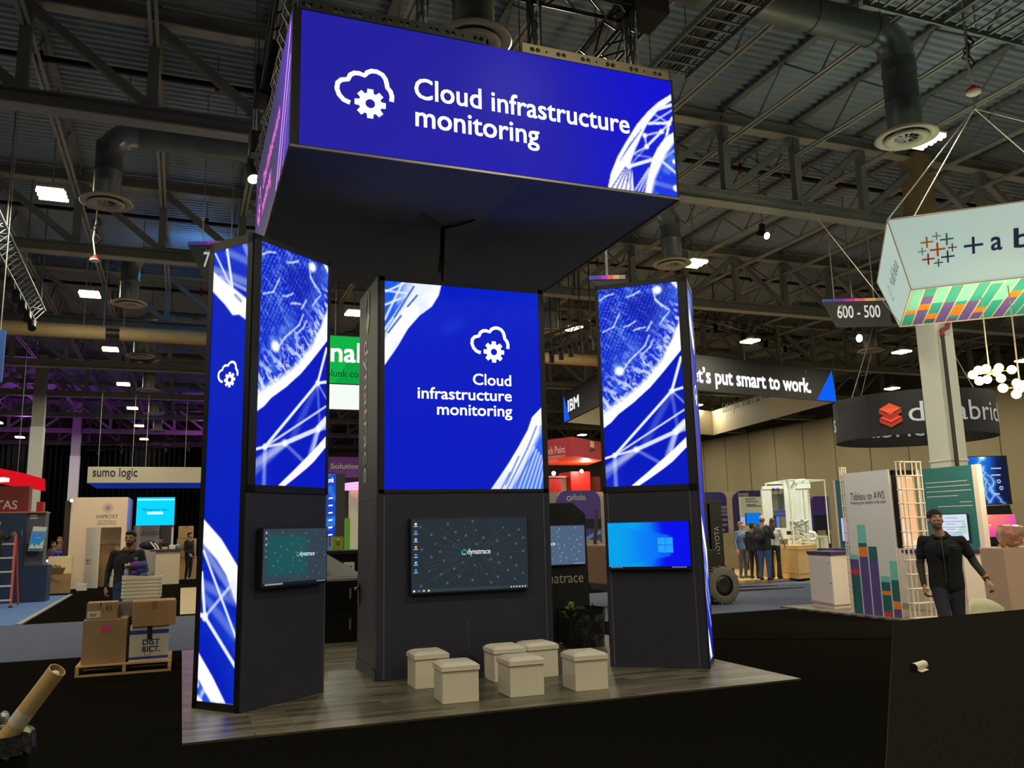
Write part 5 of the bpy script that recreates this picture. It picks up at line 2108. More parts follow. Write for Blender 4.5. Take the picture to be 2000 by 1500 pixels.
def bars(mb, F, specs, off):
    """stacked chart columns: (u0, u1, [(v0, v1, colour)...])"""
    for u0, u1, segs in specs:
        for v0, v1, c in segs:
            mb.fpoly(F, [(u0, v0), (u1, v0), (u1, v1), (u0, v1)], off, CM[c])


def wire_grid(name, label, F, us, vs, r=.013, depth=.09):
    t = thing(name, label, 'wire stand', F.p((us[0] + us[-1]) / 2, vs[0]))
    for n0 in (0, -depth):
        mb = MB()
        for u in us:
            mb.cyl(F.p(u, vs[0], n0), F.p(u, vs[-1], n0), r, M_GRID, n=7)
        mb.build('upright', t)
    mb = MB()
    for v in vs:
        mb.cyl(F.p(us[0] - .02, v, 0), F.p(us[-1] + .02, v, 0), r * .85, M_GRID, n=7)
        mb.cyl(F.p(us[0] - .02, v, -depth), F.p(us[-1] + .02, v, -depth), r * .85, M_GRID, n=7)
    mb.build('cross_wire', t)
    mb = MB()
    for u in us:
        for v in vs:
            mb.cyl(F.p(u, v, .02), F.p(u, v, -depth - .02), r * .85, M_GRID, n=6)
    mb.build('spacer', t)
    return t


# poster of the chart booth, facing the aisle
XP_ = 11.35
FPo = Fr((XP_, 12.42, .03), (0, -1, 0))
po = thing('chart_poster', 'tall white poster with coloured chart columns on the wire stand', 'poster', (XP_, 11.85, .03))
u0, u1 = FPo.uv(1650, 1000)[0] + .03, FPo.uv(1742, 1000)[0]
ph = FPo.uv(1690, 921)[1]
mb = MB()
mb.fbox(FPo, u0, u1, .0, ph, -.02, .0, mat('poster_white', (204, 201, 196), .6))
mb.build('board', po)
mb = MB()
pw = u1 - u0
X = lambda f: u0 + f * pw
bars(mb, FPo, [(X(.0), X(.19), [(0, .68, 'deep'), (.68, .78, 'red'), (.78, .95, 'purple'), (.95, 1.03, 'aqua')]),
               (X(.215), X(.40), [(0, 1.0, 'purple'), (1.0, 1.17, 'orange'), (1.17, 1.24, 'deep'), (1.24, 1.56, 'aqua')]),
               (X(.425), X(.61), [(0, .92, 'purple'), (.92, 1.18, 'deep')]),
               (X(.635), X(.82), [(0, .08, 'red'), (.08, .36, 'deep'), (.36, .43, 'orange'), (.43, .58, 'deep'), (.58, 1.06 * .62 + .4 * .0 + .02, 'aqua')]),
               (X(.845), X(1.0), [(0, .14, 'purple'), (.14, .27, 'orange'), (.27, .62, 'deep'), (.62, .94, 'aqua')])], .002)
mb.build('chart', po)
mb = MB()
mb.ptext(FPo, 'Tableau on AWS', (1662, 977), (1728, 974), M_INK, h=.19, off=.003)
mb.ptext(FPo, 'Powering your analytics in the cloud', (1662, 986), (1730, 982), M_INK, h=.09, off=.003)
mb.build('lettering', po)
wire_grid('wire_stand', 'white wire grid stand at the left edge of the chart poster', Fr((XP_ - .02, 12.42, .03), (0, -1, 0)), [u0 - .05, u0 + .0], [.02 + .235 * k for k in range(12)])
FW2 = Fr((XP_ + .02, 12.42, .03), (0, -1, 0))
ua = u1 + .02
wire_grid('wire_stand', 'white wire grid stand right of the chart poster, in front of the peach light box', Fr((XP_, 11.0, .03), (1, 0, 0)), [.0, .1, .36, .46], [.02 + .235 * k for k in range(12)], .012)

# teal panels with screens, desks
def teal_unit(label, X, ya, yb, h, scr, sc_art, txt, lab2):
    F = Fr((X, ya, .03), (0, -1, 0))
    W_ = ya - yb
    t = thing('teal_panel', label, 'display panel', (X + .1, (ya + yb) / 2, .03))
    mb = MB()
    mb.fbox(F, 0, W_, 0, h, -.12, 0, M_TEAL)
    mb.build('board', t)
    mb = MB()
    mb.fbox(F, W_, W_ + .10, 0, h, -.13, .0, M_LILAC)
    mb.fbox(F, -.06, 0, 0, h, -.13, .0, M_LILAC)
    mb.build('end_cap', t)
    mb = MB()
    for k, (v, a, b) in enumerate(txt):
        mb.fpoly(F, [(a * W_, v), (b * W_, v), (b * W_, v + .014), (a * W_, v + .014)], .002, mat('pale_print'))
    mb.build('printing', t)
    mb = MB()
    mb.fbox(F, -.05, W_ + .1, 0, 1.02, 0, .55, M_LILAC)
    mb.build('desk', t)
    mb = MB()
    mb.fbox(F, -.07, W_ + .12, 1.02, 1.08, 0, .58, M_PURP)
    mb.build('desk_top', t)
    monitor(F, scr[0], scr[1], scr[2], scr[3], lab2, sc_art, .05)
    return t


def art_text(mb, F, W, H):
    mb.fpoly(F, [(0, 0), (W, 0), (W, H), (0, H)], 0, glow('white_page', (214, 224, 240), 1.0))
    g_ = glow('page_grey', (120, 140, 160), .9)
    for k, (v, a, b) in enumerate([(.86, .3, .7), (.72, .1, .9), (.62, .3, .62), (.5, .06, .94), (.42, .3, .6), (.28, .2, .8), (.2, .16, .84)]):
        mb.fpoly(F, [(a * W, v * H), (b * W, v * H), (b * W, (v + .02) * H), (a * W, (v + .02) * H)], .002, g_)
    mb.fpoly(F, [(.6 * W, .25 * H), (.95 * W, .25 * H), (.95 * W, .8 * H)], .001, glow('page_mint', (190, 220, 214), .95))


def art_map(mb, F, W, H):
    mb.fpoly(F, [(0, 0), (W, 0), (W, H), (0, H)], 0, glow('map_white', (190, 186, 240), 1.0))
    mb.fpoly(F, [(.28 * W, .25 * H), (.86 * W, .25 * H), (.86 * W, .9 * H), (.28 * W, .9 * H)], .001, glow('map_slate', (64, 60, 96), .9))
    rs = random.Random(3)
    mb.fpoly(F, [(W * (.62 + .22 * math.cos(a * .52) * rs.uniform(.7, 1.1)), H * (.55 + .3 * math.sin(a * .52) * rs.uniform(.7, 1.1))) for a in range(12)], .002, glow('map_aqua', (90, 190, 214), .95))


XR = 13.2
teal_unit('teal panel with small white text and a bright screen behind the walking man', XR, 12.33, 11.17, 2.58, (.30, 1.0, 1.22, 1.72), art_text,
          [(2.30, .1, .9), (2.22, .1, .94), (2.13, .1, .96), (2.04, .1, .7), (1.92, .72, .94), (1.85, .3, .95)], 'white text page monitor on the teal panel behind the walking man')
teal_unit('teal panel partly hidden behind the left edge of the chart poster', XR, 14.62, 13.6, 2.52, (.12, .85, 1.2, 1.72), art_map, [(2.14, .2, .8), (2.06, .2, .8)], 'lilac map monitor on the half hidden teal panel')

# peach light box and other things inside the booth
mb = MB()
F = Fr((12.4, 12.2, 1.0), (1, 0, 0))
q0, q1 = aY(1745, 928, 13.4), aY(1800, 1090, 13.4)
F = Fr((q0.x, 13.4, 1.1), (1, 0, 0))
W_, H_ = q1.x - q0.x, q0.z - 1.1


def peach(U, V):
    A = Art(U, V, (250, 190, 140))
    n = fbm(U, V, 2.5, 4, 5)
    A.mix(sm(n, .45, .6), (255, 224, 196))
    A.mix(sm(n, .6, .75) * .6, (240, 150, 110))
    return A.lin()


lb_ = thing('light_box', 'glowing peach light box behind the white wire stand', 'light box', (q0.x + W_ / 2, 13.4, 1.1))
mb.fbox(F, 0, W_, 0, H_, -.1, -.002, M_LILAC)
mb.build('case', lb_)
mb = MB()
mb.grid(F, W_, H_, 30, 60, peach)
mb.build('lit_face', lb_)
mb = MB()
mb.box(q0.x - .1, q1.x + .1, 13.3, 14.0, .03, 1.1, M_LILAC)
tag(mb.build('low_cabinet'), 'low lilac cabinet below the peach light box', 'cabinet')
mb = MB()
mb.box(q0.x - .08, q0.x - .02, 13.3, 13.4, 1.1, q0.z + .1, M_BLACK)
mb.box(q0.x - .08, q1.x, 13.34, 13.4, q0.z, q0.z + .1, M_BLACK)
tag(mb.build('display_stand'), 'black upright frame at the left of the peach light box', 'frame')

# white shell chair behind the counter
ch = thing('shell_chair', 'white shell chair showing its rounded back behind the black counter', 'chair', G(1930, 1260, 0.0))
cx = Dp(1954, 1172, 8.0)
base = Vector((cx.x, cx.y, .03))
ch.location = base
WM[ch.name] = Matrix.Translation(base)
mb = L(ch)
M_CH = mat('shell_white', (222, 218, 176), .4)
vs = []
nu, nv = 12, 10
for j in range(nv + 1):
    v = j / nv
    for i in range(nu + 1):
        u = i / nu * 2 - 1
        wd = .25 * (1 - .25 * max(0, v - .6))
        if v < .5:
            y, z = -.22 + .44 * (v / .5), .44 + .05 * u * u
        else:
            y, z = .22 + .06 * (v - .5) - .10 * u * u * ((v - .5) / .5), .44 + .40 * (v - .5) / .5 - .10 * (abs(u) ** 3) * ((v - .5) / .5)
        vs.append((u * wd, y, z))
mb.add(vs, [(j * (nu + 1) + i, j * (nu + 1) + i + 1, (j + 1) * (nu + 1) + i + 1, (j + 1) * (nu + 1) + i) for j in range(nv) for i in range(nu)], M_CH, True)
o = mb.build('shell', ch)
sd = o.modifiers.new('thick', 'SOLIDIFY')
sd.thickness = .012
for x in (-.2, .2):
    for y in (-.18, .18):
        mb = L(ch)
        mb.cyl((x * .6, y * .6, .44), (x, y, 0), .014, mat('beech', (190, 150, 100), .6), n=8)
        mb.build('leg', ch)

# peach counter with a glass bowl at the right edge
q0 = Dp(1958, 1070, 11.4)
q1 = Dp(1972, 1186, 11.4)
pc = thing('peach_counter', 'glossy peach white counter at the right edge', 'counter', (q0.x + .6, q0.y, .03))
mb = L(pc)
F = Fr((q0.x, q0.y, .03), (RT.x, RT.y, 0))
hz = q0.z - .03
mb = MB()
prof = [(.0, hz), (1.1, hz), (1.1, .12), (.16, .12), (.08, .14), (.03, .2)]
mb.fprism(F, prof, -.6, 0, mat('peach_gloss', (226, 190, 160), .25))
mb.build('body', pc, bev=.02)
mb = MB()
mb.fbox(F, .14, 1.0, 0, .12, -.5, -.08, M_LILAC)
mb.build('foot', pc)
gb_ = thing('glass_bowl', 'clear glass bowl on the peach counter', 'bowl', F.p(.26, hz, -.2))
mb = L(gb_)
mb.lathe([(.05, .0), (.16, .06), (.20, .16), (.17, .27), (.14, .30), (.135, .295), (.165, .265), (.19, .16), (.15, .07), (0, .02)], (0, 0, 0), mat('bowl_glass', (240, 214, 190), .08, trans=.8), 24)
mb.build('bowl', gb_)
mb = L(gb_)
rs = random.Random(8)
for k in range(26):
    a, r, z = rs.uniform(0, 6.28), rs.uniform(0, .12), rs.uniform(.05, .2)
    mb.ell((r * math.cos(a), r * math.sin(a), z), .028, mat('wrapped_sweet_%d' % (k % 2), ((236, 190, 150), (222, 160, 130))[k % 2], .4), 8, 6)
o = mb.build('sweets', gb_)
o['kind'] = 'stuff'
cw = thing('glass_tumbler', 'small tumbler left of the glass bowl on the peach counter', 'glass', F.p(.06, hz, -.08))
mb = L(cw)
mb.lathe([(.03, 0), (.036, .09), (.032, .09), (.027, .008), (0, .008)], (0, 0, 0), mat('amber_glass', (200, 150, 96), .1, trans=.5), 16)
mb.build('tumbler', cw)

# lightning kiosk with a pink touch screen
kx = aY(1900, 1100, 17.0)
lk = thing('lightning_kiosk', 'tall black kiosk with a lightning picture and a pink touch screen', 'kiosk', (kx.x + .5, 17.3, .03))
FK2 = Fr((kx.x, 17.0, 0), (RT.x, RT.y, 0))


def pq(x, y):
    return FK2.uv(x, y)


a0, a1 = pq(1886, 893), pq(1962, 893)
b0, b1 = pq(1906, 985), pq(1981, 986)


def light_art(U, V):
    A = Art(U, V, (10, 40, 120))
    Wd, Hd = float(U.max()), float(V.max())
    A.mix(sm(V, Hd * .3, Hd) * (1 - sm(np.abs(U - .35 * Wd), 0, Wd * .6)), (20, 130, 240))
    A.mix(fbm(U, V, 5, 4, 3) * .5 * (1 - sm(U, .5 * Wd, Wd)), (30, 90, 200))
    A.mix(sm(U, .55 * Wd, .9 * Wd) * .75, (6, 12, 36))
    rs = np.random.RandomState(12)
    for s0, (x0, y0, dr, al, n_) in enumerate(((.42, 1.0, .10, 1, 20), (.44, .8, -.10, .9, 14), (.5, .62, .5, .85, 13), (.40, .62, -.45, .7, 9), (.46, .45, .25, .8, 9), (.62, .5, .2, .6, 8), (.40, .35, -.3, .6, 6))):
        p = np.array([Wd * x0, Hd * y0])
        for k in range(n_):
            q = p + np.array([(rs.uniform(-.075, .075) + dr * .05) * Wd, -Hd * rs.uniform(.03, .065)])
            A.line(tuple(p), tuple(q), .004, .022, al, (205, 232, 255))
            A.line(tuple(p), tuple(q), .02, .10, al * .22, (90, 170, 255))
            p = q
    A.dot((Wd * .42, Hd), .03, .12, 1, (230, 245, 255))
    return A.lin()


Hs = (a0[1] - b0[1])
Ws = (a1[0] - a0[0])
mb = MB()
mb.fbox(FK2, a0[0] - .03, a0[0] + Ws + .06, b0[1] - .02, a0[1] + .02, -.08, -.004, M_TRIM)
mb.build('screen_case', lk)
mb = MB()
Fg = Fr(FK2.p(a0[0], b0[1]), FK2.U)
mb.grid(Fg, Ws, Hs, 50, 60, light_art)
wgl = glow('kiosk_white', (190, 205, 235), .9)
for k, (px, py, w_) in enumerate([(1945, 916, .28), (1945, 929, .26), (1947, 966, .16)]):
    u, v = Fg.uv(px, py)
    mb.fpoly(Fg, [(u - w_ / 2, v), (u + w_ / 2, v), (u + w_ / 2, v + .035), (u - w_ / 2, v + .035)], .003, wgl)
for px, py in ((1955, 940), (1960, 953)):
    u, v = Fg.uv(px, py)
    mb.fdisc(Fg, (u - .06, v), .06, .003, wgl, 6, .03)
mb.build('lightning_screen', lk)
mb = MB()
c0, c1 = pq(1912, 992), pq(1990, 1060)
mb.fprism(FK2, [(c0[0] - .05, c0[1] + .04), (c1[0] - .12, c0[1] + .06), (c1[0] + .06, c1[1] - .02), (c0[0] - .05, c1[1] - .02)], -.06, .0, M_TRIM)
mb.build('touch_case', lk)


def pink_art(U, V):
    A = Art(U, V, (250, 120, 120))
    Wd, Hd = float(U.max()), float(V.max())
    A.mix(sm(U + V * -.8, 0, Wd), (220, 60, 200))
    A.mix(sm(-V + Hd, Hd * .4, Hd) * .8, (240, 40, 190))
    A.mix(sm(V, Hd * .6, Hd) * (1 - sm(U, 0, Wd * .5)), (255, 170, 150))
    return A.lin()


d0, d1 = pq(1923, 1049), pq(1982, 1004)
Fp = Fr(FK2.p(d0[0], d0[1], .004), FK2.U)
mb = MB()
mb.grid(Fp, d1[0] - d0[0], d1[1] - d0[1], 30, 20, pink_art)
mb.ftext(Fp, 'Welcome', .06, (d1[1] - d0[1]) * .5, WHITE_LED, width=.16, h=.06, off=.003)
mb.build('touch_screen', lk)
mb = MB()
e0, e1 = pq(1925, 1128), pq(1944, 1050)
mb.fbox(FK2, e0[0], e1[0] + .06, .03 if False else 0.03, e1[1] + .02, -.4, -.02, M_BLACK)
mb.build('pedestal', lk)
slab('floor_violet', [(kx.x - .2, 14.6), (kx.x + 5, 14.6), (kx.x + 5, 19.5), (kx.x - .2, 19.5)], .034, mat('violet_blue_carpet', (70, 74, 150), .95), 'violet blue carpet beyond the walking man')

# ---- white lit machine model on a wooden plinth
md = thing('machine_model', 'brightly lit white tower model standing on the wooden plinth', 'model', (17.3, 21.8, 1.0))
M_LITW = mat('model_white', (226, 232, 220), .4)
M_MESH = mat('model_grey_mesh', (176, 184, 176), .4)
M_MBLUE = mat('model_blue', (44, 62, 160), .4)
_a = aY(1490, 1080, 21.6)
FM = Fr((_a.x, 21.6, 0), (.82, -.57, 0))
m = lambda x, y: FM.uv(x, y)
zt0 = 1.02


def fb(mb, x0, y0, x1, y1, n0, n1, mm):
    a, b = m(x0, y1), m(x1, y0)
    mb.fbox(FM, a[0], b[0], a[1], b[1], n0, n1, mm)


mb = MB()
fb(mb, 1496, 955, 1506, 1078, -.8, 0, M_LITW)
fb(mb, 1540, 940, 1552, 1080, -.3, .1, M_LITW)
fb(mb, 1489, 948, 1540, 956, -.8, .02, M_LITW)
fb(mb, 1496, 1066, 1560, 1078, -.9, .1, M_LITW)
mb.build('frame_posts', md)
mb = MB()
fb(mb, 1553, 955, 1580, 1072, -1.0, 0, M_LITW)
for k in range(22):
    yy = 960 + 5 * k
    a, b = m(1555, yy), m(1580 + .05 * k, yy + 2)
    mb.fbox(FM, a[0], b[0], b[1], a[1], 0, .02, M_MESH)
for x in (1560, 1568, 1575):
    a, b = m(x, 1070), m(x + 1.2, 957)
    mb.fbox(FM, a[0], b[0], a[1], b[1], 0, .03, M_LITW)
mb.build('tower_block', md)
mb = MB()
fb(mb, 1550, 944, 1582, 955, -1.0, .04, M_LITW)
a, b = m(1552, 944), m(1581, 934)
mb.fprism(FM, [(a[0], a[1]), (b[0], a[1]), (b[0] - .02, a[1] + .1), (b[0] - .14, b[1]), (a[0] + .1, b[1]), (a[0] + .02, a[1] + .1)], -.8, -.1, M_MESH)
mb.build('domed_top', md)
mb = MB()
fb(mb, 1509, 963, 1540, 1010, -.8, -.6, mat('model_screen_grey', (150, 152, 138), .5))
for k in range(6):
    x = 1512 + 4.5 * k
    fb(mb, x, 964, x + 1, 1010, -.6, -.58, M_MESH)
mb.build('inner_panel', md)
mb = MB()
fb(mb, 1511, 997, 1546, 1002, -.1, .06, M_MBLUE)
fb(mb, 1518, 1004, 1546, 1009, -.1, .06, M_MBLUE)
for x in (1511, 1519):
    a = m(x, 956)
    mb.ell(FM.p(a[0], a[1], .03), .055, M_MBLUE, 10, 8)
mb.build('blue_rollers', md)
mb = MB()
fb(mb, 1513, 1007, 1516, 1030, -.2, .0, M_BLACK)
fb(mb, 1517, 1008, 1521, 1030, -.2, .0, glow('blue_panel', (70, 130, 230), .9))
a, b = m(1538, 1020), m(1539, 1008)
mb.fbox(FM, a[0], b[0], a[1], b[1], -.02, .02, M_BLACK)
mb.build('control_panel', md)
mb = MB()
fb(mb, 1512, 1031, 1548, 1053, -.4, .12, M_LITW)
fb(mb, 1536, 1037, 1544, 1044, .12, .125, M_BLACK)
mb.build('front_box', md)
mb = MB()
a = m(1590, 1046)
for k in range(3):
    mb.tube([FM.p(a[0] - .15, a[1] + .1, -.3 + .2 * k), FM.p(a[0], a[1] + .08, -.3 + .2 * k), FM.p(a[0] + .06, a[1] - .02, -.3 + .2 * k), FM.p(a[0], a[1] - .12, -.3 + .2 * k), FM.p(a[0] - .15, a[1] - .12, -.3 + .2 * k)], .05, M_LITW, 8)
rs = random.Random(9)
for k in range(26):
    a = m(rs.uniform(1545, 1580), rs.uniform(1015, 1060))
    mb.ell(FM.p(a[0], a[1], rs.uniform(.05, .25)), rs.uniform(.03, .07), M_MESH, 7, 5)
for k in range(7):
    p, q = m(rs.uniform(1543, 1560), rs.uniform(1025, 1060)), m(rs.uniform(1565, 1590), rs.uniform(1040, 1072))
    mb.cyl(FM.p(p[0], p[1], .15), FM.p(q[0], q[1], .2), .012, M_LITW, n=5)
mb.build('pipework', md)
gs = thing('glass_case', 'thin white frame of a glass case around the lit tower model', 'display case', FM.p(.9, 1.02))
mb = MB()
e = [m(1498, 942), m(1540, 938), m(1615, 940)]
P = [FM.p(e[0][0], e[0][1], -.8), FM.p(e[1][0], e[1][1], .25), FM.p(e[2][0], e[1][1], -.6), FM.p(e[2][0] - .4, e[1][1], -1.6)]
for i in range(4):
    mb.beam(P[i], P[(i + 1) % 4], .035, .035, M_LITW)
for p in P[:3]:
    mb.beam(p, Vector((p.x, p.y, 1.03)), .03, .03, M_LITW)
mb.build('frame', gs)
pln = thing('wooden_plinth', 'pale wooden plinth under the lit tower model', 'plinth', (17.3, 21.8, .08))
A, B, C_ = G(1526, 1127, .08), G(1562, 1131, .08), G(1600, 1126, .08)
mb = MB()
M_PLY = mat('pale_ply', (222, 184, 116), .5, vary=.06, vscale=3)
dd = Vector((.2, 2.2, 0))
A2, D2 = A + Vector((-.2, 1.2, 0)), C_ + Vector((.2, 1.2, 0))
bot = [A, B, C_, D2, A2]
mb.fprism(Fr((0, 0, 0), (1, 0, 0), (0, 1, 0)), [(p.x, p.y) for p in bot], .08, 1.02, M_PLY)
mb.build('body', pln)
mb = MB()
for z in (.22, .9):
    mb.beam(Vector((A.x, A.y - .004, z)), Vector((B.x, B.y - .004, z)), .008, .012, mat('ply_groove', (150, 118, 70), .7))
    mb.beam(Vector((B.x, B.y - .004, z)), Vector((C_.x, C_.y - .004, z)), .008, .012, mat('ply_groove'))
mb.build('groove', pln)
l_ = bpy.data.lights.new('chart_booth_spot', 'SPOT')  # unseen fill spot, added to brighten the white cabinet and chart poster
l_.energy = 620
l_.color = (1, .95, .9)
l_.spot_size = 1.25
l_.spot_blend = .9
l_.shadow_soft_size = .2
o = bpy.data.objects.new('chart_booth_spot', l_)
o.location = (8.2, 10.6, 6.6)
o.rotation_euler = (Vector((11.8, 12.4, 1.2)) - o.location).to_track_quat('-Z', 'Y').to_euler()
COL.objects.link(o)
for nm, x, y, z, e_, c_ in (('booth_spot', 16.2, 19.6, 6.2, 300, (1, .97, .85)), ('booth_spot', 18.0, 20.2, 6.2, 240, (.92, 1, .95))):
    l_ = bpy.data.lights.new(nm, 'SPOT')
    l_.energy = e_ * 2.2
    l_.color = c_
    l_.spot_size = 1.0
    l_.spot_blend = .5
    l_.shadow_soft_size = .12
    o = bpy.data.objects.new(nm, l_)
    o.location = (x, y, z)
    tgt = Vector((16.6, 22.0, .9)) - o.location
    o.rotation_euler = tgt.to_track_quat('-Z', 'Y').to_euler()
    COL.objects.link(o)

# ---- rounded purple and beige booth panels behind
def round_panel(label, x0, y0, x1, y1, Y, m_, art=None, m2=None, corner='tr', name='rounded_signboard'):
    a, b = aY(x0, y1, Y), aY(x1, y0, Y)
    F = Fr((a.x, Y, 0), (1, 0, 0))
    W_, zb, zt = b.x - a.x, max(a.z, .085), b.z
    if zb < .5:
        zb = .085 if a.x > 14.7 else .008
    r = .22 * min(W_, zt - zb)
    P = [(0, zb), (W_, zb)]
    if 'r' in corner:
        P += [(W_ - r + r * math.cos(t), zt - r + r * math.sin(t)) for t in [PI / 2 * k / 6 for k in range(7)]]
    else:
        P += [(W_, zt)]
    if 'l' in corner:
        P += [(r - r * math.sin(t), zt - r + r * math.cos(t)) for t in [PI / 2 * k / 6 for k in range(7)]]
    else:
        P += [(0, zt)]
    t = thing(name, label, 'booth panel', (a.x + W_ / 2, Y, zb))
    mb = MB()
    mb.fprism(F, P, -.12, 0, m2 or m_, m_)
    mb.build('board', t)
    if zb > .3:
        z0_ = .08 if a.x > 14.7 else .0
        for u in (.12 * W_, .88 * W_):
            mb = MB()
            mb.fbox(F, u - .04, u + .04, z0_, zb, -.1, -.02, M_DARK)
            mb.build('support_post', t)
    if art:
        mb = MB()
        art(mb, F, W_, zb, zt)
        mb.build('printing', t)
    return t


M_VIO = mat('violet_panel', (74, 56, 140), .5)
M_IND = mat('indigo_panel', (48, 44, 98), .5)
M_BEIG = mat('warm_grey_panel', (176, 164, 140), .6)
M_BEI2 = mat('warm_grey_low', (160, 152, 132), .6)


def art_influx(mb, F, W, z0, z1):
    mb.ptext(F, 'influxdata', (1116, 978), (1144, 975), M_WHITE, h=.3, off=.004)
    u, v = F.uv(1110, 976)
    mb.fdisc(F, (u + .02, v + .04), .09, .004, M_WHITE, 6, .06)
    a, b = F.uv(1090, 1034), F.uv(1170, 1013)
    mb.fpoly(F, [(0.0, a[1]), (W, a[1]), (W, b[1]), (0, b[1])], .003, mat('dark_monitor', (26, 30, 60), .3))
    a, b = F.uv(1120, 1057), F.uv(1172, 1040)
    mb.fpath(F, [(W * (.62 + .04 * k), a[1] + (b[1] - a[1]) * (k / 8) ** .6) for k in range(10)], .12, .004, mat('sky_swoosh', (110, 150, 220), .5))


def art_vgrad(mb, F, W, z0, z1):
    art_influx(mb, F, W, z0, z1)


round_panel('violet booth panel with white lettering right of the black clipped-corner kiosk', 1091, 958, 1172, 1063, 26, M_VIO, art_influx, name='violet_signboard', corner='lr')
round_panel('beige panel edge behind the violet booth panel', 1070, 961, 1180, 1112, 27, M_BEIG, corner='r')
round_panel('low warm grey cabinet below the violet booth panel', 1143, 1054, 1174, 1115, 25.6, M_BEI2, name='low_cabinet')


def art_dots(mb, F, W, z0, z1):
    for j, y in enumerate((991, 998, 1005, 1015, 1025, 1035)):
        for k in range(3 if j < 5 else 2):
            u, v = F.uv(1409 + 5 * k - j * .2, y)
            mb.fdisc(F, (u, v), .055, .004, M_WHITE, 10, .03)


round_panel('indigo panel with rows of white rings behind the forklift', 1370, 961, 1418, 1042, 28, mat('blue_violet', (58, 54, 130), .5), art_dots, corner='r', name='indigo_signboard')
round_panel('beige panel behind the ringed indigo panel', 1400, 960, 1440, 1115, 29, M_BEIG, corner='r')
round_panel('low warm grey cabinet left of the man in a blue shirt', 1408, 1040, 1460, 1098, 26.5, M_BEI2, name='low_cabinet')


def art_boomi(mb, F, W, z0, z1):
    mb.ptext(F, 'boomi', (1442, 974), (1462, 972), M_WHITE, h=.42, off=.004)


round_panel('dark indigo panel with white lettering behind the standing group', 1439, 958, 1500, 1060, 27, M_IND, art_boomi, corner='l', name='indigo_signboard')


def art_page(mb, F, W, z0, z1):
    for k, (y, a, b) in enumerate(((976, 1456, 1476), (981, 1456, 1480), (987, 1458, 1476), (990, 1458, 1488))):
        p, q = F.uv(a, y), F.uv(b, y - .5)
        mb.fpoly(F, [p, (q[0], p[1]), (q[0], p[1] + .045), (p[0], p[1] + .045)], .003, mat('grey_print', (110, 112, 110), .6))


round_panel('pale green text panel above the blue screen behind the group', 1454, 970, 1500, 1080, 25.5, mat('pale_mint', (190, 200, 184), .6), art_page, corner='', name='text_signboard')
FB_ = Fr((aY(1456, 1025, 25.0).x, 25.05, 0), (1, 0, 0))
a, b = FB_.uv(1456, 1026), FB_.uv(1484, 1002)


def art_plainblue(mb, F, W, H):
    mb.fpoly(F, [(0, 0), (W, 0), (W, H), (0, H)], 0, glow('plain_blue', (0, 120, 230), 1.0))


monitor(FB_, a[0], b[0], a[1], b[1], 'plain blue monitor behind the standing group', art_plainblue, .06)
monitor(FB_, a[0] - .25, a[0] - .02, a[1] - .05, a[1] + .32, 'small pale monitor left of the plain blue monitor', lambda mb, F, W, H: mb.fpoly(F, [(0, 0), (W, 0), (W, H), (0, H)], 0, glow('pale_lilac', (170, 180, 225), .9)), .05)
round_panel('purple rounded panel with a dark screen right of the lit tower model', 1591, 969, 1616, 1036, 26, mat('deep_purple', (66, 40, 120), .5), lambda mb, F, W, z0, z1: mb.fpoly(F, [(0, z0), (W, z0), (W, z0 + (z1 - z0) * .45), (0, z0 + (z1 - z0) * .45)], .003, mat('dark_monitor')), corner='l', name='purple_signboard')
round_panel('beige panel around the purple rounded panel', 1584, 969, 1620, 1045, 26.6, M_BEIG, corner='')
st = thing('display_stand', 'white bracket stand right of the lit tower model', 'stand', aY(1605, 1078, 24))
mb = MB()
F = Fr((aY(1596, 1078, 24).x, 24, 0), (1, 0, 0))
for (x0, y0, x1, y1) in ((1596, 1046, 1617, 1050), (1612, 1050, 1617, 1075), (1596, 1046, 1598, 1075)):
    a, b = F.uv(x0, y1), F.uv(x1, y0)
    mb.fbox(F, a[0], b[0], max(a[1], .09), b[1], -.2, 0, M_LITW)
a = F.uv(1596, 1078)
mb.fbox(F, a[0], a[0] + .4, .08, a[1] + .05, -.3, 0, M_LITW)
mb.build('bracket', st)

# ---- red booth
rb = thing('red_booth', 'red booth blocks with a lit window opening behind the kiosk', 'booth', aY(1110, 1000, 33) * 1.0)
mb = MB()
F = Fr((aY(1060, 950, 33).x, 33, 0), (1, 0, 0))
M_RED = mat('booth_red', (196, 36, 22), .5)


def rbx(x0, y0, x1, y1, n0, n1, mm):
    a, b = F.uv(x0, y1), F.uv(x1, y0)
    mb.fbox(F, a[0], b[0], a[1], b[1], n0, n1, mm)


rbx(1066, 932, 1095, 962, -1.5, 0, M_RED)
rbx(1110, 922, 1146, 959, -.9, .3, M_RED)
rbx(1146, 930, 1180, 958, -1.5, -.4, mat('dim_red', (110, 40, 36), .6))
a = F.uv(1066, 1130)
mb.fbox(F, 0, 5.2, 0.02, F.uv(1070, 961)[1], -1.5, -.1, M_BEIG)
mb.build('block', rb)
mb = MB()
rbx(1094, 933, 1111, 960, -.6, -.2, mat('lit_cream', (206, 186, 150), .6, emit=.15))
mb.build('window_opening', rb)
mb = MB()
rbx(1064, 930, 1112, 933, -.2, .1, mat('pink_strip', (200, 150, 150), .6))
mb.build('trim', rb)
for k, (x, y, s, lab) in enumerate([(1073, 926, .09, 'round white lamp at the left corner of the red booth'), (1127, 922, .08, 'arm lamp shining on the red block')]):
    mb = MB()
    p = F.p(*F.uv(x, y), .45)
    mb.ell(p, s, glow('booth_bulb', (255, 246, 230), 10), 10, 8)
    mb.tube([p, p + Vector((.1, .1, .14)), p + Vector((.1, .45, .1))], .02, M_BLACK, 6)
    tag(mb.build('arm_lamp'), lab, 'lamp')
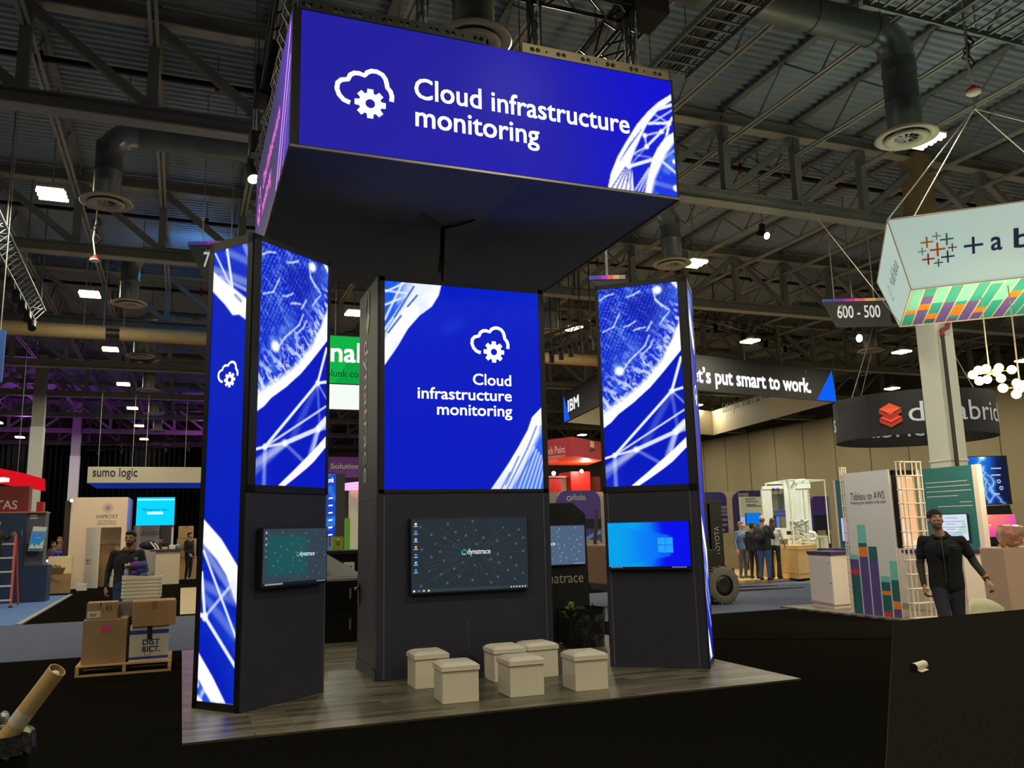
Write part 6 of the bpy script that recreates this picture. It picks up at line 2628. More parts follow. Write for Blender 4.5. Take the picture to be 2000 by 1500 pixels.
l_ = bpy.data.lights.new('red_booth_light', 'POINT')
l_.energy = 60
l_.color = (1, .9, .8)
l_.shadow_soft_size = .1
o = bpy.data.objects.new('red_booth_light', l_)
o.location = F.p(*F.uv(1127, 918), .9)
COL.objects.link(o)
# angled red hanging sign above
q = [aY(1050, 880, 31.2), aY(1119, 853, 29.5), aY(1175, 852, 31.2), aY(1119, 905, 29.5), aY(1052, 895, 31.2)]
rh = thing('red_hanging_sign', 'angled red hanging sign with white letters and an orange underside', 'hanging sign', (q[1] + q[2]) / 2)
zt, zb = q[1].z, q[1].z - (q[1].z - aY(1119, 890, 29.5).z)
A, B, C_ = q[0], q[1], q[2]
mb = MB()
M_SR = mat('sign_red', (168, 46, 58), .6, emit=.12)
for P, Q in ((A, B), (B, C_)):
    u = (Q - P)
    u.z = 0
    Fq = Fr((P.x, P.y, zb), u)
    mb.fbox(Fq, 0, u.length - .02, 0, zt - zb, -.1, 0, M_SR)
mb.build('face', rh)
mb = MB()
zo = zb - .01
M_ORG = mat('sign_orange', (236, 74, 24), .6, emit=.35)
mb.add([(A.x, A.y, zo), (B.x, B.y, zo), (C_.x, C_.y, zo), (C_.x + .6, C_.y + 2.6, zo - .0), (A.x + .6, A.y + 2.6, zo)], [(0, 1, 2, 3, 4)], M_ORG)
mb.build('underside', rh)
mb = MB()
Fq = Fr((A.x, A.y, zb), Vector((B.x - A.x, B.y - A.y, 0)))
b = Fq.uv(1104, 884)
mb.ftext(Fq, 'Check Point', b[0], b[1], mat('pinkish_lettering', (236, 190, 190), .6, emit=.2), width=1.28, h=.42, off=.004, align='R')
mb.ftext(Fq, 'SOFTWARE TECHNOLOGIES LTD.', b[0], b[1] - .16, mat('pinkish_lettering'), width=1.3, h=.12, off=.004, align='R')
Fq2 = Fr((B.x, B.y, zb), Vector((C_.x - B.x, C_.y - B.y, 0)))
c = Fq2.uv(1156, 869)
mb.fprism(Fq2, [(c[0] - .2, c[1] - .12), (c[0] + .2, c[1] - .12), (c[0] + .22, c[1] + .16), (c[0] - .18, c[1] + .18)], .002, .01, mat('cream_badge', (226, 206, 170), .6))
mb.fpath(Fq2, [(c[0] - .2, c[1] - .12), (c[0] + .2, c[1] - .12), (c[0] + .22, c[1] + .16), (c[0] - .18, c[1] + .18)], .03, .012, M_INK, closed=True)
mb.fpoly(Fq2, [(c[0] - .3, c[1] - .3), (c[0] + .3, c[1] - .24), (c[0] + .34, c[1] - .16), (c[0] - .2, c[1] - .18)], .008, M_NAVY)
mb.build('lettering', rh)

# ---- forklift half hidden behind the right tower
M_FK = mat('forklift_black', (26, 24, 24), .4, .3)
fl = thing('forklift', 'black forklift half hidden behind the right tower, forks pointing right', 'forklift', (9.6, 16.3, .006), 0)
YF = 16.0
FF = Fr((0, YF, 0), (1, 0, 0))
FFp = Fr((0, YF - .36, 0), (1, 0, 0))
f2 = lambda x, y: FFp.uv(x, y)
mb = MB()
for n0 in (.35, -.75):
    for x0, x1 in ((1369, 1385), (1391, 1408)):
        a, b = f2(x0, 1140), f2(x1, 975)
        mb.fbox(FF, a[0], b[0], .25, b[1], n0 - .08, n0, M_FK)
a, b = f2(1370, 984), f2(1408, 974)
mb.fbox(FF, a[0], b[0], a[1], b[1], -.8, .36, M_FK)
a, b = f2(1372, 1112), f2(1409, 1100)
mb.fbox(FF, a[0], b[0], a[1], b[1], -.8, .36, M_FK)
mb.build('mast', fl)
mb = MB()
a, b = f2(1376, 1100), f2(1383, 985)
for n0 in (.1, -.4):
    mb.cyl(FF.p((a[0] + b[0]) / 2, a[1], n0), FF.p((a[0] + b[0]) / 2, b[1], n0), .05, mat('copper_ram', (130, 76, 44), .35, .7), n=10)
mb.build('lift_ram', fl)
mb = MB()
for k in range(2):
    a, b = f2(1388, 1120), f2(1389.5, 980)
    mb.fbox(FF, a[0], b[0], a[1], b[1], -.2 - .2 * k, -.14 - .2 * k, M_DARK)
mb.build('chain', fl)
mb = MB()
a, b = f2(1409, 1140), f2(1432, 1110)
mb.fbox(FF, a[0], b[0] - .05, b[1] - .05, b[1], -.85, .4, M_FK)
mb.fbox(FF, b[0] - .1, b[0], a[1] - .15, b[1], -.85, .4, M_FK)
mb.build('carriage', fl)
for n0 in (.3, -.6):
    mb = MB()
    a, b = f2(1430, 1153), f2(1568, 1158)
    zf = max(.06, a[1])
    mb.hexa([FF.p(a[0] - .04, zf - .03, n0), FF.p(b[0], zf - .03, n0 + .02), FF.p(b[0], zf - .03, n0 + .1), FF.p(a[0] - .04, zf - .03, n0 + .12), FF.p(a[0] - .04, zf + .02, n0), FF.p(b[0], zf - .015, n0 + .02), FF.p(b[0], zf - .015, n0 + .1), FF.p(a[0] - .04, zf + .02, n0 + .12)], M_DARK)
    a2, b2 = f2(1424, 1150), f2(1431, 1112)
    mb.fbox(FF, a2[0], b2[0], zf - .03, b2[1], n0, n0 + .12, M_FK)
    mb.build('fork', fl)
wc_ = f2(1398, 1142)
wr = wc_[1] - .006
M_TYRE = mat('worn_tyre', (88, 82, 72), .85, vary=.2, vscale=14)
for n0 in (.55, -.75):
    c = FF.p(wc_[0], wr + .006, n0)
    tw = MB()
    R0 = Matrix.Rotation(PI / 2, 4, 'X')
    tw.M = Matrix.Translation(c) @ R0
    tw.lathe([(wr * .55, -.13), (wr * .9, -.14), (wr, -.10), (wr, .10), (wr * .9, .14), (wr * .55, .13)], (0, 0, 0), M_TYRE, 40)
    for k in range(28):
        a = 2 * PI * k / 28
        tw.cbox((wr * .985 * math.cos(a), wr * .985 * math.sin(a), .06 * (-1) ** k), (.05, .03, .12), M_TYRE, a)
    wv = tw.build('wheel', fl)
    tw = MB(Matrix.Translation(c) @ R0)
    tw.lathe([(0, -.06), (wr * .3, -.06), (wr * .5, -.1), (wr * .56, -.12), (wr * .56, .12), (wr * .3, .1), (0, .1)], (0, 0, 0), M_FK, 24)
    tw.build('hub', wv)
mb = MB()
a = f2(1330, 1100)
ch0 = aY(1166, 1100, YF).x
mb.box(ch0 + .2, wc_[0] + .05, YF - .45, YF + .75, .35, 1.15, M_FK)
mb.box(ch0, ch0 + .8, YF - .45, YF + .75, .5, 1.3, mat('forklift_rust', (118, 84, 60), .6))
mb.build('chassis', fl, bev=.03)
mb = MB()
for x in (ch0 + .3, wc_[0] - .5):
    for y in (YF - .4, YF + .7):
        mb.beam((x, y, 1.1), (x + .1, y, 2.05), .06, .06, M_FK)
mb.build('overhead_guard', fl)
mb = MB()
FT2 = Fr(FF.p(f2(1403, 1085)[0], f2(1403, 1085)[1], .362), (0, 0, 1), (-1, 0, 0))
mb.ftext(FT2, 'TOYOTA', 0, -.05, mat('faded_print', (150, 146, 140), .6), width=.62, h=.17, off=.004)
mb.build('lettering', fl)
# ================================================================== hanging signs and ceiling extras
def wires(mb, pts, top=HZ, r=.012):
    for p in pts:
        p = Vector(p)
        mb.cyl(p, Vector((p.x, p.y, top)), r, M_STEEL2, n=5)


# long white sign with blue underside (left)
s1 = thing('white_beam_sign', 'long white hanging sign with dark letters and a blue underside', 'hanging sign', (-1, 46, 4.4))
mb = MB()
mb.box(-4.33, 3.2, 45, 45.1, 4.38, 5.15, mat('sign_white', (196, 186, 160), .6, emit=.05))
mb.build('face', s1)
mb = MB()
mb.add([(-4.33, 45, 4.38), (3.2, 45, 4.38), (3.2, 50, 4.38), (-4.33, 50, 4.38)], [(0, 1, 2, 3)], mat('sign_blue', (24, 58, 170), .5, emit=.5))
mb.build('underside', s1)
mb = MB()
F = Fr((-4.33, 44.99, 4.38), (1, 0, 0))
mb.ptext(F, 'sumo logic', (181, 931), (268, 930), mat('dark_indigo_ink', (38, 36, 66), .6), h=.62, off=.006, bold=.008)
mb.build('lettering', s1)
mb = MB()
wires(mb, [(-3.9, 45.1, 5.1), (-2.4, 45.1, 5.1), (-1.8, 45.1, 5.1), (0, 45.1, 5.1), (2, 45.1, 5.1)])
mb.build('hanging_wire', s1)

# green hanging screen seen between towers
gsn = thing('green_screen_sign', 'green and white hanging screen seen between the left and centre towers', 'hanging sign', aY(675, 730, 24))
Fg = Fr((aY(640, 700, 24).x - .9, 24, 0), (1, 0, 0))
a, b = Fg.uv(640, 748), Fg.uv(720, 658)
c = Fg.uv(640, 800)
mb = MB()
mb.fbox(Fg, a[0] - .9, b[0] + .6, c[1], b[1], -.2, -.01, M_BLACK)
mb.build('case', gsn)
mb = MB()
mb.fpoly(Fg, [(a[0] - .88, a[1]), (b[0] + .58, a[1]), (b[0] + .58, b[1] - .03), (a[0] - .88, b[1] - .03)], 0, glow('screen_green', (18, 178, 72), 1.0))
mb.fpoly(Fg, [(a[0] + .2, a[1]), (b[0] + .3, a[1]), (b[0] + .3, a[1] + .8), (a[0] + .9, b[1] - .2)], .002, glow('screen_green_dark', (14, 160, 66), 1.0))
mb.fpoly(Fg, [(a[0] - .88, c[1] + .02), (b[0] + .58, c[1] + .02), (b[0] + .58, a[1] - .03), (a[0] - .88, a[1] - .03)], 0, glow('screen_white', (236, 242, 236), 1.1))
r_ = Fg.uv(703, 708)
mb.ftext(Fg, 'Signal', r_[0], r_[1], WHITE_LED, width=1.75, h=.82, off=.004, align='R', bold=.02)
r_ = Fg.uv(706, 735)
l_ = Fg.uv(641, 735)
mb.ftext(Fg, 'splunk conf', l_[0] - .16, l_[1], glow('dark_green_ink', (10, 70, 40), 1.0), width=r_[0] - l_[0] + .30, h=.3, off=.004)
mb.build('screen', gsn)
mb = MB()
wires(mb, [Fg.p(a[0] + .2, b[1]), Fg.p(b[0] + .3, b[1])])
mb.build('hanging_wire', gsn)
# purple banner and blue tower below it
pb_ = thing('purple_banner', 'purple banner with pale letters between the left and centre towers', 'banner', aY(680, 920, 26))
F = Fr((aY(640, 920, 26).x - .6, 26, 0), (1, 0, 0))
a, b = F.uv(640, 932), F.uv(712, 893)
mb = MB()
mb.fbox(F, 0, b[0] + .4, a[1], b[1], -.15, 0, mat('banner_purple', (88, 42, 110), .6, emit=.25))
mb.build('board', pb_)
mb = MB()
mb.ftext(F, 'Solutions', F.uv(646, 915)[0], F.uv(646, 915)[1], M_WHITE, width=F.uv(710, 915)[0] - F.uv(646, 915)[0], h=.22, off=.004, bold=.02)
mb.build('lettering', pb_)
mb = MB()
wires(mb, [F.p(.3, b[1]), F.p(b[0], b[1])])
mb.build('hanging_wire', pb_)
bt_ = thing('blue_display_tower', 'tall glowing blue display beside a slate panel between the towers', 'display', aY(652, 1080, 19))
F = Fr((aY(642, 1000, 19).x - .3, 19, 0), (1, 0, 0))
a, b, c = F.uv(641, 1075), F.uv(656, 925), F.uv(674, 925)


def blue_art(U, V):
    A = Art(U, V, (24, 70, 190))
    A.mix(1 - sm(V, 0, .8), (20, 40, 160))
    n = fbm(U, V, 6, 3, 7)
    A.mix(sm(n, .5, .7) * .6, (60, 140, 240))
    return A.lin()


mb = MB()
Fb = Fr(F.p(0, a[1], .002), F.U)
mb.grid(Fb, b[0], b[1] - a[1], 20, 60, blue_art)
Ft = Fr(F.p(F.uv(654, 926)[0], F.uv(654, 935)[1], .004), (1, 0, 0))
mb.ftext(Ft, 'Splunk', -.28, -.08, WHITE_LED, width=.26, h=.16, off=.002, bold=.02)
for k in range(6):
    mb.fpoly(Ft, [(-.13, -.45 - .16 * k), (-.04, -.44 - .16 * k), (-.04, -.41 - .16 * k), (-.13, -.42 - .16 * k)], .002, WHITE_LED)
mb.build('lit_face', bt_)
mb = MB()
mb.fbox(F, 0, b[0], .01, b[1] + .02, -.3, -.004, M_BLACK)
mb.fbox(F, b[0], c[0], .01, c[1], -.3, .0, mat('slate_column', (70, 68, 72), .6))
mb.build('body', bt_)
for k, (x0, x1, y0, y1, c_, lab) in enumerate([(675, 684, 1012, 1052, (96, 160, 40), 'narrow green display behind the gift boxes'), (684, 700, 945, 1090, (190, 190, 170), 'pale panel at the right behind the gift boxes')]):
    mb = MB()
    p, q = aY(x0, y1, 21 + k), aY(x1, y0, 21 + k)
    mb.box(p.x, q.x, 21 + k, 21.3 + k, .02, q.z, mat('back_panel_%d' % k, c_, .6, emit=.12))
    tag(mb.build('display_board'), lab, 'panel')
mb = MB()
p = aY(670, 958, 22)
for k in range(3):
    mb.tube([p + Vector((-.5, 0, .05 * k)), p + Vector((.9, -.3, .06 + .09 * k))], .03, glow('pink_neon', (255, 120, 170), 3), 8)
tag(mb.build('neon_strips'), 'pink neon light strips between the left and centre towers', 'neon light')

# blue panel at the left edge
p = aY(4, 700, 20)
bs = thing('blue_hanging_panel', 'plain blue hanging panel at the left edge', 'hanging sign', p)
mb = MB()
a, b = aY(-90, 742, 20), aY(11, 645, 20)
mb.box(a.x, b.x, 20, 20.1, a.z, b.z, mat('panel_blue', (46, 92, 160), .6, emit=.12))
mb.build('board', bs)
mb = MB()
wires(mb, [(b.x - .1, 20.05, b.z), (a.x + .2, 20.05, b.z)])
mb.build('hanging_wire', bs)

# ring sign of three dark faces, white inside
A = Dp(1100, 770, 44)
B = Dp(1628, 722, 39)
zt, zb = 8.62, 7.13
K = Dp(1252, 718, 33)
nearc = Vector((K.x, K.y, 0))
Cfar = Dp(1391, 800, 52)
ib = thing('triangle_ring_sign', 'large dark triangular ring sign with white letters and blue corners', 'hanging sign', ((A.x + B.x) / 2, (A.y + B.y) / 2, zb))
M_IBD = mat('sign_charcoal', (32, 34, 34), .6)
M_IBW = mat('sign_inner_white', (190, 178, 146), .6, emit=.05)
mb = MB()
mb2 = MB()
cor = [Vector((A.x, A.y, 0)), nearc, Vector((B.x, B.y, 0)), Vector((Cfar.x, Cfar.y, 0))]
for i in range(4):
    P, Q = cor[i], cor[(i + 1) % 4]
    u = Q - P
    Fq = Fr((P.x, P.y, zb), u)
    mb.fbox(Fq, 0, u.length, 0, zt - zb, -.08, 0, M_IBD)
    mb2.fbox(Fq, .1, u.length - .1, .0, zt - zb - .02, -.12, -.085, M_IBW)
mb.build('outer_face', ib)
mb2.build('inner_face', ib)
FA = Fr((cor[0].x, cor[0].y, zb), cor[1] - cor[0])
FBb = Fr((cor[1].x, cor[1].y, zb), cor[2] - cor[1])
LB = (cor[2] - cor[1]).length
mb = MB()
mb.ptext(FA, 'IBM', (1110, 803), (1131, 795), WHITE_LED, h=.85, off=.01, bold=.02)
for k in range(5):
    p = FA.uv(1110, 803)
    mb.fpoly(FA, [(p[0] - .05, p[1] + .06 + .12 * k), (p[0] + 1.5, p[1] + .06 + .12 * k), (p[0] + 1.5, p[1] + .073 + .12 * k), (p[0] - .05, p[1] + .073 + .12 * k)], .013, M_IBD)
p, q = FBb.uv(1340, 755), FBb.uv(1583, 760)
mb.ftext(FBb, 'Let\u2019s put smart to work.', q[0], FBb.uv(1470, 756)[1], WHITE_LED, width=(q[0] - FBb.uv(1362, 755)[0]) * 1.09, h=.92, off=.01, bold=.03, align='R')
mb.build('lettering', ib)
mb = MB()
BL = glow('corner_blue', (16, 96, 246), 1.0)
mb.fpoly(FA, [(0.02, .02), (1.1, .02), (.02, zt - zb - .02)], .006, BL)
mb.build('blue_corner', ib)
mb = MB()
mb.fpoly(FBb, [(LB - 1.35, .02), (LB - .02, .02), (LB - .15, zt - zb - .02)], .006, BL)
mb.build('blue_corner', ib)
mb = MB()
FC_ = Fr((cor[2].x, cor[2].y, zb), cor[3] - cor[2])
# lettering on the inside of the far faces, readable from inside the ring
Fin = Fr((cor[3].x, cor[3].y, zb) , cor[2] - cor[3])
off_in = .125
p, q = Fin.uv(1416, 806), Fin.uv(1560, 785)
mb.ftext(Fin, 'Let\u2019s put smart to work.', p[0], max(.5, p[1]), M_INK, width=6.4, h=1.0, off=off_in, bold=.0)
mb.build('inner_lettering', ib)
mb = MB()
wires(mb, [(c.x, c.y, zt) for c in cor] + [((cor[1].x + cor[2].x) / 2, (cor[1].y + cor[2].y) / 2, zt), ((cor[1].x * .3 + cor[2].x * .7), (cor[1].y * .3 + cor[2].y * .7), zt)])
mb.build('hanging_wire', ib)

# round black ring sign
DC = Dp(1782, 808, 31)
RR, rb0 = 2.72, 4.56
dr_ = thing('round_ring_sign', 'round black ring sign with a red stacked-layers emblem and pale letters', 'hanging sign', (DC.x, DC.y, rb0))
mb = MB()
M_RING = mat('ring_black', (30, 30, 36), .6)
M_RIN2 = mat('ring_inner', (22, 22, 26), .7)
n = 64
vs = []
for r, z in ((RR, rb0), (RR, rb0 + 1.5), (RR - .05, rb0 + 1.5), (RR - .05, rb0)):
    vs += [(DC.x + r * math.cos(2 * PI * k / n), DC.y + r * math.sin(2 * PI * k / n), z) for k in range(n)]
mb.add(vs, [(j * n + k, j * n + (k + 1) % n, ((j + 1) % 4) * n + (k + 1) % n, ((j + 1) % 4) * n + k) for j in range(4) for k in range(n)], M_RING)
mb.build('ring', dr_)
aim = math.atan2(-DC.y, -DC.x)


def warp_out(u, v, off):
    a = aim + u / RR
    return Vector((DC.x + (RR + off) * math.cos(a), DC.y + (RR + off) * math.sin(a), rb0 + v))


def warp_in(u, v, off):
    a = aim + PI - u / RR
    return Vector((DC.x + (RR - .05 - off) * math.cos(a), DC.y + (RR - .05 - off) * math.sin(a), rb0 + v))


mb = MB()
M_PL = mat('pale_lettering', (206, 210, 220), .5, emit=.12)
Fd = Fr((0, 0, 0), (1, 0, 0))
mb.ftext(Fd, 'databricks', -.12, .42, M_PL, width=4.7, h=.98, off=.012, warp=warp_out, bold=.0)
mb.ftext(Fd, 'databricks', -3.1, .40, M_PL, width=4.4, h=.98, off=.012, warp=warp_in)
mb.ftext(Fd, 'ks', -4.35, .42, M_PL, width=.9, h=.98, off=.012, warp=warp_out)
mb.build('lettering', dr_)
mb = MB()
for k, c in enumerate(((226, 70, 40), (240, 92, 56))):
    z = .28 + .30 * k
    P = [(-1.04, z + .22), (-.66, z + .0), (-.30, z + .20), (-.30, z + .34), (-.66, z + .15), (-1.04, z + .36)]
    mm = mat('emblem_red_%d' % k, c, .5, emit=.2)
    mb.poly([warp_out(u, v, .05) for u, v in [(-1.04, z + .34), (-.68, z + .14), (-.32, z + .32), (-.68, z + .52)]], mm)
    mb.poly([warp_out(u, v, .06) for u, v in [(-1.04, z + .31), (-1.04, z + .18), (-.68, z - .02), (-.32, z + .16), (-.32, z + .29), (-.68, z + .11)]], mat('emblem_dark_%d' % k, (190 - 20 * k, 50, 30), .5, emit=.15))
mb.build('emblem', dr_)
mb = MB()
for k in range(4):
    a = aim + .8 + PI / 2 * k
    p = Vector((DC.x + RR * math.cos(a), DC.y + RR * math.sin(a), rb0 + 1.5))
    mb.cyl(p, Vector((DC.x + .3 * math.cos(a), DC.y + .3 * math.sin(a), HZ)), .015, M_STEEL2, n=5)
mb.build('hanging_wire', dr_)

# tapered white hanging sign with coloured chart underside
TA0 = Dp(1733, 430, 14)
dA = Vector((math.cos(math.radians(42)), -math.sin(math.radians(42)), 0))
dB = Vector((math.sin(math.radians(42)), math.cos(math.radians(42)), 0))


def on(px, py, P, d, e=Vector((0, 0, 1))):
    """where the view ray meets the upright plane through P along d"""
    N = d.cross(e)
    r_ = ray(px, py)
    return CAM + r_ * ((P - CAM).dot(N) / r_.dot(N))


T0 = TA0
T1 = T0 + dA * 4.6
bl0 = Dp(1780, 566, 14.25)
zbot = bl0.z
L3 = 3.9
B0 = Vector((bl0.x, bl0.y, zbot))
Bl = 2.9
B3 = B0 + dB * Bl
B1 = B0 + dA * 3.6
B2 = B1 + dB * Bl
T2 = T1 + dB * L3
T3 = T0 + dB * L3
ts = thing('tapered_hanging_sign', 'white tapered hanging sign with a coloured chart on its underside', 'hanging sign', B0)
mb = MB()
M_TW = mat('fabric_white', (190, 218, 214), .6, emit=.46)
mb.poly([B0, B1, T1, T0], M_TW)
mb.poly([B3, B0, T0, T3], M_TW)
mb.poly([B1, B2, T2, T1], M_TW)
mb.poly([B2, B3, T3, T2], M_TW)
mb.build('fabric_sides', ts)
mb = MB()
mb.poly([B0, B3, B2, B1], mat('underside_white', (214, 206, 186), .6, emit=.06))
FU = Fr(B0 - Vector((0, 0, .004)), dA, dB)
FU.N = Vector((0, 0, -1))
rs = random.Random(6)
seqs = [[('aqua', .55), ('orange', .1), ('teal', .35)], [('teal', .2), ('purple', .2), ('orange', .16), ('purple', .44)], [('aqua', .4), ('teal', .3), ('orange', .16), ('deep', .14)],
        [('teal', .42), ('purple', .58)], [('aqua', .42), ('teal', .1), ('orange', .3), ('teal', .08), ('purple', .1)], [('teal', .45), ('purple', .55)], [('aqua', .06), ('teal', .60), ('orange', .14), ('purple', .2)],
        [('aqua', .5), ('teal', .5)], [('teal', .3), ('orange', .16), ('purple', .54)], [('aqua', .3), ('teal', .7)]]
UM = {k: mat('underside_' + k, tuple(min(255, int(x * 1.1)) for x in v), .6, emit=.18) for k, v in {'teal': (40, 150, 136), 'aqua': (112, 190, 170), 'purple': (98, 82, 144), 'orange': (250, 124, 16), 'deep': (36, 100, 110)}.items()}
nb = 18
for k in range(nb):
    u0 = 3.6 * k / nb + .03
    u1 = 3.6 * (k + .86) / nb + .03
    v = .02
    for c, f in seqs[k % len(seqs)]:
        v2 = v + f * (Bl - .1)
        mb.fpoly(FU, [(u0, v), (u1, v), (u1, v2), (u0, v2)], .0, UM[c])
        v = v2
mb.build('underside', ts)
mb = MB()
for P, Q in ((B0, B1), (B1, B2), (B2, B3), (B3, B0), (T0, T1), (T1, T2), (T2, T3), (T3, T0), (B0, T0), (B3, T3), (B1, T1)):
    mb.cyl(P, Q, .012, mat('pale_seam', (206, 190, 170), .6), n=6)
mb.build('seam', ts)
FS = Fr(B0, dA, (T0 - B0) - dA * (T0 - B0).dot(dA))
mb = MB()
NV = mat('logo_navy', (40, 58, 116), .5)


def plus(F, px, py, s, w_, m_):
    u, v = F.uv(px, py)
    mb.fpoly(F, [(u - s, v - w_), (u + s, v - w_), (u + s, v + w_), (u - s, v + w_)], .006, m_)
    mb.fpoly(F, [(u - w_, v - s), (u + w_, v - s), (u + w_, v + s), (u - w_, v + s)], .007, m_)


LC = {k: mat('logo_' + k, v, .5) for k, v in {'o': (226, 130, 40), 'O': (232, 104, 30), 't': (60, 150, 140), 'a': (110, 176, 176), 'r': (190, 48, 52), 'p': (78, 76, 124), 'n': (52, 64, 126)}.items()}
for px, py, s, c in ((1831, 487, .115, 'O'), (1810, 473, .095, 'o'), (1829, 461, .065, 'a'), (1849, 467, .10, 't'), (1860, 483, .07, 'p'), (1851, 501, .10, 'n'), (1833, 513, .07, 'p'), (1813, 506, .095, 'r'), (1801, 491, .065, 'a')):
    plus(FS, px, py, s, s * .13, LC[c])
plus(FS, 1901, 479, .14, .02, NV)
mb.ptext(FS, 'a', (1936, 488), (1957, 487), NV, h=.46, off=.006, bold=.012)
u, v = FS.uv(1981, 484)
mb.ftext(FS, 'b l e a u', u, v, NV, width=2.0, h=.46, off=.006, bold=.012)
mb.build('lettering', ts)
FL_ = Fr(B3, -dB, (T3 - B3) - dB * (T3 - B3).dot(dB))
mb = MB()
mb.ftext(FL_, '+ a b l e a u', Bl * .42, (T3 - B3).length * .42, NV, width=Bl * .5, h=.34, off=.006, bold=.01)
for k in range(9):
    a = 2 * PI * k / 8
    r = .14 if k < 8 else 0
    plus_c = (Bl * .25 + r * math.cos(a), (T3 - B3).length * .46 + r * math.sin(a))
    for w_, h_ in ((.05, .007), (.007, .05)):
        mb.fpoly(FL_, [(plus_c[0] - w_, plus_c[1] - h_), (plus_c[0] + w_, plus_c[1] - h_), (plus_c[0] + w_, plus_c[1] + h_), (plus_c[0] - w_, plus_c[1] + h_)], .006, list(LC.values())[k % 7])
mb.build('side_lettering', ts)
mb = MB()
hub = Dp(1903, 212, 15.5)
for p in (T0, T1, T2, T3):
    mb.cyl(p, hub, .011, M_GRID, n=5)
mb.cyl(B0.lerp(B3, .9), Vector((B3.x + .3, B3.y + 4, HZ)), .008, M_GRID, n=5)
mb.cyl(hub, Vector((hub.x, hub.y, HZ)), .02, M_STEEL2, n=6)
mb.build('hanging_wire', ts)

# aisle banners
def aisle(label, C, du, Wd, Hd, skew, txt):
    t = thing('aisle_banner', label, 'banner', C)
    F = Fr(C, du)
    mb = MB()
    P = [(skew * .6, 0), (Wd + .1, 0), (Wd, Hd), (0, Hd)]
    mb.fprism(F, P, -.04, 0, mat('banner_slate', (62, 62, 66), .5))
    mb.build('board', t)
    mb = MB()
    for k, c in enumerate(((60, 80, 170), (110, 60, 180), (190, 60, 190), (236, 110, 120), (240, 180, 110), (160, 150, 140))):
        mb.fbox(F, Wd * k / 6, Wd * (k + 1) / 6, Hd, Hd + .07, -.05, .01, mat('banner_strip_%d' % k, c, .5, emit=.3))
    mb.build('gradient_strip', t)
    mb = MB()
    if txt:
        mb.ftext(F, 'AISLE', .36, Hd * .74, M_WHITE, width=.22, h=.12, off=.004, bold=.02)
        mb.ftext(F, txt, .34, Hd * .36, mat('banner_white', (230, 230, 232), .5, emit=.4), width=1.1, h=.46, off=.004, bold=.01)
    mb.build('lettering', t)
    mb = MB()
    for u in (.3, Wd - .3):
        mb.cyl(F.p(u, Hd + .05, -.02), F.p(u, 0, -.02) * 1.0 + Vector((0, 0, HZ - C.z)), .012, M_STEEL2, n=5)
    mb.build('hanging_wire', t)


c_ = Dp(1612, 640, 21.5)
aisle('dark aisle banner with pale numbers right of the right tower', c_, (RT.x, RT.y, -.0), 1.62, .68, .5, '600 - 500')
c_ = Dp(364, 546, 17.5)
aisle('dark aisle banner half hidden behind the left tower', c_, (RT.x, RT.y, 0), 1.2, .75, .6, '700 - 600')
c_ = Dp(1152, 566, 14.5)
aisle('dark aisle banner just above the right tower', c_, (RT.x, RT.y, 0), .62, .18, .3, '')

# globe chandeliers
def chandelier(label, C, bulbs, seed):
    t = thing('globe_chandelier', label, 'chandelier', C)
    mb = MB()
    br_ = mat('brass', (190, 150, 90), .3, .8)
    mb.ell(C, .04, br_, 10, 8)
    mb.tube([C, C + Vector((0, 0, .5)), C + Vector((.02, 0, 1.4)), Vector((C.x, C.y, C.z + 2.2))], .012, M_GRID, 6)
    for b in bulbs:
        mb.cyl(C, b, .008, br_, n=5)
    mb.build('brass_arms', t)
    for b in bulbs:
        mb = MB()
        mb.ell(b, .075, glow('warm_globe', (255, 214, 130), 7), 14, 10)
        mb.build('globe_bulb', t)
    l_ = bpy.data.lights.new('chandelier_light', 'POINT')
    l_.energy = 220
    l_.color = (1, .78, .45)
    l_.shadow_soft_size = .3
    o = bpy.data.objects.new('chandelier_light', l_)
    o.location = C + Vector((0, 0, -.25))
    COL.objects.link(o)


rs = random.Random(3)
mk = lambda L_, d0: [Dp(x, y, d0 + rs.uniform(-.35, .35)) for x, y in L_]
chandelier('globe chandelier with warm bulbs, the fully visible one beside the column', Dp(1933, 728, 14.5), mk([(1900, 732), (1911, 723), (1926, 720), (1951, 718), (1946, 727), (1976, 722), (1913, 744), (1928, 741), (1955, 739)], 14.5), 1)
chandelier('globe chandelier with warm bulbs, cut off by the right edge', Dp(1993, 756, 13.8), mk([(1959, 758), (1986, 748), (1998, 752), (1990, 760), (1985, 770), (2010, 745), (2020, 765)], 13.8), 2)

# lighting truss at the top left
lt = thing('lighting_truss', 'silver ladder-like lighting truss at the upper left', 'lighting truss', G(45, 530, 8.6))
p, q = G(88, 606, 8.3), G(-40, 330, 8.3)
mb = MB()
s = Vector((.42, 0, 0))
for o in (Vector((0, 0, 0)), s * -1, Vector((-.2, 0, -.4))):
    mb.cyl(p + o, q + o, .03, M_GALV, n=8)
N = 26
for i in range(N):
    a, b = p.lerp(q, i / N), p.lerp(q, (i + 1) / N)
    mb.cyl(a, a - s, .018, M_GALV, n=6)
    mb.cyl(a - s * (i % 2), b - s * ((i + 1) % 2), .016, M_GALV, n=6)
    mb.cyl(a, b + Vector((-.2, 0, -.4)), .014, M_GALV, n=6)
mb.build('truss', lt)
for k in range(9):
    mb = MB()
    c = p.lerp(q, .05 + .1 * k) + Vector((-.25, 0, -.5))
    mb.cyl(c, c + Vector((.05, -.2, -.22)), .11, M_BLACK, n=10)
    mb.cyl(c + Vector((0, 0, .4)), c, .02, M_BLACK, n=6)
    mb.build('stage_light', lt)
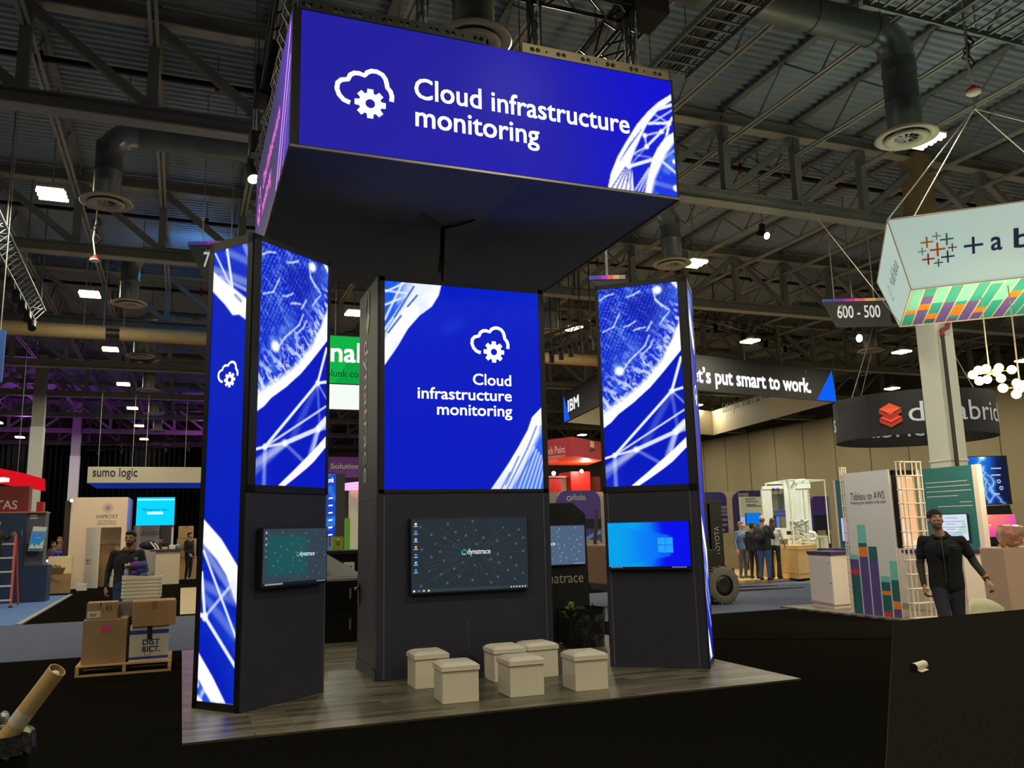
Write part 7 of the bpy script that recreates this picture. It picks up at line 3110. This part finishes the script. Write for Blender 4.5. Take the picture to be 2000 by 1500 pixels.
for k in range(3):
    mb = MB()
    c = p.lerp(q, .1 + .3 * k)
    mb.cyl(c, Vector((c.x, c.y, HZ)), .02, M_STEEL, n=6)
    mb.build('hanger', lt)

# distant lighting trusses at the far left and far right
for lab, P, Q in (('dark box truss high above the triangular ring sign', Dp(1366, 625, 30), Dp(1580, 690, 46)), ('dark box truss hanging between the centre and right towers', Dp(1068, 690, 27), Dp(1165, 660, 25)),
                  ('dark box truss in front of the black curtain at the far left', Dp(170, 880, 60), Dp(392, 872, 60))):
    t = thing('box_truss', lab, 'lighting truss', P)
    mb = MB()
    d = (Q - P).normalized()
    sx = Vector((-d.y, d.x, 0)).normalized() * .25
    for e in (sx, -sx):
        for z in (0, .5):
            mb.cyl(P + e + Vector((0, 0, z)), Q + e + Vector((0, 0, z)), .04, M_DARK, n=6)
    n_ = int((Q - P).length / .6)
    for i in range(n_):
        a, b = P.lerp(Q, i / n_), P.lerp(Q, (i + 1) / n_)
        for e in (sx, -sx):
            mb.cyl(a + e + Vector((0, 0, .5 * (i % 2))), b + e + Vector((0, 0, .5 * ((i + 1) % 2))), .02, M_DARK, n=5)
    mb.build('truss', t)
    for k in range(5):
        mb = MB()
        c = P.lerp(Q, (k + .5) / 5)
        mb.cyl(c, c + Vector((0, 0, -.34)), .09, M_BLACK, n=8)
        mb.cyl(c, Vector((c.x, c.y, HZ - .01)), .02, M_DARK, n=5)
        mb.build('stage_light', t)

# spotlights and loudspeaker near the header, strobe units
def spot(label, C, aim, col, s, r=.11):
    t = thing('stage_spotlight', label, 'spotlight', C)
    d = Vector(aim).normalized()
    mb = MB()
    mb.cyl(C - d * .16, C + d * .14, r * .75, M_BLACK, r2=r, n=14)
    mb.beam(C - d * .05, C + Vector((0, 0, .3)), .03, .15, M_BLACK)
    mb.cyl(C + Vector((0, 0, .3)), Vector((C.x, C.y, HZ)), .015, M_STEEL, n=5)
    mb.build('lamp_body', t)
    mb = MB()
    mb.cyl(C + d * .141, C + d * .15, r * .85, glow('spot_lens_%d' % int(s), col, s), n=14)
    mb.build('lens', t)


spot('black spotlight hanging just left of the header', Dp(492, 338, 13.5), (.2, -.5, -1), (236, 236, 220), 3)
spot('small bright spotlight below the joists right of the header', Dp(1490, 459, 21), (.1, -.8, -.4), (235, 250, 230), 14, .1)
spot('bright white spotlight behind the aisle banner', Dp(1671, 661, 24), (0, -1, -.2), (220, 240, 250), 16, .13)
sp = thing('hanging_loudspeaker', 'black hanging loudspeaker left of the header', 'loudspeaker', Dp(500, 283, 13))
mb = MB()
c = Dp(500, 283, 13)
mb.cbox(c, (.22, .3, .36), M_BLACK)
mb.build('cabinet', sp, bev=.03)
mb = MB()
mb.cyl(c + Vector((0, 0, .18)), Vector((c.x, c.y, HZ)), .015, M_STEEL, n=5)
mb.build('pole', sp)
for lab, C in (('red and white bell hung at the upper right near the big lamp', Dp(1902, 180, 13)), ('red and white bell hung at the left above the lamps', Dp(185, 508, 19))):
    t = thing('hanging_bell', lab, 'alarm', C)
    mb = L(t)
    mb.lathe([(.0, -.03), (.10, -.025), (.11, .0), (.10, .015)], (0, 0, 0), M_WHITE, 18)
    mb.build('white_dome', t)
    mb = L(t)
    mb.lathe([(.10, .015), (.105, .05), (.05, .07), (.03, .12), (.0, .13)], (0, 0, 0), mat('alarm_red', (176, 40, 36), .5), 18)
    mb.build('red_cap', t)
    mb = L(t)
    mb.tube([(0, 0, .12), (-.06, 0, .5), (-.02, 0, .9), (0, 0, HZ - C.z)], .018, M_GRID, 6)
    for k in range(8):
        mb.tube([(.0, 0, .4 + .06 * k), (.1 * math.cos(k), .1 * math.sin(k), .5 + .06 * k), (0, 0, .62 + .06 * k)], .012, M_BLACK, 5)
    mb.build('cable', t)

# coloured uplights of the hall
for nm, C, c, e in (('purple_uplight', (-9, 57, 8.0), (.55, .1, .9), 260), ('purple_uplight', (1, 60, 8.0), (.6, .1, .8), 220), ('blue_uplight', (.1, 27.3, 10.2), (.1, .4, 1), 45)):
    l_ = bpy.data.lights.new(nm, 'POINT')
    l_.energy = e
    l_.color = c
    l_.shadow_soft_size = .1
    o = bpy.data.objects.new(nm, l_)
    o.location = C
    COL.objects.link(o)
# ================================================================== people
def cap(a, b, ra, rb, m):
    return ('c', Vector(a), Vector(b), ra, rb, m)


def eli(c, r, m, R=None):
    return ('e', Vector(c), Vector(r), R, 0, m)


def fuse(prims, vox, name, smooth=6):
    """melt overlapping tapered pieces into one continuous skin and give each face the cloth or skin of the nearest piece"""
    mb = MB()
    dm = mat('skin', (150, 110, 85))
    for t, a, b, c, d, m in prims:
        if t == 'c':
            n = 14
            mb.ell(a, c, dm, n, 8)
            mb.ell(b, d, dm, n, 8)
            if (b - a).length > 1e-4:
                mb.cyl(a, b, c, dm, r2=d, n=n)
        elif t == 'e':
            mb.ell(a, tuple(b), dm, 18, 12, R=c)
    me = bpy.data.meshes.new(name)
    me.from_pydata(mb.v, [], mb.f)
    o = bpy.data.objects.new(name, me)
    COL.objects.link(o)
    r = o.modifiers.new('r', 'REMESH')
    r.mode = 'VOXEL'
    r.voxel_size = vox
    s = o.modifiers.new('s', 'SMOOTH')
    s.factor = .5
    s.iterations = smooth
    dg = bpy.context.evaluated_depsgraph_get()
    dg.update()
    m2 = bpy.data.meshes.new_from_object(o.evaluated_get(dg))
    bpy.data.objects.remove(o)
    nf = len(m2.polygons)
    ce = np.zeros(nf * 3)
    m2.polygons.foreach_get('center', ce)
    ce = ce.reshape(-1, 3)
    best = np.full(nf, 1e9)
    idx = np.zeros(nf, int)
    mats = []
    for t, a, b, c, d, m in prims:
        if m not in mats:
            mats.append(m)
        if t == 'c':
            A, B = np.array(a), np.array(b)
            ab = B - A
            k = np.clip(((ce - A) @ ab) / (ab @ ab + 1e-9), 0, 1)
            ds = np.linalg.norm(ce - A - k[:, None] * ab, axis=1) - (c + (d - c) * k)
        elif t == 'e':
            q = ce - np.array(a)
            if c is not None:
                q = q @ np.array(c)
            ds = (np.linalg.norm(q / np.array(b), axis=1) - 1) * min(b)
        else:
            q = np.linalg.norm(ce - np.array(a), axis=1)
            ds = np.where(q < c, -1.0, 1e9)
        w_ = ds < best
        best[w_] = ds[w_]
        idx[w_] = mats.index(m)
    m2.materials.clear()
    for m in mats:
        m2.materials.append(m)
    m2.polygons.foreach_set('material_index', idx.astype(np.int32))
    m2.polygons.foreach_set('use_smooth', [True] * nf)
    return m2


def paint(c, r, m):
    return ('p', Vector(c), Vector((0, 0, 0)), r, 0, m)


def hand(P, w_, d, t, m, curl=.35, k=1.0, flip=1):
    d = Vector(d).normalized()
    t = Vector(t)
    t = (t - d * t.dot(d)).normalized()
    n = d.cross(t).normalized() * flip
    w_ = Vector(w_)
    for o in (.030, .011, -.009, -.027):
        P.append(cap(w_ + t * o * .55 * k, w_ + d * .085 * k + t * o * k, .017 * k, .0135 * k, m))
    for o, L_ in ((.031, .066), (.011, .076), (-.010, .071), (-.029, .056)):
        b = w_ + d * .088 * k + t * o * k
        d1 = (d * math.cos(curl) + n * math.sin(curl)).normalized()
        d2 = (d * math.cos(curl * 2.6) + n * math.sin(curl * 2.6)).normalized()
        p1 = b + d1 * L_ * .52 * k
        P.append(cap(b, p1, .0098 * k, .009 * k, m))
        P.append(cap(p1, p1 + d2 * L_ * .5 * k, .009 * k, .0075 * k, m))
    b = w_ + d * .028 * k + t * .026 * k
    p1 = b + (d * .6 + t * .65 + n * .35).normalized() * .036 * k
    P.append(cap(b, p1, .0135 * k, .011 * k, m))
    P.append(cap(p1, p1 + (d * .95 + t * .1 + n * .45).normalized() * .03 * k, .0108 * k, .009 * k, m))


SKINS = {'a': (196, 146, 114), 'b': (164, 116, 86), 'c': (190, 146, 118)}
J0 = dict(pelvis=(0, 0, .96), waist=(0, 0, 1.10), chest=(0, .005, 1.30), neck=(0, .012, 1.475), head=(0, -.012, 1.635),
          sh_l=(.185, .01, 1.415), el_l=(.235, .03, 1.13), wr_l=(.25, -.03, .88), sh_r=(-.185, .01, 1.415), el_r=(-.235, .03, 1.13), wr_r=(-.25, -.03, .88),
          hip_l=(.092, 0, .93), kn_l=(.10, -.02, .50), an_l=(.105, .03, .085), hip_r=(-.092, 0, .93), kn_r=(-.10, -.02, .50), an_r=(-.105, .03, .085),
          toe_l=(.13, -.13, .035), toe_r=(-.13, -.13, .035))


def person(label, loc, rz, H=1.75, J=None, top=(40, 40, 44), pants=(40, 44, 60), shoe=(30, 28, 28), skin='a', sleeve=None, fore='sleeve', vox=.013, yaw=0.0, pitch=0.0, hair=(36, 26, 20), style='short',
           beard=None, build=1.0, belly=0.0, flare=0.0, hands=None, curl=.35, coat=False, group=None, collar=None, nm='person', dz=0.0, tee=False):
    k = H / 1.75
    j = {a: Vector(b) for a, b in J0.items()}
    for a, b in (J or {}).items():
        j[a] = Vector(b)
    S = mat('skin_' + skin, SKINS[skin], .55)
    T = mat('cloth_%d_%d_%d' % top, top, .85, vary=.12, vscale=9)
    Pn = mat('trouser_%d_%d_%d' % pants, pants, .85, vary=.15, vscale=9)
    Sh = mat('shoe_%d_%d_%d' % shoe, shoe, .6)
    SL = T if sleeve is None else (S if sleeve == 'skin' else mat('cloth_%d_%d_%d' % sleeve, sleeve, .85, vary=.1, vscale=9))
    FO = {'sleeve': SL, 'skin': S, 'top': T}[fore]
    P = []
    b = build
    pe, wa, chs, ne, he = j['pelvis'], j['waist'], j['chest'], j['neck'], j['head']
    ax = (j['sh_l'] - j['sh_r']).normalized()
    hx = (j['hip_l'] - j['hip_r']).normalized()
    for s in (-1, 1):
        P.append(cap(pe + hx * .075 * s * b, wa + ax * .075 * s * b, .105 * b, .098 * b, T))
        P.append(cap(wa + ax * .075 * s * b, chs + ax * .085 * s * b, .098 * b, .110 * b, T))
        P.append(cap(chs + ax * .08 * s * b, ne + ax * .06 * s * b - Vector((0, 0, .05)), .108 * b, .055, T))
        P.append(cap(pe + hx * .07 * s * b - Vector((0, 0, .02)), pe + hx * .07 * s * b - Vector((0, 0, .06)), .11 * b, .11 * b, Pn if not coat else T))
    P.append(cap(j['sh_r'] + ax * .01 - Vector((0, 0, .012)), j['sh_l'] - ax * .01 - Vector((0, 0, .012)), .058, .058, T))
    P.append(cap(chs + Vector((0, -.03, -.03)), chs + Vector((0, -.03, .03)), .105 * b, .10 * b, T))
    if belly:
        P.append(cap(wa + Vector((0, -.03 - belly, .02)), wa + Vector((0, -.03 - belly, .06)), .10 * b + belly * .4, .10 * b + belly * .4, T))
    for s in 'lr':
        if tee:
            mid = j['sh_' + s].lerp(j['el_' + s], .62)
            P.append(cap(j['sh_' + s], mid, .050 * b, .058 * b, T))
            P.append(cap(mid, j['el_' + s], .047 * b, .045 * b, SL))
        else:
            P.append(cap(j['sh_' + s], j['el_' + s], .058 * b, .047 * b, SL if sleeve != 'skin' else T))
        if sleeve == 'skin':
            mid = j['sh_' + s].lerp(j['el_' + s], .45)
            P.append(cap(mid, j['el_' + s], .046, .042, S))
        P.append(cap(j['el_' + s], j['wr_' + s], .045 * b, .031, FO))
        hd = (hands or {}).get(s)
        d = j['wr_' + s] - j['el_' + s]
        tdir = Vector((0, -1, .0)) if hd is None else Vector(hd[1])
        if hd is not None:
            d = Vector(hd[0])
        hand(P, j['wr_' + s] + d.normalized() * .012, d, tdir, S, curl if hd is None or len(hd) < 3 else hd[2], 1.0 if vox < .009 else 1.15, 1 if s == 'l' else -1)
        P.append(cap(j['hip_' + s], j['kn_' + s], .092 * b, .064 * b, Pn))
        P.append(cap(j['kn_' + s], j['an_' + s], .062 * b, .046 + flare, Pn))
        P.append(cap(j['an_' + s] + Vector((0, .02, -.035)), j['toe_' + s] + Vector((0, .05, .015)), .046, .042, Sh))
        P.append(cap(j['toe_' + s] + Vector((0, .05, .01)), j['toe_' + s], .04, .032, Sh))
    R = Matrix.Rotation(yaw, 3, 'Z') @ Matrix.Rotation(pitch, 3, 'X')
    h = lambda p: he + R @ Vector(p)
    P.append(cap(ne - Vector((0, 0, .04)), h((0, .02, -.05)), .060, .054, S))
    P.append(eli(h((0, .012, .03)), (.075, .094, .087), S, R))
    P.append(eli(h((0, -.018, -.04)), (.058, .070, .078), S, R))
    P.append(cap(h((0, -.060, -.092)), h((0, -.055, -.085)), .025, .03, S))
    P.append(cap(h((-.04, -.074, .028)), h((.04, -.074, .028)), .015, .015, S))
    P.append(cap(h((0, -.086, .014)), h((0, -.103, -.022)), .011, .0155, S))
    P.append(cap(h((-.034, -.070, -.012)), h((-.036, -.064, -.02)), .02, .02, S))
    P.append(cap(h((.034, -.070, -.012)), h((.036, -.064, -.02)), .02, .02, S))
    P.append(cap(h((-.02, -.080, -.057)), h((.02, -.080, -.057)), .011, .011, S))
    for s in (-1, 1):
        P.append(eli(h((.078 * s, .014, -.006)), (.011, .021, .031), S, R))
    dark = mat('eye_dark', (34, 24, 20), .4)
    for s in (-1, 1):
        P.append(paint(h((.031 * s, -.088, .010)), .0095, dark))
        P.append(paint(h((.022 * s, -.094, .036)), .012, dark))
        P.append(paint(h((.040 * s, -.090, .037)), .012, dark))
    P.append(paint(h((-.012, -.094, -.057)), .012, mat('lip', (140, 84, 74), .5)))
    P.append(paint(h((.012, -.094, -.057)), .012, mat('lip')))
    if beard:
        B_ = mat('beard_%d_%d_%d' % beard, beard, .9)
        P.append(paint(h((0, -.092, -.086)), .03, B_))
        for s in (-1, 1):
            P.append(paint(h((.038 * s, -.068, -.088)), .032, B_))
            P.append(paint(h((.056 * s, -.03, -.07)), .032, B_))
            P.append(paint(h((.022 * s, -.096, -.042)), .011, B_))
    me = fuse(P, vox, nm)
    t = thing(nm, label, 'person', Vector(loc) + Vector((0, 0, dz)), rz, group)
    o = bpy.data.objects.new('body', me)
    COL.objects.link(o)
    o.parent = t
    o.scale = (k, k, k)
    WM[o.name] = WM[t.name]
    M = WM[t.name] @ Matrix.Scale(k, 4)
    hb = MB(M)
    Hm = mat('hair_%d_%d_%d' % hair, hair, .8, vary=.3, vscale=30)
    if style == 'beanie':
        hb.ell(h((0, .016, .05)), (.083, .100, .084), Hm, 20, 14, R=R)
        hb.build('beanie', t, label='black knitted beanie')
    elif style == 'bald':
        hb.ell(h((0, .045, -.005)), (.074, .066, .06), Hm, 16, 10, R=R)
        hb.build('hair', t)
    else:
        hb.ell(h((0, .024, .046)), (.081, .096, .084), Hm, 20, 14, R=R)
        hb.ell(h((0, -.02, .088)), (.066, .07, .038), Hm, 16, 10, R=R)
        hb.ell(h((0, .062, -.01)), (.068, .046, .075), Hm, 16, 10, R=R)
        if style == 'long':
            hb.ell(h((0, .07, -.12)), (.085, .05, .17), Hm, 16, 12, R=R)
            hb.ell(h((.05, .04, -.08)), (.045, .05, .14), Hm, 12, 10, R=R)
            hb.ell(h((-.05, .04, -.08)), (.045, .05, .14), Hm, 12, 10, R=R)
        hb.build('hair', t)
    if collar:
        cb_ = MB(M)
        cm = mat('collar_%d_%d_%d' % collar, collar, .8)
        n = 18
        pts = [ne + Vector((.073 * math.sin(2 * PI * i / n), -.012 - .068 * math.cos(2 * PI * i / n), -.012 - .035 * math.cos(2 * PI * i / n))) for i in range(n + 1)]
        cb_.tube(pts, .017, cm, 8)
        cb_.build('collar', t)
    return t, M, j, h


def facing(loc, px=None):
    """turn about the vertical so the figure looks straight at the camera"""
    return math.atan2(-loc[0], loc[1]) * -1 * -1


# -- the man walking at the right
pR = Dp(1836, 1020, 9.75)
rz = math.atan2(-(0 - pR.x), -(pR.y)) * 0 - math.atan2(pR.x, pR.y)
JR = dict(pelvis=(.0, .0, .95), waist=(.0, -.005, 1.10), chest=(-.005, -.01, 1.30), neck=(-.012, -.012, 1.475), head=(-.045, -.04, 1.632),
          sh_r=(-.205, .0, 1.41), el_r=(-.255, .05, 1.13), wr_r=(-.235, -.03, .90), sh_l=(.195, .0, 1.40), el_l=(.30, .06, 1.15), wr_l=(.405, -.07, .965),
          hip_l=(.09, 0, .92), kn_l=(.085, -.02, .50), an_l=(.09, .22, .14), toe_l=(.10, .10, .035), hip_r=(-.085, 0, .92), kn_r=(-.05, -.17, .52), an_r=(-.03, -.14, .085), toe_r=(-.03, -.30, .035))
tR, MR, jR, hR = person('man in a black beanie, black short-sleeved jacket and dark jeans walking past', (pR.x, pR.y, .0), rz, 1.755, JR, top=(24, 23, 24), pants=(44, 46, 54), skin='a', sleeve=(64, 60, 52), vox=.0068,
                        yaw=.34, pitch=-.22, hair=(28, 26, 27), style='beanie', beard=(138, 98, 76), build=1.03, hands={'r': ((.05, -.35, -1), (.3, -1, -.2), .6), 'l': ((.45, -.5, -.75), (-.5, -1, .1), .55)}, collar=(22, 21, 22), tee=True, coat=True)
mb = MB(MR)
mb.tube([Vector((-.01, -.105, 1.45)), Vector((-.005, -.150, 1.32)), Vector((0, -.150, 1.12)), Vector((0, -.135, .94))], .006, mat('zip_grey', (90, 88, 84), .4, .5), 6)
mb.fprism(Fr(Vector((.05, -.150, 1.345)), (1, 0, 0)), [(0, 0), (.085, -.01), (.085, 0.0), (0, .01)], 0, .006, mat('chest_print', (86, 84, 78), .7))
mb.build('zip', tR)
mb = MB(MR)
mb.cyl(jR['wr_l'] + Vector((-.02, .03, .035)), jR['wr_l'] + Vector((-.005, .01, .01)), .037, mat('orange_band', (214, 120, 50), .6), n=14)
mb.build('wristband', tR, label='orange wristband')

# -- the man with an armful of cloth at the left
pL = Dp(251, 1045, 13.4)
rzL = -math.atan2(pL.x, pL.y)
JL = dict(head=(.03, -.03, 1.632), neck=(.01, .005, 1.475), sh_r=(-.19, .01, 1.415), el_r=(-.262, .05, 1.13), wr_r=(-.285, -.02, .90),
          sh_l=(.19, .0, 1.41), el_l=(.27, -.02, 1.14), wr_l=(.10, -.21, 1.20))
tL, ML, jL, hL = person('dark-haired man in a black jacket holding a phone and a bundle of cloth', (pL.x, pL.y, 0), rzL, 1.765, JL, top=(30, 34, 38), pants=(44, 60, 92), skin='b', vox=.0078, yaw=-.35, hair=(24, 18, 16),
                        beard=(52, 36, 28), build=1.04, hands={'l': ((-.9, -.3, .1), (0, -.3, 1), .7), 'r': ((.03, -.25, -1), (.3, -1, 0), .5)}, collar=(34, 36, 40))
mb = MB(ML)
mb.fprism(Fr(Vector((-.045, -.118, 1.40)), (1, 0, 0)), [(0, .06), (.045, -.06), (.09, .06)], -.03, .002, mat('maroon_shirt', (70, 30, 30), .8))
mb.build('shirt_front', tL, label='maroon shirt at the neck')
mb = MB(ML)
mb.fprism(Fr(Vector((.10, -.125, 1.31)), (1, 0, 0)), [(0, 0), (.05, 0), (.05, .035), (0, .035)], -.01, .004, mat('green_badge', (80, 160, 140), .6))
mb.build('chest_badge', tL)
mb = MB(ML)
wl = Vector((.02, -.255, 1.235))
mb.hexa([wl + Vector((dx, dy, dz_)) for dz_ in (-.012, .012) for dx, dy in ((-.05, -.07), (.03, -.07), (.03, .07), (-.05, .07))], mat('phone_white', (214, 206, 196), .3))
tag(mb.build('phone'), 'white-backed phone in the hand of the man in a black jacket', 'phone')
mb = MB(ML)
rs = random.Random(3)
CB = mat('blue_cloth', (62, 84, 150), .8, vary=.35, vscale=14)
for k in range(10):
    mb.ell(Vector((.16 + rs.uniform(-.08, .10), -.19 + rs.uniform(-.04, .03), 1.13 + rs.uniform(-.10, .13))), (rs.uniform(.06, .10), rs.uniform(.045, .07), rs.uniform(.04, .07)), CB if k % 4 else mat('violet_cloth', (110, 70, 140), .8), 12, 8)
mb.ell(Vector((.24, -.19, 1.24)), (.035, .05, .05), mat('red_cloth', (180, 60, 70), .8), 10, 8)
mb.ell(Vector((.0, -.22, 1.12)), (.035, .04, .07), mat('pale_cloth', (190, 180, 200), .8), 10, 8)
tag(mb.build('cloth_bundle'), 'bundle of blue and violet cloth under the arm of the man in a black jacket', 'clothes')

# -- four visitors by the lit model
away = PI
gy = lambda x, y: G(x, y, .08)


def put(px, top_y, d):
    p = Dp(px, top_y, d)
    return Vector((p.x, p.y, .08)), p.z - .08


z0 = lambda p: -math.atan2(p.x, p.y)
p, H_ = put(1446, 1019, 25.4)
person('grey-haired person in a blue shirt and grey trousers by the lit model', p, z0(p) + .75, H_, dict(el_r=(-.27, .02, 1.12), wr_r=(-.30, -.08, .90)), top=(92, 108, 134), pants=(92, 90, 94), shoe=(90, 84, 78), skin='a', vox=.014, hair=(128, 112, 92), yaw=.2, build=1.05, coat=True, group='visitors by the lit model')
p, H_ = put(1468, 1020, 25.0)
person('person in dark clothes standing behind the man with a backpack', p, z0(p) + 2.6, H_, None, top=(36, 36, 42), pants=(40, 38, 42), skin='b', vox=.014, hair=(60, 40, 30), build=1.05, coat=True, group='visitors by the lit model')
p, H_ = put(1487, 1007, 24.2)
tB, MB_, jB, hB_ = person('bald man in a black jacket and blue jeans looking at the lit model', p, z0(p) + 2.75, H_, dict(el_l=(.27, -.06, 1.15), wr_l=(.14, -.26, 1.18), el_r=(-.27, -.06, 1.15), wr_r=(-.14, -.26, 1.18)), top=(40, 44, 48), pants=(66, 92, 136), skin='a', vox=.014, hair=(120, 92, 72), style='bald', build=1.2, belly=.03, coat=True, yaw=.3, group='visitors by the lit model')
bp_ = thing('backpack', 'black backpack on the back of the bald man in blue jeans', 'backpack', MB_ @ Vector((0, .2, 1.05)))
q = MB(MB_)
q.ell(Vector((.03, .22, 1.22)), (.17, .10, .23), mat('backpack_black', (34, 36, 38), .7, vary=.2, vscale=10), 16, 12)
q.ell(Vector((.03, .30, 1.14)), (.12, .06, .12), mat('backpack_black'), 14, 10)
q.build('pack', bp_)
q = MB(MB_)
for s in (-1, 1):
    q.tube([Vector((.03 + .11 * s, .18, 1.40)), Vector((.13 * s, .02, 1.50)), Vector((.14 * s, -.13, 1.38)), Vector((.16 * s, -.10, 1.15)), Vector((.12 * s, .15, 1.02))], .016, mat('backpack_black'), 6)
q.build('strap', bp_)
p, H_ = put(1508, 1012, 24.6)
tW, MW, jW, hW = person('woman with long brown hair, white top and black flared trousers by the lit model', p, z0(p) + 2.9, H_, dict(el_r=(-.25, -.02, 1.14), wr_r=(-.26, -.16, .98)), top=(206, 208, 200), pants=(40, 40, 42), skin='c', sleeve='skin', fore='skin', vox=.014, hair=(84, 60, 46), style='long', build=.9, flare=.03, group='visitors by the lit model')

# -- people at the far left
p = aY(371, 1040, 37)
person('man in a black suit standing beside the stacked cartons', (p.x, p.y, 0), .9, p.z, dict(wr_r=(-.2, -.16, .95)), top=(22, 22, 26), pants=(22, 22, 26), shoe=(150, 146, 140), skin='a', vox=.016, hair=(44, 32, 26), coat=True)
p = aY(327, 1043, 36.6)
person('person in a black shirt bending over the white counter', (p.x, p.y, 0), -.9, 1.82, dict(chest=(0, -.10, 1.28), neck=(0, -.20, 1.43), head=(0, -.28, 1.56), sh_l=(.19, -.15, 1.38), sh_r=(-.19, -.15, 1.38), el_l=(.22, -.25, 1.15), el_r=(-.22, -.25, 1.15), wr_l=(.15, -.45, 1.12), wr_r=(-.15, -.45, 1.12)), top=(30, 30, 34), pants=(34, 34, 40), skin='a', vox=.016, hair=(40, 28, 22), pitch=.3)
p = aY(116, 1068, 36)
bend = dict(pelvis=(0, .1, .95), waist=(0, .02, 1.06), chest=(0, -.17, 1.20), neck=(0, -.32, 1.27), head=(0, -.44, 1.33), sh_l=(.19, -.26, 1.24), sh_r=(-.19, -.26, 1.24), el_l=(.24, -.40, 1.02), el_r=(-.24, -.40, 1.02), wr_l=(.16, -.56, 1.0), wr_r=(-.16, -.56, 1.0))
person('person in a bright blue shirt bending over the low lit counter', (p.x - .2, p.y, 0), 1.2, 1.72, bend, top=(46, 52, 170), pants=(40, 42, 60), skin='a', vox=.016, hair=(60, 40, 30), pitch=.5)
for px, py, c, hc, lab in ((105, 1058, (90, 70, 70), (70, 44, 30), 'dark-haired person standing left of the person in a blue shirt, behind the lit counter'), (117, 1049, (120, 90, 90), (140, 96, 64), 'brown-haired person at the back behind the lit counter')):
    p = aY(px, py, 38 if px == 117 else 37)
    person(lab, (p.x, p.y, 0), .9 if px == 105 else -.6, p.z, None, top=c, pants=(50, 48, 52), skin='c', vox=.017, hair=hc, style='long')
p = aY(-1, 1015, 25.35)
person('person in black standing on the orange step ladder', (p.x - .05, p.y, .60), .9, max(1.5, p.z - .60), dict(el_l=(.25, -.12, 1.2), wr_l=(.2, -.32, 1.3)), top=(26, 26, 28), pants=(28, 28, 30), skin='b', vox=.016, hair=(20, 16, 14))
